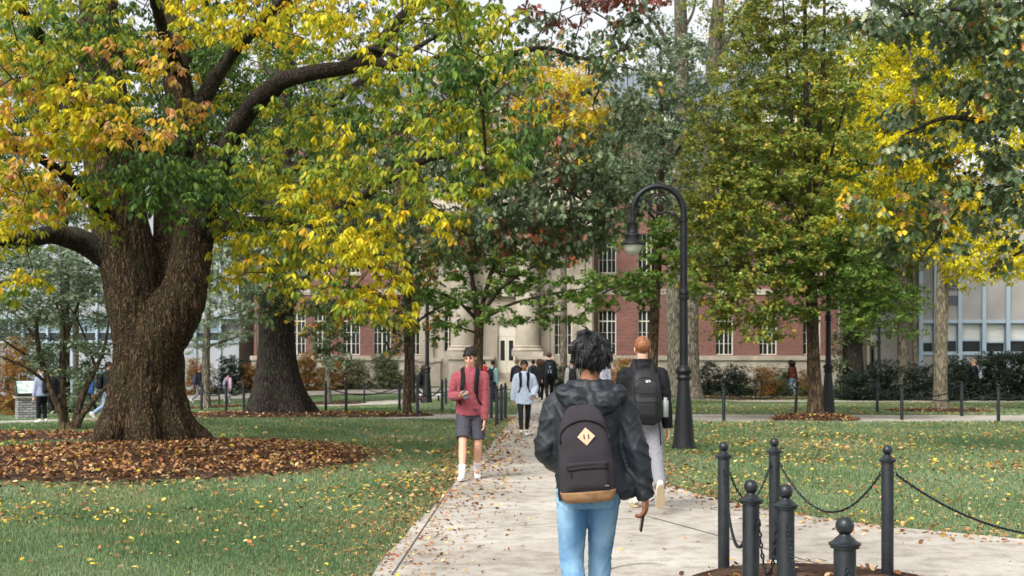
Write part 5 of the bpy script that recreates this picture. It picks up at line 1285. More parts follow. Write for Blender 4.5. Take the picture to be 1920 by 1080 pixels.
ix = (np.arange(n) * 5)[:, None]
tris = np.concatenate([ix + np.array([0, 1, 2]), ix + np.array([0, 2, 3]), ix + np.array([3, 2, 4])])
pal = np.array([srgb(c) for c in ('#5f7752', '#6e865c', '#81956d', '#9aa88e', '#526e42', '#88986c')])
f = vnoise(xa, ya, 2.2, 1) * .45 + vnoise(xa, ya, 6.0, 31) * .3 - .1 + vnoise(xa + ya * .6, ya * .25, .9, 2) * .4 + rng.normal(size=n) * .16
idx = np.clip((f * 6).astype(int), 0, 5)
order = np.array([4, 0, 1, 5, 2, 3])
gcol = pal[order[idx]]
dry = rng.random(n) < .03 + .30 * smooth01((vnoise(xa, ya, .8, 21) * .6 + vnoise(xa, ya, 2.6, 22) * .4 - .60) / .12)
gcol[dry] = srgb('#9c9468')
gcol = gcol * (1 + rng.normal(size=(n, 1)) * .14).clip(.6, 1.5)
go = link('grass', mesh_np('grass', co, tris, np.repeat(gcol, 5, axis=0)), M['blade'])
tag(go, 'short cool green grass of the campus lawn', 'grass', None, 'stuff')

# ---- fallen leaves
LP = {'yel': ['#cbb036', '#bd9a30', '#c4b45a', '#ad8a3c', '#9c7242', '#b8a670'], 'brn': ['#7a5038', '#8a5a3c', '#5f3d2c', '#9a6c46', '#4c3226', '#a67c4a', '#9a8660'], 'tan': ['#b98e62', '#a67a52', '#c7a476', '#8e6244', '#d0b080', '#9d5f3c']}
def litter(name, x, y, size, pals, w, label, lift=0.012, flatness=.35, shape='lance', grass=True):
    n = len(x)
    z = ground_z(x, y) + lift * (0.4 + rng.random(n) * 1.2)
    P = np.stack([x, y, z], 1)
    a = rng.random(n) * 2 * math.pi
    L = unit(np.stack([np.cos(a), np.sin(a), rng.normal(size=n) * flatness], 1))
    Nn = unit(np.stack([rng.normal(size=n) * flatness, rng.normal(size=n) * flatness, np.ones(n)], 1))
    P = P - L * (size * .5)[:, None]
    P[:, 2] = np.maximum(P[:, 2], ground_z(P[:, 0], P[:, 1]) + .012)
    cols = np.array([srgb(c) for p in pals for c in LP[p]]); ww = np.array([wi for p, wi in zip(pals, w) for _ in LP[p]]); ww = ww / ww.sum()
    c = cols[rng.choice(len(cols), n, p=ww)] * (1 + rng.normal(size=(n, 1)) * .18).clip(.5, 1.5)
    co, tris, col = leaf_arrays(shape, P, L, Nn, size, c, 1.5)
    co[:, 2] = np.maximum(co[:, 2], ground_z(co[:, 0], co[:, 1]) + .006)
    o = link(name, mesh_np(name, co, tris, col), M['dry_leaf'])
    return tag(o, label, 'fallen leaves', None, 'stuff')
def keep(x, y, m): return x[m], y[m]
# on the right lawn: thick, yellow and tan, in drifts
x, y = sample_view(26000, 10.2, 62, 1150, 2150)
m = ~on_hard(x, y) & ~on_bed(x, y) & (rng.random(len(x)) < np.clip((vnoise(x, y, 1.1, 5) * vnoise(x + y, y, 3, 6)) * 3.0 - .12, .06, 1) * np.clip((y - 5) / 14, .35, 1))
x, y = keep(x, y, m)
litter('fallen_leaves', x, y, (.035 + .045 * rng.random(len(x))) * np.clip(y / 18, .6, 1.3), ['yel', 'tan'], [2.2, 1.8], 'yellow and tan leaves scattered over the right lawn', .035)
# left lawn
x, y = sample_view(12000, 9.2, 60, -250, 960)
dist = np.hypot((x - BIG.x) / 1.1, y - BIG.y + 2.5)
pr = np.clip(1.25 - abs(dist - 5.0) * .16, .05, 1) * np.clip(vnoise(x, y, 1.0, 7) * 2.2 - .45, .08, 1)
m = ~on_hard(x, y) & ~on_bed(x, y, .95) & (rng.random(len(x)) < pr)
x, y = keep(x, y, m)
litter('fallen_leaves', x, y, (.045 + .055 * rng.random(len(x))) * np.clip(y / 18, .65, 1.3), ['yel', 'tan', 'brn'], [2.2, 1.2, .5], 'yellow and brown leaves scattered over the left lawn', .035)
# on the big mulch mound: dense
b = BEDS[0]; n = 19000
q = np.sqrt(rng.random(n)) * 1.22; a = rng.random(n) * 2 * math.pi
x = b[0] + b[2] * q * np.cos(a); y = b[1] + b[3] * q * np.sin(a)
m = (np.hypot(x - BIG.x, y - BIG.y) > .95) & (rng.random(n) < np.clip(.2 + vnoise(x, y, .7, 9) * 1.1, 0, 1) * np.clip(1 - (q - .86) * 2.9, 0, 1))
x, y = keep(x, y, m)
litter('fallen_leaves', x, y, .03 + .065 * rng.random(len(x)), ['brn', 'tan', 'yel'], [3.6, 1.1, .3], 'brown and orange leaves heaped over the mulch mound of the big tree', .04, .5)
# other beds
for i, cnt in ((1, 1800), (2, 900), (3, 500), (4, 1500), (5, 420), (6, 500), (9, 500)):
    b = BEDS[i]
    q = np.sqrt(rng.random(cnt)) * 1.05; a = rng.random(cnt) * 2 * math.pi
    x = b[0] + b[2] * q * np.cos(a); y = b[1] + b[3] * q * np.sin(a)
    litter('fallen_leaves', x, y, (.03 + .05 * rng.random(cnt)) if i == 5 else (.05 + .06 * rng.random(cnt)), ['brn', 'tan', 'yel'], [3, 1, .3], 'brown leaves lying on a small mulch bed', .02, .45)
# along the path edges, thinning inwards
edgeL = np.array([fp(*p) for p in LEFT_EDGE]); edgeR = np.array([fp(*p) for p in RIGHT_EDGE[:-1]])
def along(edge, n, spread, bias, ymin, ymax):
    seg = np.diff(edge, axis=0); ln = np.hypot(seg[:, 0], seg[:, 1])
    wgt = ln * np.clip(14 / np.clip(edge[:-1, 1], 6, 40), .5, 1.4)
    i = rng.choice(len(seg), n, p=wgt / wgt.sum()); tt = rng.random(n)
    p = edge[i] + seg[i] * tt[:, None]
    nrm = np.stack([-seg[i][:, 1], seg[i][:, 0]], 1) / ln[i][:, None]
    off = np.abs(rng.normal(size=n)) * spread * np.where(rng.random(n) < bias, 1, -1)
    p = p + nrm * off[:, None]
    m = (p[:, 1] > ymin) & (p[:, 1] < ymax)
    return p[m, 0], p[m, 1]
x, y = along(edgeL, 9500, .42, .72, 8, 36)
litter('fallen_leaves', x, y, (.026 + .048 * rng.random(len(x))) * np.clip(y / 16, .6, 1.2), ['tan', 'brn', 'yel'], [2.2, 1.6, .5], 'tan leaves drifted along the left edge of the footpath', .02, .4)
x, y = along(edgeR, 3800, .34, .5, 8, 36)
litter('fallen_leaves', x, y, (.03 + .055 * rng.random(len(x))) * np.clip(y / 14, .7, 1.2), ['tan', 'brn', 'yel'], [2, 1.8, .6], 'brown leaves drifted along the right edge of the footpath', .02, .4)
# on the concrete
x, y = sample_view(5200, 8.5, 50, 600, 2000)
m = in_poly(x, y, PATHS[0]) & (rng.random(len(x)) < np.clip((y - 9) / 18, .03, .9) * np.clip(vnoise(x, y, 1.3, 15) * 1.8 - .2, .1, 1))
x, y = keep(x, y, m)
litter('fallen_leaves', x, y, (.03 + .05 * rng.random(len(x))) * np.clip(y / 14, .65, 1.3), ['tan', 'brn', 'yel'], [2.4, 1.6, .4], 'dry leaves lying on the concrete footpath', .014, .25)

# ---- shrubs and hedges: each bush its own thing
def bush(name, label, u, v_base, wpx, v_top, pal, shape='simple', leaf=.09, dens=2.6, seed=0, Y=None, depth=.8, group=None, pal2=None, droop=.1):
    rg = np.random.default_rng(seed + 500)
    if Y is None: p = gp(u, v_base)
    else: p = Vector((ux(u, Y), Y, gzf(ux(u, Y), Y)))
    t = empty(name, p, 0, label, 'shrub', group)
    with WorldKids(t):
        s = F / p.y
        hpx = v_base - v_top if Y is None else (VH + (H - p.z) * s) - v_top
        vb = v_top + hpx
        rows = max(2, int(hpx / 16)); B = []
        for r in range(rows):
            f = (r + .5) / rows
            B.append((u, vb - hpx * f, wpx / 2 * (1 - .35 * f * f) * (.85 + .3 * rg.random()), hpx / rows * .8, p.y, depth * (1 - .3 * f), pal if (pal2 is None or rg.random() < .6) else pal2, dens))
        mb = MB()
        st = []
        for q in range(7):
            a = rg.random() * 6.28; e = (p.x + math.cos(a) * wpx / s * .32, p.y + math.sin(a) * depth * .6, p.z + hpx / s * (.5 + .4 * rg.random()))
            st.append([(p.x + math.cos(a) * .1, p.y + math.sin(a) * .1, p.z - .05, .025), ((p.x + e[0]) / 2, (p.y + e[1]) / 2, (p.z + e[2]) / 2, .02), (*e, .01)])
        make_limbs(t, st, M['twig'], 'stems', 4, 5)
        make_crown(t, B, st, shape, leaf, .3, 9, 6, 'leaf', rg, droop=droop, twig_r=.008, flatn=.7, name='foliage', branches=False)
    return t
k = 0
for u, vb, wd_, vt, pal, lab in (
    (372, 722, 60, 678, 'HA', 'rusty shrub beside the grey trunk in front of the glass building'),
    (436, 716, 70, 674, 'H', 'dark evergreen shrub between the rusty shrubs left of the oak'),
    (478, 716, 50, 684, 'HA', 'orange brown shrub touching the left side of the oak trunk'),
    (574, 719, 60, 668, 'HA', 'rusty autumn shrub just right of the oak trunk below the tall windows'),
    (622, 720, 60, 676, 'HA', 'golden brown shrub behind the slim drooping tree'),
    (668, 720, 62, 680, 'HG', 'reddish green shrub in front of the stone base left of the pavilion'),
    (725, 720, 70, 668, 'HG', 'tall loose green shrub left of the stone pavilion corner'),
    (770, 718, 40, 690, 'HG', 'low green shrub below the left pavilion ledge')):
    k += 1; bush('shrub', lab, u, vb, wd_, vt, pal, seed=k, leaf=.11, Y=74.5, depth=1.0)
for u, vt, wd_, pal, lab in (
    (1056, 690, 56, 'H', 'clipped dark green shrub right of the hall steps'),
    (1110, 690, 60, 'HG', 'dull green shrub between the steps and the brick wing'),
    (1166, 676, 56, 'HA', 'orange brown shrub behind the man with red hair'),
    (1330, 686, 60, 'H', 'dark yew shrub nearest the old split trunk'),
    (1380, 690, 60, 'H', 'dark yew shrub under the brick wing, second from the split trunk'),
    (1430, 692, 60, 'HA', 'yellowing shrub left of the walker in the rust jacket'),
    (1470, 694, 40, 'HG', 'green yellow shrub behind the walker in the rust jacket'),
    (1512, 700, 44, 'HA', 'golden shrub behind the maple trunk'),):
    k += 1; bush('shrub', lab, u, 745, wd_, vt, pal, seed=k, leaf=.1, Y=66.0, depth=1.0)
for u, vt, wd_, lab in (
    (1600, 700, 70, 'dark yew bush at the foot of the ivy covered trunk'), (1655, 684, 70, 'dark yew bush left of the mottled trunk in front of the cream door'), (1730, 690, 70, 'dark yew bush between the mottled trunk and the straight pale trunk'),
    (1790, 676, 80, 'dark yew bush just right of the straight pale trunk'), (1850, 668, 80, 'dark yew bush behind the walker with the white backpack'), (1905, 662, 80, 'tallest dark yew bush at the right edge'), (1970, 664, 90, 'dark yew bush running out of the frame at right')):
    k += 1; bush('yew_bush', lab, u, 745, wd_, vt, 'H', seed=k, leaf=.12, Y=60.5, depth=1.2, dens=3.0, droop=-.5)
# left shrubs behind the sign
for u, vt, wd_, pal, lab in ((30, 640, 90, 'HA', 'orange shrub behind the walker in the cap at far left'), (90, 650, 70, 'GR', 'green shrub behind the stone sign'), (160, 690, 90, 'GR', 'low green shrub behind the dogwood stems')):
    k += 1; bush('shrub', lab, u, 745, wd_, vt, pal, seed=k, leaf=.11, Y=62, depth=1.2)
# ================================================================ bollards, chains, lamps, sign, bench
def make_bollard():
    r = empty('bollard', (0, 0, 0))
    p = MB(); p.lathe([(.0445, -.12), (.0445, .86), (.043, .866)], n=24); p.build('post', M['iron'], r, auto=40)
    c = MB(); c.lathe([(.046, .8605), (.058, .864), (.058, .872), (.064, .876), (.064, .884), (.052, .889), (.043, .897), (.036, .905), (.026, .912), (.022, .919)], n=24); c.build('cap', M['iron'], r, auto=40)
    b = MB(); b.ell((0, 0, .952), (.037, .037, .038), 24, 16); b.build('ball', M['iron'], r, smooth=True)
    return r
BOL = make_bollard()
first = [True]
def bollard(loc, label, group, rz=0.0, tilt=0.0):
    if first[0]: o = BOL; first[0] = False
    else: o = copy_tree(BOL)
    o.location = loc; o.rotation_euler = (0, tilt, rz)
    return tag(o, label, 'bollard', group)
def chain(a, b, sag, label, near=True, r=.0052, link_l=.036, group=None):
    """a hanging chain of real links (near) or a thinner line of coarse links (far)"""
    a = Vector(a); b = Vector(b)
    pts = []
    n = 160
    for i in range(n + 1):
        tt = i / n
        p = a.lerp(b, tt); p.z -= sag * (1 - (2 * tt - 1) ** 2)
        pts.append(p)
    d = [0.0]
    for p, q in zip(pts, pts[1:]): d.append(d[-1] + (q - p).length)
    total = d[-1]
    mb = MB()
    step = link_l * .74; cnt = int(total / step); prevs = None
    j = 0
    for i in range(cnt):
        s0 = (i + .5) * total / cnt
        while d[j + 1] < s0: j += 1
        p = pts[j].lerp(pts[j + 1], (s0 - d[j]) / max(1e-9, d[j + 1] - d[j]))
        tdir = (pts[j + 1] - pts[j]).normalized()
        side = tdir.cross(Vector((0, 0, 1)))
        if side.length < 1e-3: side = Vector((1, 0, 0))
        side.normalize(); up = side.cross(tdir)
        w = (side + up).normalized() if i % 2 else (side - up).normalized()
        k = 10 if near else 6
        ring = []
        for q in range(k):
            an = 2 * math.pi * q / k
            ring.append(p + tdir * math.cos(an) * (link_l / 2 - r) + w * math.sin(an) * (link_l * .34 - r))
        mb.tube(ring, r, 5 if near else 3, closed=True)
    if near:
        for e, o in ((a, b), (b, a)):
            dr = (o - e); dr.z = 0; dr.normalize()
            mb.torus(e - dr * .004, .016, .0035, 'Z', 12, 5, M=Matrix.Rotation(math.atan2(dr.y, dr.x), 3, 'Z') @ Matrix.Rotation(math.pi / 2, 3, 'X'))
    o = mb.build('chain', M['chain'], None, smooth=True)
    return tag(o, label, 'chain', group)
G1 = 'ball topped bollards round the near mulch bed'
NB = {}
for key, u, s, lab in (('A', 1357, 245, 'tall black ball topped bollard at the left end of the near row'), ('B', 1452, 233, 'farthest near bollard, with chains leaving it on both sides'), ('C', 1664, 254.5, 'near bollard with the long chain running off the right edge'),
                       ('D', 1408, 357, 'shorter looking bollard standing between the left end bollard and the next'), ('E', 1473, 370, 'near bollard in the middle of the cluster with a chain down its front'), ('F', 1584, 467, 'nearest bollard, cut off by the bottom edge of the photo')):
    Y = F / s
    NB[key] = Vector((ux(u, Y), Y, 0.0)); bollard(NB[key], lab, G1)
NB['G'] = Vector((5.35, 9.5, 0)); NB['H'] = Vector((1.15, 3.6, 0))
bollard(NB['G'], 'bollard just beyond the right edge at the end of the long chain', G1)
G2 = 'chains hung between the near bollards'
def ch(k1, k2, sag, lab, z=.775):
    a, b = NB[k1].copy(), NB[k2].copy()
    d = (b - a).normalized()
    a += d * .062; b -= d * .062; a.z = b.z = z
    chain(a, b, sag, lab, True, group=G2)
ch('A', 'B', .26, 'short chain sagging behind the left end bollard'); ch('B', 'C', .33, 'chain sagging in a wide curve across the lawn between two bollards'); ch('C', 'G', .46, 'long chain running off to the right edge')
ch('A', 'D', .33, 'chain hanging down the front of the left end bollard'); ch('D', 'E', .27, 'chain looping low between the two middle bollards'); ch('E', 'F', .36, 'chain hanging down the front of the middle bollard'); ch('F', 'H', .3, 'chain hanging from the front of the nearest bollard')

# far rows along the crossing
G3 = 'bollards along the crossing and the far lawns'
FARB = {}
def fb(key, u, v, lab, tilt=0.0):
    p = gp(u, v); FARB[key] = p; bollard(p, lab, G3, 0, tilt)
for key, u, v, lab in (
    ('r1', 1357, 790, 'far bollard right of the big lamp base at the walk edge'), ('r3', 1691, 788, 'far bollard on the walk edge left of the straight pale trunk'), ('r4', 1872, 792, 'far bollard on the walk edge near the right side'),
    ('s2', 1645, 775, 'far bollard in front of the mottled trunk, back row'), ('s3', 1803, 781, 'far bollard just right of the straight pale trunk, back row'), ('s4', 1960, 784, 'far bollard beyond the right edge'),
    ('t1', 1415, 748, 'small distant bollard before the dark yew, left of its twin'), ('t2', 1427, 747, 'small distant bollard before the dark yew, right of its twin'), ('t3', 1636, 752, 'small distant bollard in front of the third lamp'), ('t4', 1876, 752, 'small distant bollard behind the walk edge one at right'),
    ('l1', 424, 776, 'far bollard left of the oak, nearest the walk'), ('l2', 457, 771, 'far bollard close to the left foot of the oak'), ('l3', 378, 771, 'far bollard in front of the grey trunk'), ('l4', 411, 759, 'small far bollard behind the walk left of the oak'), ('l5', 475, 759, 'small far bollard peeking beside the left flare of the oak'),
    ('m1', 611, 773, 'far bollard right of the oak foot in front of the slim tree'), ('m2', 649, 774, 'far bollard right of the oak, next one towards the path'), ('m3', 683, 757, 'small far bollard on the lawn between the slim trees'), ('m4', 749, 771, 'far bollard just left of the slender young tree'), ('m5', 757, 758, 'small far bollard behind the slender young tree'),
    ('n1', 783, 782, 'far bollard just right of the slender young tree'), ('n2', 829, 771, 'far bollard at the right end of the bench'), ('n3', 836, 760, 'small far bollard behind the bench end'),
    ('c1', 921, 786, 'bollard by the path close to the red hoodie sleeve'), ('c2', 931.5, 799, 'nearest of the four bollards lining the path beside the red hoodie'), ('c3', 940, 792, 'middle bollard of the group beside the path'), ('c4', 947.5, 787, 'bollard of the path group closest to the girl in pale blue'),
    ('w1', 2, 775, 'far bollard at the left edge behind the sign walkers')):
    fb(key, u, v, lab)
fb('r2', 1491, 777, 'leaning far bollard left of the maple trunk', math.radians(4))
G4 = 'chains between the far bollards'
def fch(a, b, lab, sag=.25):
    p, q = FARB[a].copy(), FARB[b].copy(); p.z += .78; q.z += .78
    chain(p, q, sag, lab, False, r=.011, link_l=.085, group=G4)
for a, b, lab in (('r1', 'r2', 'far chain between the lamp side bollard and the leaning bollard'), ('r3', 'r4', 'far chain passing in front of the straight pale trunk along the walk'), ('s2', 's3', 'back row chain passing behind the straight pale trunk'), ('s3', 's4', 'back row chain running out at the right edge'), ('r2', 's2', 'far chain passing behind the maple and second lamp'), ('s2', 'r3', 'short far chain crossing the gap right of the second lamp'),
                  ('t3', 't4', 'most distant chain before the dark yew bushes'), ('l1', 'l3', 'far chain left of the oak in front of the grey trunk'), ('l1', 'l2', 'short far chain beside the left foot of the oak'), ('l4', 'l5', 'distant chain over the far left lawn'), ('m1', 'm4', 'far chain right of the oak crossing towards the young tree'), ('m3', 'm5', 'distant chain behind the slender young tree'), ('n1', 'n2', 'far chain in front of the bench'), ('c1', 'c3', 'chain beside the path behind the nearest of the four bollards')):
    fch(a, b, lab)

# ---- lamp posts
def make_lamp():
    r = empty('lamp_post', (0, 0, 0))
    n8 = 16
    b = MB(); b.lathe([(.225, -.1), (.225, .05), (.205, .07), (.195, .12), (.165, .5), (.125, 1.0), (.105, 1.22), (.10, 1.25), (.13, 1.26), (.135, 1.30), (.12, 1.33), (.12, 1.36), (.142, 1.385), (.145, 1.42), (.12, 1.47), (.085, 1.5), (.08, 1.52)], n=n8); b.build('base', M['lamp_iron'], r, auto=25)
    s = MB(); s.lathe([(.078, 1.5205), (.072, 2.6), (.066, 2.85), (.066, 4.2)], n=20); s.build('shaft', M['lamp_iron'], r, auto=30)
    c = MB(); c.lathe([(.0665, 2.70), (.095, 2.705), (.098, 2.745), (.082, 2.76), (.082, 2.80), (.1, 2.81), (.095, 2.86), (.068, 2.89)], n=20)
    c.build('collar', M['lamp_iron'], r, auto=30); c = MB()
    c.lathe([(.067, 4.1), (.08, 4.105), (.08, 4.15), (.066, 4.16)], n=20); c.build('collar', M['lamp_iron'], r, auto=30)
    # arch towards -x
    a = MB(); R = .46; zc = 4.28
    pts = [(0, 0, 4.15), (0, 0, zc)] + [(-R + R * math.cos(t), 0, zc + R * math.sin(t)) for t in np.linspace(.12, math.pi, 18)] + [(-2 * R, 0, zc - .1), (-2 * R, 0, zc - .14)]
    a.tube(pts, [.062] * 4 + [.058] * 6 + [.052] * (len(pts) - 10), 12); a.build('arm', M['lamp_iron'], r, auto=50)
    g = MB()
    g.torus((-.44, 0, 4.42), .17, .02, 'Y', 28, 6)
    sp = [(-.44 + .1 * math.cos(t) * (1 - t / 9), 0, 4.45 + .1 * math.sin(t) * (1 - t / 9)) for t in np.linspace(0, 5.6, 18)]; g.tube(sp, .016, 5)
    g.tube(catmull([(-.05, 0, 4.0), (-.10, 0, 3.96), (-.15, 0, 4.01), (-.10, 0, 4.12), (-.2, 0, 4.24), (-.36, 0, 4.28)], 5).tolist(), .019, 5)
    g.tube(catmull([(-.60, 0, 4.38), (-.68, 0, 4.50), (-.78, 0, 4.50), (-.84, 0, 4.42), (-.80, 0, 4.36)], 5).tolist(), .018, 5)
    g.build('scroll', M['lamp_iron'], r, smooth=True)
    x = -2 * R
    l = MB()
    l.lathe([(.215, 3.685), (.218, 3.70), (.205, 3.725), (.16, 3.755), (.145, 3.775), (.145, 3.83), (.155, 3.845), (.15, 3.87), (.112, 3.90), (.105, 3.93), (.098, 4.06), (.105, 4.075), (.06, 4.10), (.055, 4.17)], (x, 0, 0), 24)
    lo = l.build('lantern', M['lamp_iron'], r, auto=30)
    gb = MB(); gb.lathe([(.02, 3.50), (.07, 3.512), (.115, 3.545), (.15, 3.60), (.17, 3.66), (.175, 3.686)], (x, 0, 0), 24); gb.build('glass_bowl', M['bowl'], lo, smooth=True)
    return r
m, t_, b_ = nt('frosted_bowl'); b_.inputs['Base Color'].default_value = (*srgb('#c9c8bb'), 1); b_.inputs['Roughness'].default_value = .25; b_.inputs['Subsurface Weight'].default_value = .2; M['bowl'] = m
LAMP = make_lamp()
GL = 'black arched lamp posts'
lp = gp(1282, 843); LAMP.location = lp
tag(LAMP, 'tall black arched lamp post with scrollwork standing on the lawn beside the path', 'lamp post', GL)
l2 = copy_tree(LAMP); l2.location = gp(1553, 782); tag(l2, 'black lamp post directly behind the maple trunk', 'lamp post', GL)
l3 = copy_tree(LAMP); l3.location = gp(1648, 752); l3.rotation_euler = (0, 0, 1.2); tag(l3, 'distant lamp post in front of the cream side door', 'lamp post', GL)
l4 = copy_tree(LAMP); p = Vector((ux(801, 50), 50, gzf(ux(801, 50), 50))); l4.location = p; l4.rotation_euler = (0, 0, .3); tag(l4, 'distant lamp post in front of the left corner of the stone pavilion', 'lamp post', GL)

# ---- stone sign with a sloping map panel
sg = gp(52, 786); s_ = F / sg.y
def brick_stone():
    m, t, b = nt('ledge_stone'); L = t.links
    tc = N(t, 'ShaderNodeTexCoord'); sp = N(t, 'ShaderNodeSeparateXYZ'); L.new(tc.outputs['Object'], sp.inputs[0])
    ad = N(t, 'ShaderNodeMath', operation='ADD'); L.new(sp.outputs['X'], ad.inputs[0]); L.new(sp.outputs['Y'], ad.inputs[1])
    cb = N(t, 'ShaderNodeCombineXYZ'); L.new(ad.outputs[0], cb.inputs['X']); L.new(sp.outputs['Z'], cb.inputs['Y'])
    br = N(t, 'ShaderNodeTexBrick'); L.new(cb.outputs[0], br.inputs['Vector'])
    br.inputs['Scale'].default_value = 1; br.inputs['Brick Width'].default_value = .2; br.inputs['Row Height'].default_value = .075; br.inputs['Mortar Size'].default_value = .008
    br.inputs['Color1'].default_value = (*srgb('#a9a8a4'), 1); br.inputs['Color2'].default_value = (*srgb('#77777a'), 1); br.inputs['Mortar'].default_value = (*srgb('#3a3a38'), 1)
    L.new(br.outputs['Color'], b.inputs['Base Color']); b.inputs['Roughness'].default_value = .9
    bp = N(t, 'ShaderNodeBump'); bp.inputs['Strength'].default_value = .8; bp.inputs['Distance'].default_value = .02; bp.invert = True
    L.new(br.outputs['Fac'], bp.inputs['Height']); L.new(bp.outputs[0], b.inputs['Normal'])
    return m
sign = empty('map_sign', sg, math.radians(210), 'stone pedestal with a sloping map panel, a person reading it at far left', 'sign')
mb = MB(); mb.bx(-.34, .34, -.22, .22, -.15, .66); mb.build('pedestal', brick_stone(), sign, bevel=.012)
mb = MB(); mb.bx(-.40, .40, -.28, .28, .661, .72); mb.build('cap_slab', tex('sign_cap_stone', srgb('#8f887c'), srgb('#a9a294'), 8, .8), sign, bevel=.01)
dk = flat('dark_green_panel', srgb('#14261f'), .4)
mb = MB(); mb.prism([(-.26, .7203), (.26, .7203), (.26, .80), (-.1, 1.22), (-.26, 1.22)], -.36, .36, T=Matrix.Rotation(math.pi / 2, 3, 'Z')); mb.build('panel_box', dk, sign)
sl = Vector((0, -.42, 0))
def face_pt(x, q, off=.004):           # q 0..1 up the sloping face, which looks towards +x of the prism's profile
    a = Vector((.26, 0, .80)); b = Vector((-.1, 0, 1.22)); p = a.lerp(b, q); nrm = Vector((.42, 0, .36)).normalized() * off
    return Matrix.Rotation(math.pi / 2, 3, 'Z') @ (p + nrm + Vector((0, x, 0)))
mb = MB(); mb.quad(face_pt(-.33, .05), face_pt(.33, .05), face_pt(.33, .95), face_pt(-.33, .95)); mb.build('map_face', tex('printed_map', srgb('#cfd8d6'), srgb('#9fb3a8'), 9, .35, lo=.48, hi=.52), sign)
mb = MB()
for z0, w_ in ((.92, .08), (.88, .05)):
    mb.box((.363, 0, z0), (.004, w_, .018))
mb.torus((.363, -.02, 1.02), .035, .006, 'X', 12, 4); mb.build('emblem', flat('sign_emblem', srgb('#8e9a8c'), .5), sign)

# ---- low bench by the crossing
bp_ = gp(806, 757)
bench = empty('bench', bp_, math.radians(4), 'low pale topped bench on dark legs beyond the chain, left of the red hoodie', 'bench')
mb = MB(); mb.box((0, 0, .40), (1.0, .42, .07)); mb.build('seat', tex('pale_bench_top', srgb('#c7c8cb'), srgb('#dadbdd'), 4, .6), bench, bevel=.012)
for sx in (-.38, .38):
    mb = MB(); mb.box((sx, 0, .18), (.08, .36, .368)); mb.build('leg', M['lamp_iron'], bench)
mb = MB(); mb.box((.78, .05, .36), (.52, .36, .06)); mb.box((.95, .05, .16), (.06, .3, .339)); mb.build('side_shelf', M['lamp_iron'], bench)
# ================================================================ people
def cloth(name, c, rough=.85, bump=.25, scale=26, spec=.25, var=.82, sheen=0.0):
    if name in M: return M[name]
    c1 = tuple(x * var for x in c)
    M[name] = tex(name, c1, c, 5, rough, bump, scale, spec=spec, dist=.01, lo=.3, hi=.7)
    if sheen: M[name].node_tree.nodes['Principled BSDF'].inputs['Sheen Weight'].default_value = sheen
    return M[name]
def denim(name, c1, c2):
    M[name] = tex(name, c1, c2, 4.5, .85, .25, 90, stretch=(1, 1, .45), spec=.2, lo=.36, hi=.64, dist=.004)
    return M[name]
def skin(name, c):
    if name in M: return M[name]
    m, t, b = nt(name)
    b.inputs['Base Color'].default_value = (*c, 1); b.inputs['Roughness'].default_value = .55
    b.inputs['Subsurface Weight'].default_value = .12; b.inputs['Subsurface Radius'].default_value = (.01, .004, .002)
    M[name] = m; return m

def V(*a): return Vector(a)
def ik(a, c, l1, l2, hint):
    d = c - a; L = min(d.length, (l1 + l2) * .999); dn = d.normalized()
    x = (l1 * l1 - l2 * l2 + L * L) / (2 * L)
    h = math.sqrt(max(0, l1 * l1 - x * x))
    hv = hint - dn * hint.dot(dn)
    if hv.length < 1e-6: hv = dn.orthogonal()
    return a + dn * x + hv.normalized() * h

def smooth_tube(mb, pts, rad, n=14, per=5, ref=None):
    rr = [(r if isinstance(r, tuple) else (r, r)) for r in rad]
    q = catmull([(*p, *r) for p, r in zip(pts, rr)], per)
    mb.tube([p[:3] for p in q], [(max(.004, p[3]), max(.004, p[4])) for p in q], n, ref=ref)

def hand(mb, w, d, nrm, thumb, curl, k, grip=None):
    """palm, four unequal fingers and a thumb from the side of the palm"""
    d = d.normalized(); nrm = (nrm - d * nrm.dot(d)).normalized(); s = d.cross(nrm).normalized()
    if s.dot(thumb) < 0: s = -s
    R = Matrix((s, d, nrm)).transposed()
    pal = [w - d * .01 * k, w + d * .03 * k, w + d * .06 * k, w + d * .088 * k]
    smooth_tube(mb, pal, [(.024 * k, .018 * k), (.036 * k, .016 * k), (.042 * k, .015 * k), (.040 * k, .012 * k)], 12, 4, ref=s)
    for off, ln, c in ((.031, .070, .85), (.0105, .079, 1.0), (-.010, .073, 1.1), (-.030, .057, 1.25)):
        p = w + d * .082 * k + s * off * k
        pts = [p]; ang = 0
        for j in range(3):
            ang += curl * c * (.5 if j == 0 else .75)
            p = p + (d * math.cos(ang) + nrm * math.sin(ang)) * ln * k * (.44, .32, .26)[j]
            pts.append(p)
        smooth_tube(mb, pts, [.0098 * k, .0092 * k, .0085 * k, .006 * k], 8, 3)
    p = w + d * .022 * k + s * .030 * k; pts = [p]
    for a, ln in ((.75, .040), (.45, .030), (.2, .026)):
        p = p + (d * math.cos(a) + s * math.sin(a) + nrm * .35 * curl).normalized() * ln * k; pts.append(p)
    smooth_tube(mb, pts, [.014 * k, .0125 * k, .0105 * k, .007 * k], 8, 3)

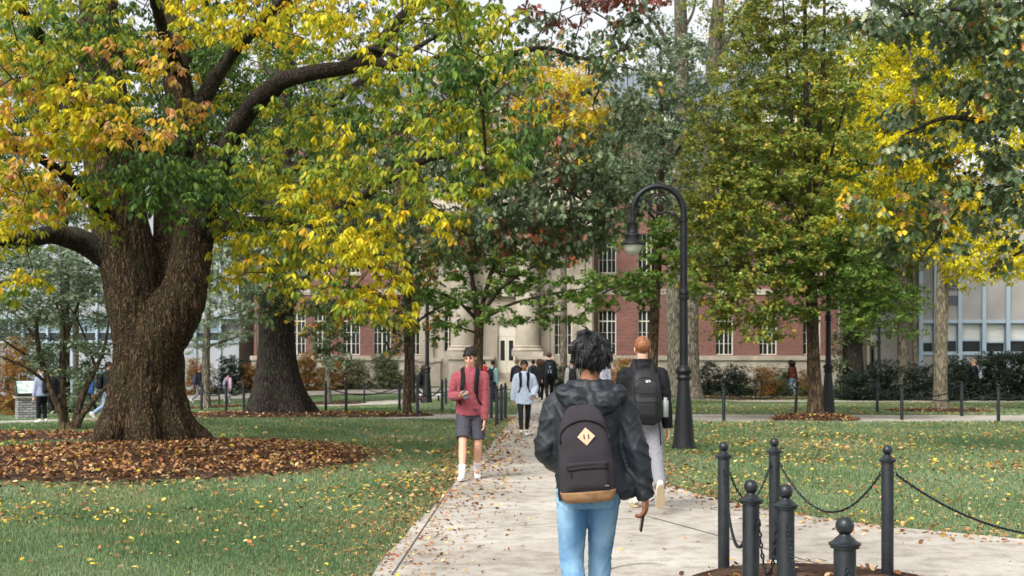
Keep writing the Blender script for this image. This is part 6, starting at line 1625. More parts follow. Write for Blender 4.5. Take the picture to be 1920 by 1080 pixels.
def head_pieces(mb, T, k, ears=True):
    def E(c, r, **kw):
        mb.ell(T @ V(*[x * k for x in c]), [x * k for x in r], 16, 12, M=T.to_3x3())
    E((0, -.012, .028), (.075, .094, .088)); E((0, .028, -.028), (.061, .062, .084)); E((0, .048, -.088), (.036, .038, .030)); E((0, .015, -.07), (.052, .055, .04))
    E((0, .076, .020), (.048, .017, .012)); E((0, .086, -.064), (.021, .010, .010)); E((0, .0, -.06), (.05, .06, .06))
    for s in (-1, 1):
        E((s * .036, .060, -.028), (.026, .024, .024))
        if ears: E((s * .077, -.008, -.012), (.010, .022, .031))
    smooth_tube(mb, [T @ V(0, .086 * k, .010 * k), T @ V(0, .098 * k, -.016 * k), T @ V(0, .106 * k, -.036 * k)], [.010 * k, .012 * k, .015 * k], 8, 3)

HAIRM = {}
M['eye_dark'] = flat('eye_dark', (.02, .015, .012), .3)
M['white_print'] = flat('white_print', srgb('#e4e4e4'), .5)
def hairmat(name, c, c2):
    if name not in HAIRM:
        HAIRM[name] = tex(name, c, c2, 40, .42, .3, 120, spec=.45, dist=.002)
    return HAIRM[name]

def hair(parent, T, k, mat, style, rg, seg=5):
    mb = MB()
    c0 = V(0, -.014, .030); base = V(.080, .101, .096)
    P = {'fluffy': (3600, .062, .030, 1.11), 'mop': (1500, .042, .016, 1.05), 'crop': (3000, .018, .003, 1.02), 'long': (420, .34, .01, 1.05), 'tied': (500, .10, .004, 1.03), 'short': (300, .035, .010, 1.05), 'bun': (260, .05, .006, 1.04)}[style]
    n, ln, vol, grow = P
    r = base * grow
    def line(p):                       # lowest hair height at this place
        if p.y > .045: return .056 if style != 'fluffy' else .036
        if p.y > -.02: return .012 if style != 'crop' else .026
        return -.066 if style in ('fluffy', 'long') else (-.035 if style != 'crop' else -.030 - .02 * (p.y < -.06))
    # close cap
    vs = []; fs = []; a_, b_ = 26, 16
    for i in range(b_ + 1):
        ph = math.pi * i / b_ - math.pi / 2
        for j in range(a_):
            th = 2 * math.pi * j / a_
            d = V(math.cos(ph) * math.cos(th), math.cos(ph) * math.sin(th), math.sin(ph))
            p = c0 + V(d.x * r.x, d.y * r.y, d.z * r.z)
            p += d * (.006 * noise.noise(p * 38) + (vol * .35 * noise.noise(p * 22 + V(3, 1, 2)) if style in ('fluffy', 'mop') else 0))
            if p.z < line(p): p = c0 + (p - c0) * .80
            vs.append(T @ (p * k))
    for i in range(b_):
        for j in range(a_): fs.append((i * a_ + j, i * a_ + (j + 1) % a_, (i + 1) * a_ + (j + 1) % a_, (i + 1) * a_ + j))
    mb.add(vs, fs)
    whorl = V(.01, -.05, .12)
    for i in range(n):
        while True:
            d = V(*rg.normal(size=3)).normalized()
            p = c0 + V(d.x * r.x, d.y * r.y, d.z * r.z) * .97
            if p.z > line(p) + .004: break
        nrm = V(d.x / r.x, d.y / r.y, d.z / r.z).normalized()
        flow = (p - whorl); flow = flow - nrm * flow.dot(nrm)
        flow = flow.normalized() if flow.length > 1e-5 else V(0, -1, 0)
        l = ln * (.6 + .7 * rg.random())
        if style == 'mop' and p.z < .04: l *= .3
        if style == 'long' and p.y > 0: l *= .75
        if style == 'tied':
            flow = (V(0, -.12, -.02) - p); flow = (flow - nrm * flow.dot(nrm)).normalized(); l = .05
        if style == 'bun': flow = (V(0, -.07, .12) - p); flow = (flow - nrm * flow.dot(nrm)).normalized()
        curl = noise.noise_vector(p * 26 + V(i % 3, 0, 0) * .15) * (1.5 if style in ('fluffy', 'mop') else .12) + V(*rg.normal(size=3)) * .12
        dr = (flow * .9 + nrm * (.42 if style in ('fluffy', 'mop') else .25) + curl * .6).normalized()
        pts = [p]; q = p.copy()
        for s in range(seg):
            q = q + dr * l / seg
            pts.append(q.copy())
            dr = (dr + V(0, 0, -.8 if style == 'long' else (-.16 if style == 'fluffy' else -.26)) + flow * .2 + V(*rg.normal(size=3)) * (.07 if style in ('fluffy', 'mop') else .06) + noise.noise_vector(q * 30) * (.7 if style in ('fluffy', 'mop') else .0) - nrm * (.20 if style in ('fluffy', 'mop') else .0)).normalized()
            if style == 'long':
                rad = math.hypot(q.x, (q.y + .01))
                if rad > .10: dr = (dr - V(q.x, q.y, 0) * 1.5).normalized()
        w = ({'fluffy': .0046, 'mop': .0045, 'crop': .0022}.get(style, .0065)) * k * (.7 + .6 * rg.random())
        if style == 'long': w *= 1.5
        mb.tube([T @ (x * k) for x in pts], [(w * f, w * f * .6) for f in np.interp(np.linspace(0, 1, seg + 1), [0, .4, 1], [.8, 1, .25])], 4, caps=False)
    if style == 'bun': mb.ell(T @ (V(0, -.06, .13) * k), [.045 * k] * 3, 12, 8)
    if style == 'tied':
        smooth_tube(mb, [T @ (V(0, -.11, .0) * k), T @ (V(0, -.125, -.05) * k), T @ (V(0, -.11, -.13) * k), T @ (V(0, -.1, -.2) * k)], [.026 * k, .03 * k, .026 * k, .01 * k], 10, 4)
    return mb.build('hair', mat, parent, smooth=True)

def wrinkle(amp, sc, zs=1.0, seed=0, amp2=None):
    def f(co, no):
        out = co.copy(); a2 = amp2 or 0
        for i in range(len(co)):
            x, y, z = co[i]
            a = noise.noise((x * sc + seed, y * sc, z * sc * zs)); b = noise.noise((x * sc * .45 + seed, y * sc * .45 + 5, z * sc * zs * .6 + 2))
            rid = (1 - 2.4 * abs(a)) + .6 * (1 - 2.2 * abs(b))
            out[i] = co[i] + no[i] * amp * rid * .6
            if a2:
                w = noise.noise((x * 9 + 7, y * 9, z * 9)) * .6
                c = noise.noise((x * sc * 2.6 + w * 3, y * sc * 2.6, z * sc * 2.6 * 1.5 + w * 4))
                out[i] += no[i] * a2 * (1 - 3 * abs(c))
        return out
    return f

def jacket_folds(co, no):
    out = co.copy()
    for i in range(len(co)):
        x, y, z = co[i]; ax = abs(x - .015)
        d = .010 * noise.noise((x * 4 + 3, y * 4, z * 4))
        sl = min(1, max(0, (ax - .17) / .05))
        s = 1 if x > 0 else -1
        n1 = noise.noise((ax * 5, y * 6, (z + .55 * ax + .3 * y) * 15 + s * 4)); n2 = noise.noise((ax * 7 + 9, y * 5, (z - .8 * ax) * 11 + s))
        f = max(0, 1 - abs(n1) * 3.6) ** 1.4 * .009 + max(0, 1 - abs(n2) * 4) ** 1.5 * .004
        t1 = noise.noise((x * 12 + z * 6, y * 5, z * 3.0)); t2 = noise.noise((x * 7 - z * 9, y * 5 + 4, z * 7))
        g = max(0, 1 - abs(t1) * 3.6) ** 1.4 * .007 + max(0, 1 - abs(t2) * 4) ** 1.5 * .003
        out[i] = co[i] + no[i] * (d + sl * f + (1 - sl) * g - .006)
    return out

def jean_folds(co, no):
    out = co.copy()
    for i in range(len(co)):
        x, y, z = co[i]
        lo = min(1, max(0, (.62 - z) / .2)) * .6 + min(1, max(0, (z - .74) / .08)) * .8 + .25
        n1 = noise.noise((x * 7, y * 7, (z + .7 * x) * 17)); n2 = noise.noise((x * 9 + 4, y * 6, (z - 1.1 * x) * 12))
        out[i] = co[i] + no[i] * (.004 * noise.noise((x * 6, y * 6, z * 5)) + lo * (max(0, 1 - abs(n1) * 4) ** 1.4 * .007 + max(0, 1 - abs(n2) * 4) ** 1.4 * .005) - .003)
    return out

def shoe(parent, ankle, yaw, pitch, k, mat, sole):
    T = Matrix.Translation(ankle) @ Matrix.Rotation(-yaw, 4, 'Z') @ Matrix.Rotation(-pitch, 4, 'X')
    up = MB()
    sec = [(-.078, -.045, .026, .030), (-.066, -.030, .034, .044), (-.03, -.018, .038, .058), (.01, -.024, .040, .052), (.06, -.044, .044, .034), (.11, -.052, .047, .026), (.155, -.056, .042, .021), (.182, -.060, .026, .014)]
    q = catmull([(0, y, z, a, b) for y, z, a, b in sec], 4)
    up.tube([T @ (V(0, p[1], p[2]) * k) for p in q], [(p[3] * k, p[4] * k) for p in q], 14, ref=T.to_3x3() @ V(1, 0, 0))
    smooth_tube(up, [T @ (V(0, -.012, -.03) * k), T @ (V(0, -.008, .02) * k)], [(.042 * k, .05 * k), (.038 * k, .046 * k)], 12, 3, ref=T.to_3x3() @ V(1, 0, 0))
    o = up.build('shoe', mat, parent, smooth=True)
    so = MB(); out = []
    for t in np.linspace(0, 2 * math.pi, 28, endpoint=False):
        y = .054 + .138 * math.sin(t); f = (y + .084) / .276
        wd = np.interp(f, [0, .15, .45, .7, .9, 1], [.028, .036, .037, .047, .042, .028])
        out.append((math.copysign(abs(math.cos(t)) ** .6, math.cos(t)) * wd, y))
    vs = [T @ (V(x, y, -.086) * k) for x, y in out] + [T @ (V(x * 1.02, y, -.060) * k) for x, y in out]
    n = len(out)
    so.add(vs, [tuple(range(n)), tuple(reversed(range(n, 2 * n)))] + [(i, i + n, (i + 1) % n + n, (i + 1) % n) for i in range(n)])
    so.build('sole', sole, o)
    return o

DEFP = dict(hipz=.905, lean=.03, LA=(-.09, .18, .09), RA=(.09, -.2, .12), Lp=0.0, Rp=.35, LH=(-.25, .08, .80), RH=(.25, -.02, .80), LE=(-.6, -1, 0), RE=(.6, -1, 0), hpitch=.05, hyaw=0.0, sway=0.0, lyaw=.1, ryaw=.1, sh=.172, hx=0.0, palmL=None, palmR=None, curlL=.5, curlR=.5, thumbL=None, thumbR=None, shz=1.40)
def person(loc, rot, Hm, label, pose, look, vox=.016, group=None, seed=1, close=False, pack=None):
    rg = np.random.default_rng(seed)
    p = dict(DEFP); p.update(pose); k = Hm / 1.75
    loc = Vector(loc); loc.z += .016
    root = empty('person', loc, rot, label, 'person', group)
    S = lambda t: V(*t) * k
    hz = p['hipz']; sw = p['sway']; ln = p['lean']
    HL, HR = S((-.09 + sw, 0, hz)), S((.09 + sw, 0, hz))
    AL, AR = S(p['LA']), S(p['RA'])
    KL = ik(HL, AL, .43 * k, .415 * k, V(-.1, 1, 0)); KR = ik(HR, AR, .43 * k, .415 * k, V(.1, 1, 0))
    SL, SR = S((-p['sh'] + p['hx'] * .5, ln, p['shz'])), S((p['sh'] + p['hx'] * .5, ln, p['shz']))
    WL, WR = S(p['LH']), S(p['RH'])
    EL = ik(SL, WL, .295 * k, .255 * k, V(*p['LE'])); ER = ik(SR, WR, .295 * k, .255 * k, V(*p['RE']))
    nb = S((p['hx'] * .7, ln + .005, 1.485)); hc = S((p['hx'], ln + .035, 1.63))
    TH = Matrix.Translation(hc) @ Matrix.Rotation(-p['hyaw'], 4, 'Z') @ Matrix.Rotation(-p['hpitch'], 4, 'X')
    # ---- body
    mb = MB()
    tor = [((sw, 0, hz - .07), (.13, .10)), ((sw, -.005, hz + .03), (.155, .112)), ((sw * .7, ln * .3, 1.06), (.130, .095)), ((0, ln * .6, 1.22), (.150, .108)), ((p['hx'] * .3, ln * .9, 1.35), (.160, .105)), ((p['hx'] * .5, ln, 1.44), (.125, .075)), ((p['hx'] * .65, ln, 1.48), (.062, .058))]
    smooth_tube(mb, [S(a) for a, _ in tor], [(r[0] * k, r[1] * k) for _, r in tor], 18, 4, ref=(1, 0, 0))
    smooth_tube(mb, [nb - V(0, 0, .04 * k), nb + V(0, .005, .03) * k, hc + TH.to_3x3() @ V(0, -.02, -.06) * k], [.060 * k, .053 * k, .054 * k], 14, 4)
    for a, b, c in ((HL, KL, AL), (HR, KR, AR)):
        m1 = a.lerp(b, .5); m2 = b.lerp(c, .35) + V(0, -.012, 0) * k
        smooth_tube(mb, [a, m1, b, m2, b.lerp(c, .75), c, c - V(0, 0, .03) * k], [x * k * (1 if look['legs'][0] == 'knee' else .78) for x in (.085, .074, .053, .055, .042, .036, .036)], 12, 4)
        mb.ell(c + V(0, .04, -.045) * k, (.035 * k, .08 * k, .03 * k))
    for i, (a, b, c) in enumerate(((SL, EL, WL), (SR, ER, WR))):
        smooth_tube(mb, [a, a.lerp(b, .5), b, b.lerp(c, .4), c], [x * k for x in (.052, .046, .039, .038, .027)], 12, 4)
        d = (c - b).normalized(); sd = -1 if i == 0 else 1
        pn = p['palmL' if i == 0 else 'palmR']; pn = V(*pn) if pn else V(-sd, 0, .1)
        tn = p['thumbL' if i == 0 else 'thumbR']; tn = V(*tn) if tn else V(0, 1, 0)
        hd = p.get('handL' if i == 0 else 'handR')
        hand(mb, c, V(*hd) if hd else d, pn, tn, p['curlL' if i == 0 else 'curlR'], k * p.get('handk', 1))
    head_pieces(mb, TH, k)
    me = remesh(mb, 'body', vox * .75 if not close else vox * .42, 2, factor=.4)
    link('body', me, skin(look['skin'][0], look['skin'][1]), root)
    if look.get('face', True):
        e = MB()
        for s in (-1, 1):
            e.ell(TH @ (V(s * .031, .0795, .001) * k), (.013 * k, .010 * k, .0065 * k), 10, 6, M=TH.to_3x3())
        e.build('eyes', M['eye_dark'], root, smooth=True)
        e = MB()
        for s in (-1, 1): e.tube([TH @ (V(s * .014, .092, .019) * k), TH @ (V(s * .034, .090, .024) * k), TH @ (V(s * .052, .076, .018) * k)], [.0035 * k, .0045 * k, .002 * k], 6)
        e.build('eyebrows', look['hair'][1], root, smooth=True)
        e = MB(); e.ell(TH @ (V(0, .0935, -.0615) * k), (.020 * k, .005 * k, .0045 * k), 10, 6, M=TH.to_3x3()); e.ell(TH @ (V(0, .0935, -.070) * k), (.016 * k, .005 * k, .0045 * k), 10, 6, M=TH.to_3x3())
        e.build('lips', skin(look['skin'][0] + '_lip', tuple(a * b for a, b in zip(look['skin'][1], (.75, .5, .5)))), root, smooth=True)
    hair(root, TH, k, look['hair'][1], look['hair'][0], rg) if look.get('hair') else None
    # ---- trousers
    pz, pr, pm, pn_ = look['legs']           # lowest height, radii thigh..ankle, material, part name
    mb = MB()
    smooth_tube(mb, [S((sw, 0, hz - .10)), S((sw, -.008, hz - .02)), S((sw, -.004, hz + .07)), S((sw * .8, 0, hz + .13))], [(.150 * k, .115 * k), (.172 * k, .130 * k), (.162 * k, .120 * k), (.150 * k, .11 * k)], 18, 4, ref=(1, 0, 0))
    for a, b, c in ((HL, KL, AL), (HR, KR, AR)):
        pts = [a, a.lerp(b, .5), b, b.lerp(c, .5), b.lerp(c, .93)]
        if pz == 'knee': pts = [a, a.lerp(b, .45), a.lerp(b, .86)]
        smooth_tube(mb, pts, [x * k for x in pr[:len(pts)]], 14, 5)
    me = remesh(mb, pn_, vox * (.6 if close else .9), 4, look['pfn'] if look.get('pfn') else wrinkle(look.get('pwr', .006) * k, 17, 1.5, seed, look.get('pwr2', 0) * k))
    lg = link(pn_, me, pm, root)
    # ---- top
    tp = look['top']; inf = tp['inf']; hem = tp['hem']; sf = tp.get('sleeve', 1.0)
    mb = MB()
    hx, hs = tp.get('hemx', 0), tp.get('flare', 1.0)
    sec = [((sw + hx, -.005, hem), (.158 * hs + inf, .118 * hs + inf)), ((sw * .8 + hx * .6, 0, hem + .1), (.155 * (hs + 1) / 2 + inf, .115 * (hs + 1) / 2 + inf)), ((sw * .5, ln * .4, 1.10), (.146 + inf, .106 + inf)), ((0, ln * .65, 1.24), (.156 + inf, .114 + inf)), ((p['hx'] * .3, ln * .9, 1.34), (.172 + inf * .9, .112 + inf * .8)), ((p['hx'] * .45, ln, 1.40), (.156 + inf * .6, .096 + inf * .6)), ((p['hx'] * .55, ln, 1.452), (.105 + inf * .4, .080 + inf * .5)), ((p['hx'] * .65, ln, 1.495), (.066 + inf * .3, .064 + inf * .3))]
    smooth_tube(mb, [S(a) for a, _ in sec], [(r[0] * k, r[1] * k) for _, r in sec], 22, 5, ref=(1, 0, 0))
    for a, b, c in ((SL, EL, WL), (SR, ER, WR)):
        d = (c - b).normalized()
        sr = tp.get('srad', (.066, .062, .056, .052, .045))
        smooth_tube(mb, [a - V(math.copysign(.075, a.x), 0, .012) * k, a - V(0, 0, .018) * k, a.lerp(b, .3), a.lerp(b, .65), b, b.lerp(c, .5), c + d * tp.get('cuff', .005)], [x * sf * k for x in (sr[0] * .60, sr[0] * .80, sr[0] * .97, sr[1], sr[2], sr[3], sr[4])], 14, 5)
    for fc, fr in tp.get('flap', []): mb.ell(S(fc), [x * k for x in fr], 16, 10)
    if tp.get('collar'):
        mb.torus(nb + V(0, .005, -.002 + tp.get('colz', 0)) * k, .068 * k, .018 * k, 'Z', 20, 8)
    me = remesh(mb, 'top', vox * (.55 if close else .85), 3, tp['fn'] if tp.get('fn') else wrinkle(tp.get('wr', .006) * k, tp.get('wsc', 13), tp.get('wz', 1.2), seed + 3, tp.get('wr2', 0) * k))
    top = link(tp['name'], me, tp['mat'], root)
    if tp.get('hood'):
        mb = MB(); hs_ = tp['hood']; hw_ = tp.get('hoodw', 1.0)
        c = nb + V(0, -.015, -.01) * k
        for i in range(14):                    # a soft roll of cloth round the neck, deep at the back
            a = 2 * math.pi * i / 14
            back = .5 - .5 * math.sin(a)
            cc = c + V(math.cos(a) * .088 * (1 + (hw_ - 1) * .5), math.sin(a) * .075 - .02 * back, -.012 - .035 * back + (.0 if back > .3 else -.03)) * k
            mb.ell(cc, [(.036 + .016 * back * hs_) * k, (.034 + .014 * back * hs_) * k, (.034 + .034 * back * hs_) * k], 12, 8)
        for x, z, r in ((0, -.085, .062), (-.06, -.062, .052), (.06, -.062, .052), (-.105, -.035, .040), (.105, -.035, .040)):
            mb.ell(c + V(x * hw_, (-.098 if abs(x) < .08 else -.074) - (hw_ - 1) * .06 - inf * .35, z * hw_) * k, [r * 1.1 * hw_ * k, .036 * hs_ * k, r * hs_ * k], 12, 8)
        me = remesh(mb, 'hood', vox * (.5 if close else .8), 3, wrinkle(.009 * k, 15, 1.8, seed + 9))
        link('hood', me, tp['mat'], top)
    sh_ = look.get('shoe')
    if sh_:
        shoe(root, AL, -p['lyaw'], p['Lp'], k, sh_[0], sh_[1]); shoe(root, AR, p['ryaw'], p['Rp'], k, sh_[0], sh_[1])
    if look.get('sock'):
        for c, b in ((AL, KL), (AR, KR)):
            m_ = MB(); d = (b - c).normalized()
            smooth_tube(m_, [c - d * .01, c + d * .05 * k, c + d * .12 * k], [.047 * k, .046 * k, .051 * k], 12, 3); m_.build('sock', look['sock'], root, smooth=True)
    J = dict(k=k, SL=SL, SR=SR, EL=EL, ER=ER, WL=WL, WR=WR, nb=nb, hc=hc, TH=TH, HL=HL, HR=HR, AL=AL, AR=AR, KL=KL, KR=KR, root=root, top=top, legs=lg)
    return root, J

def backpack(loc, rot, k, label, mats, z0, h, w, d, yb, style, front=True, inf=.03, lean=.03, tilt=0.0, straps=True, seed=0, group=None, hx=0.0, top=None):
    """a pack worn on the back; local axes are the wearer's (y forward), yb is the back plane"""
    loc = Vector(loc); loc.z += .016
    root = empty('backpack', loc, rot, label, 'backpack', group)
    main, dark = mats[0], mats[1]
    def pt(x, y, z):           # x across, y outwards from the back, z up from the pack's bottom
        xx = x * math.cos(tilt) - (z - h / 2) * math.sin(tilt); zz = h / 2 + x * math.sin(tilt) + (z - h / 2) * math.cos(tilt)
        return V(hx + xx, yb - y, z0 + zz) * k
    def prof(f):               # width and depth factors up the height
        wv = np.interp(f, [0, .04, .12, .35, .65, .82, .92, .98, 1], [.80, .93, 1.0, 1.0, .93, .80, .62, .40, .12])
        dv = np.interp(f, [0, .04, .12, .35, .65, .82, .92, .98, 1], [.82, .95, 1.0, 1.0, .86, .68, .50, .32, .10])
        return wv, dv
    def shell(name, f0, f1, mat, grow=0.0, n=40, rows=26, parent=None, xs=1.0, flat_back=True):
        mb = MB(); vs = []; fs = []
        for i in range(rows + 1):
            f = f0 + (f1 - f0) * i / rows; wv, dv = prof(f)
            for j in range(n):
                a = 2 * math.pi * j / n
                ca, sa = math.cos(a), math.sin(a)
                x = math.copysign(abs(ca) ** .62, ca) * (w / 2 * wv + grow) * xs
                y = (math.copysign(abs(sa) ** .62, sa) * .5 + .5) * (d * dv + grow)
                b = .006 * noise.noise((x * 9 + seed, y * 9, f * h * 9)) + .004 * noise.noise((x * 22 + seed, y * 22, f * h * 14))
                vs.append(pt(x * (1 + b * 2), y + b * 1.6, f * h))
        for i in range(rows):
            for j in range(n): fs.append((i * n + j, i * n + (j + 1) % n, (i + 1) * n + (j + 1) % n, (i + 1) * n + j))
        fs.append(tuple(reversed(range(n)))); fs.append(tuple(range(rows * n, (rows + 1) * n)))
        mb.add(vs, fs)
        return mb.build(name, mat, parent or root, smooth=True)
    def front_y(x, f, off=0.0):
        wv, dv = prof(f)
        q = min(1, abs(x) / (w / 2 * wv)); s = (1 - q ** (1 / .62 * 2)) ** .5 if q < 1 else 0
        return (s ** .62 * .5 + .5) * d * dv + off
    def fpnt(x, f, off=0.004): return pt(x, front_y(x, f, off), f * h)
    body = shell('pack_body', 0, 1, main)
    if style == 'diamond':
        shell('suede_bottom', 0.0, .115, mats[2], .0035, rows=6)
        # front pocket, standing a little proud, with a rim and a zip
        pk = MB(); gx = np.linspace(-.118, .118, 15); gf = np.linspace(.125, .415, 12); vs = []; fs = []
        for f in gf:
            for x in gx:
                e = min(1, (1 - abs(x) / .118) * 9 + .0) * min(1, (f - .125) * 22 + .12) * min(1, (.415 - f) * 30 + .25)
                vs.append(fpnt(x, f, .003 + .020 * e + .003 * noise.noise((x * 20, f * 14, 1))))
        n = len(gx)
        for i in range(len(gf) - 1):
            for j in range(n - 1): fs.append((i * n + j, i * n + j + 1, (i + 1) * n + j + 1, (i + 1) * n + j))
        pk.add(vs, fs); po = pk.build('front_pocket', main, root, smooth=True)
        z = MB(); z.tube([fpnt(x, .345 + .012 * math.cos(x * 14), .026) for x in np.linspace(-.108, .108, 12)], [(.009, .004)] * 12, 6, ref=(0, 0, 1)); z.build('zip', dark, po, smooth=True)
        z = MB(); z.box(fpnt(-.092, .30, .030), (.007 * k, .004, .032 * k)); z.build('zip_pull', dark, po)
        fl = MB(); fl.tube([fpnt(x, .385 + .012 * math.cos(x * 14), .022) for x in np.linspace(-.112, .112, 12)], [(.012, .005)] * 12, 6, ref=(0, 0, 1)); fl.build('pocket_rim', main, po, smooth=True)
        # main zip arching over the top
        z = MB(); z.tube([fpnt(.132 * math.cos(t), .64 + .185 * math.sin(t), .004) for t in np.linspace(math.pi + .15, -.15, 22)], [(.010, .005)] * 22, 6); z.build('main_zip', dark, root, smooth=True)
        # tan diamond with two slits
        dm = MB(); c = (.008, .665); r = .048
        vs = [fpnt(c[0] + r * a, c[1] + r / h * b, .0075) for a, b in ((0, 1), (.5, .5), (1, 0), (.5, -.5), (0, -1), (-.5, -.5), (-1, 0), (-.5, .5))] + [fpnt(c[0], c[1], .008)]
        dm.add(vs, [(i, (i + 1) % 8, 8) for i in range(8)]); do_ = dm.build('diamond_patch', mats[2] if len(mats) < 4 else mats[3], root)
        slt = MB()
        for x in (-.011, .013):
            slt.tube([fpnt(c[0] + x, c[1] - .012 / h, .0088), fpnt(c[0] + x, c[1] + .012 / h, .0088)], [(.003, .0008)] * 2, 6, ref=(1, 0, 0))
        slt.build('slit', dark, do_)
        lt = MB(); lt.box(fpnt(.098, .165, .024), (.022 * k, .003, .006 * k)); lt.build('stitched_tag', flat('tag_grey', srgb('#77706d'), .6), po)
    else:
        pk = MB(); gx = np.linspace(-.105, .105, 13) * w / .3; gf = np.linspace(.08, .5, 12); vs = []; fs = []
        for f in gf:
            for x in gx:
                e = min(1, (1 - abs(x) / abs(gx[0])) * 6) * min(1, (f - .08) * 14 + .1) * min(1, (.5 - f) * 14)
                vs.append(fpnt(x, f, .002 + .032 * e))
        n = len(gx)
        for i in range(len(gf) - 1):
            for j in range(n - 1): fs.append((i * n + j, i * n + j + 1, (i + 1) * n + j + 1, (i + 1) * n + j))
        pk.add(vs, fs); po = pk.build('front_pocket', main, root, smooth=True)
        z = MB(); z.tube([fpnt(.11 * w / .3 * math.cos(t), .62 + .2 * math.sin(t), .004) for t in np.linspace(math.pi, 0, 16)], [(.007, .004)] * 16, 5); z.build('main_zip', dark, root, smooth=True)
        if style == 'trail':
            lm = mats[2]
            lo = MB(); cx_, cf = .035, .755
            for i, r in enumerate((.011, .0175, .024)):
                pts = [fpnt(cx_ - .012 + r * math.sin(t), cf + (r * math.cos(t)) / h - .012 / h, .010) for t in np.linspace(0, math.pi / 2, 7)]
                lo.tube(pts, [(.0022, .001)] * 7, 5)
            for j in range(3): lo.box(fpnt(cx_ - .026, cf + (.006 - .009 * j) / h, .010), (.026 * k, .002, .0055 * k))
            lo.build('white_logo', lm, root)
            for s in (-1, 1):
                st_ = MB(); st_.tube([fpnt(s * .12, .9 - .1 * i, .008) for i in range(7)], [(.008, .004)] * 7, 5, ref=(1, 0, 0)); st_.build('compression_strap', dark, root)
            for f in (.56, .40):
                st_ = MB(); st_.tube([fpnt(x, f - .02 * math.cos(x * 12), .036) for x in np.linspace(-.1, .1, 9)], [(.006, .005)] * 9, 5, ref=(0, 0, 1)); st_.build('pocket_zip', dark, po)
            bo = MB(); bo.lathe([(.001, 0), (.035, .004), (.035, .17), (.02, .19), (.02, .21), (.001, .212)], pt(w / 2 + .035, d * .45, .06), 14); bo.build('side_bottle', flat('clear_bottle', srgb('#8d948f'), .2), root, smooth=True)
            hp = MB(); hp.tube([pt(.13, d * .3, .04), pt(.15, d * .3 + .01, -.08), pt(.155, d * .3 + .02, -.22)], [(.012, .003)] * 3, 5); hp.build('dangling_strap', dark, root)
        if style == 'emblem':
            lo = MB(); pts = [fpnt(.05 * math.cos(t), .33 + .05 * math.sin(t) / h, .038) for t in np.linspace(-1.0, math.pi + 1.0, 18)]
            lo.tube(pts, [(.007, .002)] * 18, 5)
            for s in (-1, 1): lo.box(fpnt(s * .045, .33 - .045 / h, .038), (.03 * k, .003, .012 * k))
            lo.box(fpnt(.01, .66, .006), (.05 * k, .003, .022 * k))
            lo.build('white_emblem', mats[2], root)
    hd = MB(); hd.tube([pt(.035 * math.cos(t), d * .12 + .01, h * .97 + .045 * math.sin(t)) for t in np.linspace(0, math.pi, 9)], .008 * k, 6); hd.build('handle', dark, root, smooth=True)
    if straps and top is not None:
        # each strap follows the surface of the jacket over the shoulder
        from mathutils.bvhtree import BVHTree
        me = top.data
        bv = BVHTree.FromPolygons([v.co for v in me.vertices], [tuple(p.vertices) for p in me.polygons])
        for s in (-1, 1):
            raw = [pt(s * .08, .0, h * .90), V(hx + s * .108, yb + .01, 1.40) * k, V(hx + s * .118, lean - .03, 1.50) * k, V(hx + s * .115, lean + .05, 1.50) * k, V(hx + s * .108, lean + .16, 1.40) * k, V(s * .104, lean + .22, 1.28) * k, V(s * .108, lean + .22, 1.16) * k, V(s * .128, lean + .18, 1.06) * k, V(s * .15, lean + .10, 1.0) * k]
            qq = [V(*x) for x in catmull([tuple(x) for x in raw], 5)]
            pts = []; nrs = []
            for x in qq:
                hit, nr, _, _ = bv.find_nearest(x)
                pts.append(hit + nr * .011 * k); nrs.append(nr)
            for _ in range(9): pts = [pts[0]] + [(pts[i - 1] + pts[i] * 2 + pts[i + 1]) / 4 for i in range(1, len(pts) - 1)] + [pts[-1]]
            st_ = MB(); vs = []; fs = []
            for i, x in enumerate(pts):
                tg = (pts[min(i + 1, len(pts) - 1)] - pts[max(i - 1, 0)]).normalized(); nr = nrs[i]
                sd = tg.cross(nr).normalized(); wd = (.030 if i < 32 else .013) * k
                for a, b in ((-1, -.6), (-.9, .6), (.9, .6), (1, -.6)): vs.append(x + sd * a * wd + nr * b * .009 * k)
            for i in range(len(pts) - 1):
                for j in range(4): fs.append((i * 4 + j, i * 4 + (j + 1) % 4, i * 4 + 4 + (j + 1) % 4, i * 4 + 4 + j))
            st_.add(vs, fs); st_.build('strap', dark, root, smooth=True)
    return root

HB = hairmat('black_hair', srgb('#08080a'), srgb('#1b1b20')); HBR = hairmat('dark_brown_hair', srgb('#120d0b'), srgb('#2a1e18')); HRED = hairmat('ginger_hair', srgb('#6f4028'), srgb('#a8704a')); HBL = hairmat('blond_hair', srgb('#8a6a42'), srgb('#c2a06c')); HMB = hairmat('brown_hair', srgb('#3a2416'), srgb('#6a4630'))
SK1 = ('light_skin', srgb('#d9a88e')); SK2 = ('tan_skin', srgb('#b07a58')); SK3 = ('brown_skin', srgb('#9c6a50'))
white = cloth('white_canvas', srgb('#e6e6e4'), .7); rub = flat('white_rubber', srgb('#dcdad4'), .6); blk = cloth('black_cloth', srgb('#17181b'), .85, var=.6); gum = flat('tan_sole', srgb('#b5a184'), .7)

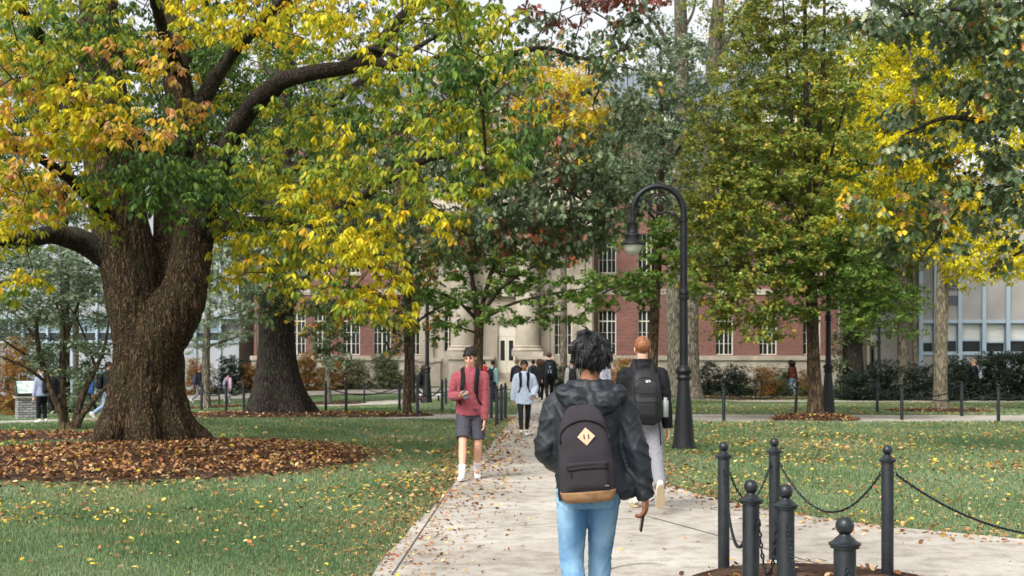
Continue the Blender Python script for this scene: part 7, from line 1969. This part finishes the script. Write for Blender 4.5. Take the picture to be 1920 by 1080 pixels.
# ---- the man in front, seen from behind
kx = (1100 - UC) / F * (F / 339)
loc = V(kx, F / 339, 0.0)
nylon = cloth('navy_nylon', srgb('#151d25'), .58, .12, 70, .5, .72)
jean = denim('washed_denim', srgb('#4b769e'), srgb('#8bb0cb'))
look = dict(skin=SK3, hair=('fluffy', HB), face=True, legs=('full', (.095, .086, .069, .063, .060), jean, 'jeans'), pfn=jean_folds, top=dict(name='jacket', mat=nylon, inf=.052, hem=.855, hemx=.035, flare=1.06, srad=(.084, .080, .076, .068, .050), fn=jacket_folds, cuff=.034, wr=.014, wsc=7.5, wz=.75, flap=[((.20, .0, .93), (.085, .10, .10)), ((.235, -.03, .90), (.045, .06, .06))], hood=1.3, hoodw=1.35, collar=True), shoe=(white, rub))
man, J = person(loc, 0.0, 1.735, 'man seen from behind in a navy shell jacket and washed jeans, nearest the camera', dict(sway=.01, hx=.03, lean=.03, sh=.168, shz=1.40, LA=(-.055, -.20, .14), RA=(.06, .20, .09), Lp=.4, Rp=0, LH=(-.12, .23, .99), LE=(-.65, -1, 0), RH=(.325, -.02, .872), RE=(.5, -.9, .1), hpitch=.14, hyaw=-.06, curlR=.85, handk=1.1, palmR=(-.75, .3, 0), thumbR=(-.3, 1, 0), handR=(.02, .1, -1), lyaw=.05, ryaw=.05), look, .014, seed=4, close=True)
charc = cloth('charcoal_canvas', srgb('#363236'), .9, .12, 160, .2, .86); suede = tex('tan_suede', srgb('#86674c'), srgb('#a5825f'), 14, .95, .2, 60, spec=.1, dist=.004); patch = flat('tan_leather_patch', srgb('#c9a98b'), .7)
backpack(loc, 0.0, J['k'], 'charcoal canvas backpack with a tan bottom and a tan diamond patch', (charc, cloth('black_webbing', srgb('#222024'), .7), suede, patch), .848, .535, .30, .155, -.13, 'diamond', inf=.06, lean=.03, tilt=.075, seed=2, hx=-.02, top=J['top'])
ph = empty('phone', loc, 0.0, 'dark phone held low in the right hand of the jacket man', 'phone')
mb = MB(); c = (J['WR'] + V(-.012, .03, -.125)); mb.box(c, (.012, .068, .145), M=Matrix.Rotation(.16, 3, 'Y')); mb.build('phone_body', flat('phone_black', (.01, .01, .012), .25), ph, bevel=.004)
mb = MB(); mb.box(c + V(-.0075, 0, 0), (.001, .06, .132), M=Matrix.Rotation(.16, 3, 'Y')); mb.build('screen', flat('phone_glass', (.02, .022, .026), .08), ph)

# ---- ginger haired man ahead of him
loc = V((1206 - UC) / F * (F / 175), F / 175, 0)
blj = cloth('black_fleece', srgb('#15171c'), .8, .3, 18, .3, .6); gry = cloth('grey_chino', srgb('#86868a'), .85, .3, 30, .2, .88)
look = dict(skin=SK1, hair=('crop', HRED), legs=('full', (.100, .092, .072, .066, .060), gry, 'trousers'), pwr=.006, top=dict(name='jacket', mat=blj, inf=.03, hem=.86, srad=(.070, .066, .060, .055, .047), wr=.008, hood=None, collar=True, colz=.02), shoe=(cloth('cream_canvas', srgb('#d9d2c4'), .8), gum))
rh, J = person(loc, 0.0, 1.85, 'ginger haired man with a black jacket and pale grey trousers walking away', dict(sh=.185, lean=.05, LA=(-.06, .22, .088), RA=(.115, -.50, .26), Lp=0, Rp=1.15, LH=(-.26, .12, .84), RH=(.245, -.04, .83), hpitch=.12), look, .013, seed=5, close=True)
backpack(loc, 0.0, J['k'], 'black trail backpack with a small white logo on the ginger haired man', (cloth('black_ripstop', srgb('#17181c'), .6, .4, 30, .4, .6), cloth('black_webbing', srgb('#222024'), .7), M['white_print']), .88, .56, .33, .19, -.125, 'trail', inf=.035, lean=.05, seed=5, top=J['top'])

# ---- man in the red hoodie reading his phone
loc = V((882 - UC) / F * (F / 139.5), F / 139.5, 0)
redh = cloth('faded_red_fleece', srgb('#984c55'), .95, .25, 40, .15, .86, .2); shor = cloth('slate_shorts', srgb('#4b4a53'), .85, .25, 30)
look = dict(skin=SK1, hair=('mop', HBR), legs=('knee', (.100, .098, .094), shor, 'shorts'), top=dict(name='hoodie', mat=redh, inf=.040, hem=.86, flare=.98, srad=(.070, .066, .060, .056, .044), wr=.010, hood=1.15), shoe=(white, rub), sock=cloth('white_sock', srgb('#e9e9e9'), .9))
hm, J = person(loc, math.pi, 1.755, 'young man in a faded red hoodie and dark shorts looking down at his phone', dict(sh=.18, lean=.05, LA=(-.085, -.20, .125), RA=(.10, .30, .092), Lp=.42, Rp=-.08, hipz=.895, RH=(.13, .29, 1.12), RE=(.45, -.8, -.3), LH=(-.19, .10, .80), LE=(-.6, -.8, 0), hpitch=.30, hyaw=.25, curlR=.9, palmR=(-.35, -.25, .9), thumbR=(-.5, .2, .8), handR=(-.75, .55, .05), curlL=.45), look, .0125, seed=6, close=True)
backpack(loc, math.pi, J['k'], 'black backpack of the red hoodie man, only its straps showing', (blk, cloth('black_strap', srgb('#15161a'), .8)), .95, .46, .29, .15, -.135, 'plain', inf=.045, lean=.05, top=J['top'])
ph = empty('phone', loc, math.pi, 'phone held up by the man in the red hoodie', 'phone')
T_ = Matrix.Rotation(-.9, 3, 'X') @ Matrix.Rotation(.3, 3, 'Z')
c = J['WR'] + V(-.075, .055, .035); mb = MB(); mb.box(c, (.072, .15, .010), M=T_); mb.build('phone_body', flat('phone_case_dark', (.03, .035, .035), .4), ph, bevel=.004)
mb = MB(); mb.box(c + T_ @ V(0, 0, .0056), (.064, .136, .001), M=T_); mb.build('screen', flat('phone_screen', (.05, .06, .065), .1), ph)
d_ = MB()
for s in (-1, 1): smooth_tube(d_, [J['nb'] + V(s * .035, .085, -.03), J['nb'] + V(s * .032, .128, -.10), J['nb'] + V(s * .03, .14, -.19)], [.004] * 3, 6, 4)
d_.build('drawstring', cloth('pale_cord', srgb('#b0707a'), .9), J['top'], smooth=True)
d_ = MB(); d_.box(V(-.075, .185, .93), (.06, .004, .025)); d_.build('hem_patch', flat('navy_patch', srgb('#2a2c44'), .7), J['top'])

# ---- young woman in a pale blue hoodie
loc = V((983 - UC) / F * (F / 88.9), F / 88.9, 0)
pale = cloth('pale_blue_fleece', srgb('#b9c6d8'), .95, .25, 40, .15, .9, .2)
look = dict(skin=SK2, hair=('tied', HBR), legs=('full', (.084, .076, .058, .054, .044), cloth('black_legging', srgb('#1b1c22'), .7), 'leggings'), pwr=.003, top=dict(name='hoodie', mat=pale, inf=.055, hem=.74, flare=1.05, srad=(.080, .080, .078, .070, .052), wr=.010, hood=1.05), shoe=(white, rub))
wm, J = person(loc, math.pi, 1.585, 'young woman in an oversized pale blue hoodie and black leggings walking closer', dict(sh=.17, LA=(-.06, -.22, .12), RA=(.07, .30, .12), Lp=.35, Rp=-.40, RH=(.265, .02, .82), LH=(-.20, .16, .93), hpitch=.22), look, .014, seed=7)
backpack(loc, math.pi, J['k'], 'dark backpack of the woman in pale blue, only its straps showing', (blk, M['black_strap']), .95, .44, .28, .14, -.135, 'plain', inf=.06, top=J['top'])
d_ = MB()
for s in (-1, 1): smooth_tube(d_, [J['nb'] + V(s * .05, .075, -.02), J['nb'] + V(s * .062, .145, -.10), J['nb'] + V(s * .06, .165, -.25)], [.010, .010, .008], 6, 4)
d_.build('drawstring', M['black_legging'], J['top'], smooth=True)

# ---- everyone farther off
def far(u, vf, vh, rot, label, hs, skn, topc, hem, legc, pose=None, bag=None, shoec=white, Y=None, Hm=None, hood=None, inf=.035, seed=1, bagw=.3, style='plain', bag_label=None, topname='jacket', legname='trousers', slim=False, grp='students walking in the distance'):
    if Y is None: q = gp(u, vf)
    else: q = V(ux(u, Y), Y, gzf(ux(u, Y), Y))
    if Hm is None: Hm = min(1.92, max(1.45, (vf - vh) * q.y / F))
    q.z += .01
    tm = cloth('far_cloth_' + topc.strip('#'), srgb(topc), .85, .2, 26); lm = cloth('far_cloth_' + legc.strip('#'), srgb(legc), .85, .2, 26)
    lr = (.084, .076, .058, .054, .046) if slim else (.096, .088, .070, .066, .064)
    look = dict(skin=skn, hair=hs, legs=('full', lr, lm, legname), top=dict(name=topname, mat=tm, inf=inf, hem=hem, srad=(.070, .068, .062, .056, .047), wr=.008, hood=hood), shoe=(shoec, rub))
    root, J = person(q, rot, Hm, label, pose or {}, look, .022, grp, seed)
    if bag:
        bm_ = cloth('bag_cloth_' + bag.strip('#'), srgb(bag), .75, .25, 30)
        backpack(q, rot, J['k'], bag_label, (bm_, cloth('dark_strap', srgb('#1a1b1f'), .8), M['white_print']), .93, .48, bagw, .17, -.125, style, inf=inf, top=J['top'], group='backpacks of the distant students')
    return root
stand = dict(LA=(-.1, .03, .088), RA=(.1, -.02, .088), Lp=0, Rp=0, hipz=.93)
stride = dict(LA=(-.08, -.30, .17), RA=(.08, .32, .10), Lp=.6, Rp=-.2, hipz=.89)
stride2 = dict(LA=(-.08, .32, .10), RA=(.08, -.30, .17), Lp=-.2, Rp=.6, hipz=.89)
far(1030, 755, 662, 0, 'walker all in black carrying a navy backpack with a white emblem', ('short', HMB), SK1, '#1b1c20', .86, '#131416', stride, '#1c2430', style='emblem', bag_label='big navy backpack with a white ring emblem on the walker in black', seed=11, shoec=blk)
far(923, 757, 677, -.5, 'walker in a teal jacket passing behind the four path bollards', ('short', HBR), SK2, '#7fa3a6', .86, '#20263a', stride2, '#1a1b20', bag_label='black backpack on the walker in the teal jacket', seed=12, shoec=blk)
far(908, 0, 0, .3, 'distant walker in a bright red top behind the red hoodie man', ('short', HBR), SK2, '#a8262a', .88, '#25262c', stand, None, Y=60, Hm=1.66, seed=13)
far(969, 0, 0, .2, 'blond walker in a dark navy coat left of the woman in pale blue', ('bun', HBL), SK1, '#2a2c36', .84, '#17181c', stride, '#4a3c46', bag_label='plum grey backpack on the blond walker', Y=53, Hm=1.66, seed=14, shoec=blk)
far(1000, 0, 0, 0, 'dark haired walker in grey between the pale blue woman and the man in black', ('short', HB), SK2, '#4a5058', .86, '#1a1b20', stride2, '#22262c', bag_label='dark backpack on the walker in grey', Y=56, Hm=1.68, seed=15, shoec=blk)
far(1014, 0, 0, .1, 'long haired walker in a black coat just left of the navy emblem backpack', ('long', HMB), SK1, '#17171a', .72, '#131417', stride, None, Y=51, Hm=1.66, seed=16, shoec=blk)
far(1073, 0, 0, 0, 'walker in a light grey coat half hidden by the jacket man, left of his head', ('short', HBR), SK2, '#a9a69f', .84, '#2b2c30', stride2, '#1e2024', bag_label='dark backpack on the walker in the light grey coat', Y=44, Hm=1.62, seed=17)
far(1131, 0, 0, .1, 'walker in a lilac white top hidden behind the head of the jacket man', ('short', HB), SK2, '#cfcfe0', .86, '#2b2c30', stride, None, Y=40, Hm=1.60, seed=18)
far(793, 759, 684, -.9, 'brown haired walker in a black coat and maroon leggings beside the bench', ('long', HMB), SK1, '#16171b', .74, '#6a3a4c', stride2, '#17181c', bag_label='black backpack on the walker in maroon leggings', seed=19, slim=True, Hm=1.52)
far(372, 757, 689, -1.0, 'walker with orange hair in a dark navy jacket and grey trousers by the grey trunk', ('short', HRED), SK1, '#1d2230', .88, '#85858f', stride, '#4a4a55', bag_label='grey backpack on the orange haired walker', seed=20)
far(427, 756, 699, -.5, 'walker in a pale pink hoodie far behind the fence left of the oak', ('short', HB), SK2, '#d7aec4', .84, '#8a93a8', stride2, '#8d8c9c', bag_label='grey backpack on the walker in pink', seed=21)
far(21, 769, 699, -1.1, 'walker in grey with a dark cap at the left edge', ('short', HB), SK2, '#777b83', .88, '#1c1d22', stride, '#2a3a3e', bag_label='dark green backpack on the walker with the cap', seed=22)
q = gp(44, 778); far(44, 0, 0, -1.2, 'blond person in a white top standing behind the map sign', ('bun', HBL), SK1, '#dcdcd8', .86, '#2a2b30', stand, None, Y=q.y + 2.5, Hm=1.72, seed=23)
far(79, 794, 689, 1.0, 'person in a pale blue jacket and navy trousers reading the map sign', ('short', HBR), SK1, '#98a2ba', .82, '#171a24', dict(stand, RH=(.12, .36, 1.15), RE=(1, -.3, -.5)), '#16171b', bag_label='black shoulder bag on the person reading the sign', seed=24, inf=.05, bagw=.26)
far(200, 790, 680, -1.15, 'walker in a dark top and light jeans stepping behind the big tree', ('short', HBR), SK1, '#1a1c22', .88, '#8aa2ba', dict(LA=(-.08, -.38, .20), RA=(.08, .30, .09), Lp=.7, Rp=0, hipz=.88), '#15161a', bag_label='black backpack on the walker behind the big tree', seed=25)
far(98, 0, 0, .6, 'walker in a long dark coat behind the left dogwood stem', ('short', HB), SK2, '#1b1c20', .70, '#16171a', stride, None, Y=47, Hm=1.66, seed=26, shoec=blk)
far(169, 0, 0, -.8, 'walker in a blue jacket seen between the dogwood stems', ('short', HBR), SK2, '#2a4a78', .86, '#1c1d22', stride2, None, Y=50, Hm=1.66, seed=27, shoec=blk)
far(1486, 743, 677, .5, 'walker with long dark hair, rust jacket and pale blue jeans left of the maple', ('long', HBR), SK2, '#6a3226', .86, '#8fb6da', stride, None, seed=28)
far(1530, 742, 682, .1, 'walker in blue with a teal backpack hidden behind the maple trunk', ('short', HBR), SK2, '#2b3f6a', .86, '#22242a', stride2, '#1f6a62', bag_label='teal backpack peeking out right of the maple trunk', seed=29, bagw=.36)
far(1829, 752, 661, 1.25, 'curly blond walker in a navy jacket with white hood at right', ('mop', HBL), SK1, '#23283a', .88, '#15171c', stride, '#c9ccd2', bag_label='white backpack on the curly blond walker', seed=30)
# ================================================================ light, sky, camera
SUN_EL, SUN_AZ = math.radians(48), math.radians(215)     # azimuth from +Y clockwise: behind and to the left of the camera
w = bpy.data.worlds.new('World'); scene.world = w; w.use_nodes = True
t = w.node_tree; L = t.links
bg = t.nodes['Background']
sky = t.nodes.new('ShaderNodeTexSky'); sky.sky_type = 'NISHITA'; sky.sun_disc = False
sky.sun_elevation = SUN_EL; sky.sun_rotation = SUN_AZ
sky.air_density = 1.0; sky.dust_density = 4.0; sky.ozone_density = 1.0
hs = t.nodes.new('ShaderNodeHueSaturation'); hs.inputs['Saturation'].default_value = 0.14
L.new(sky.outputs[0], hs.inputs['Color']); L.new(hs.outputs[0], bg.inputs['Color'])
bg.inputs['Strength'].default_value = 0.15
sd = bpy.data.lights.new('sun', 'SUN'); sd.energy = 1.15; sd.angle = math.radians(20); sd.color = (1.0, 0.96, 0.9)
so = bpy.data.objects.new('sun', sd); COL.objects.link(so)
d = Vector((math.sin(SUN_AZ) * math.cos(SUN_EL), math.cos(SUN_AZ) * math.cos(SUN_EL), math.sin(SUN_EL)))
so.rotation_euler = d.to_track_quat('Z', 'Y').to_euler(); so.location = d * 60

cd = bpy.data.cameras.new('camera'); cam = bpy.data.objects.new('camera', cd); COL.objects.link(cam)
cam.location = (0, 0, H); cam.rotation_euler = (math.radians(90), 0, 0)
cd.sensor_width = 36; cd.lens = 36 * F / 1920
cd.shift_y = (VH - 540) / 1920
cd.clip_start = 0.1; cd.clip_end = 4000
cd.dof.use_dof = True; cd.dof.focus_distance = 7.6; cd.dof.aperture_fstop = 6.7
scene.camera = cam
scene.render.engine = 'CYCLES'
scene.view_settings.view_transform = 'Standard'; scene.view_settings.look = 'None'
scene.view_settings.exposure = 0.88; scene.view_settings.gamma = 1
cy = scene.cycles
cy.use_denoising = True; cy.max_bounces = 6; cy.diffuse_bounces = 3; cy.glossy_bounces = 3; cy.transmission_bounces = 4; cy.transparent_max_bounces = 4
cy.caustics_reflective = False; cy.caustics_refractive = False
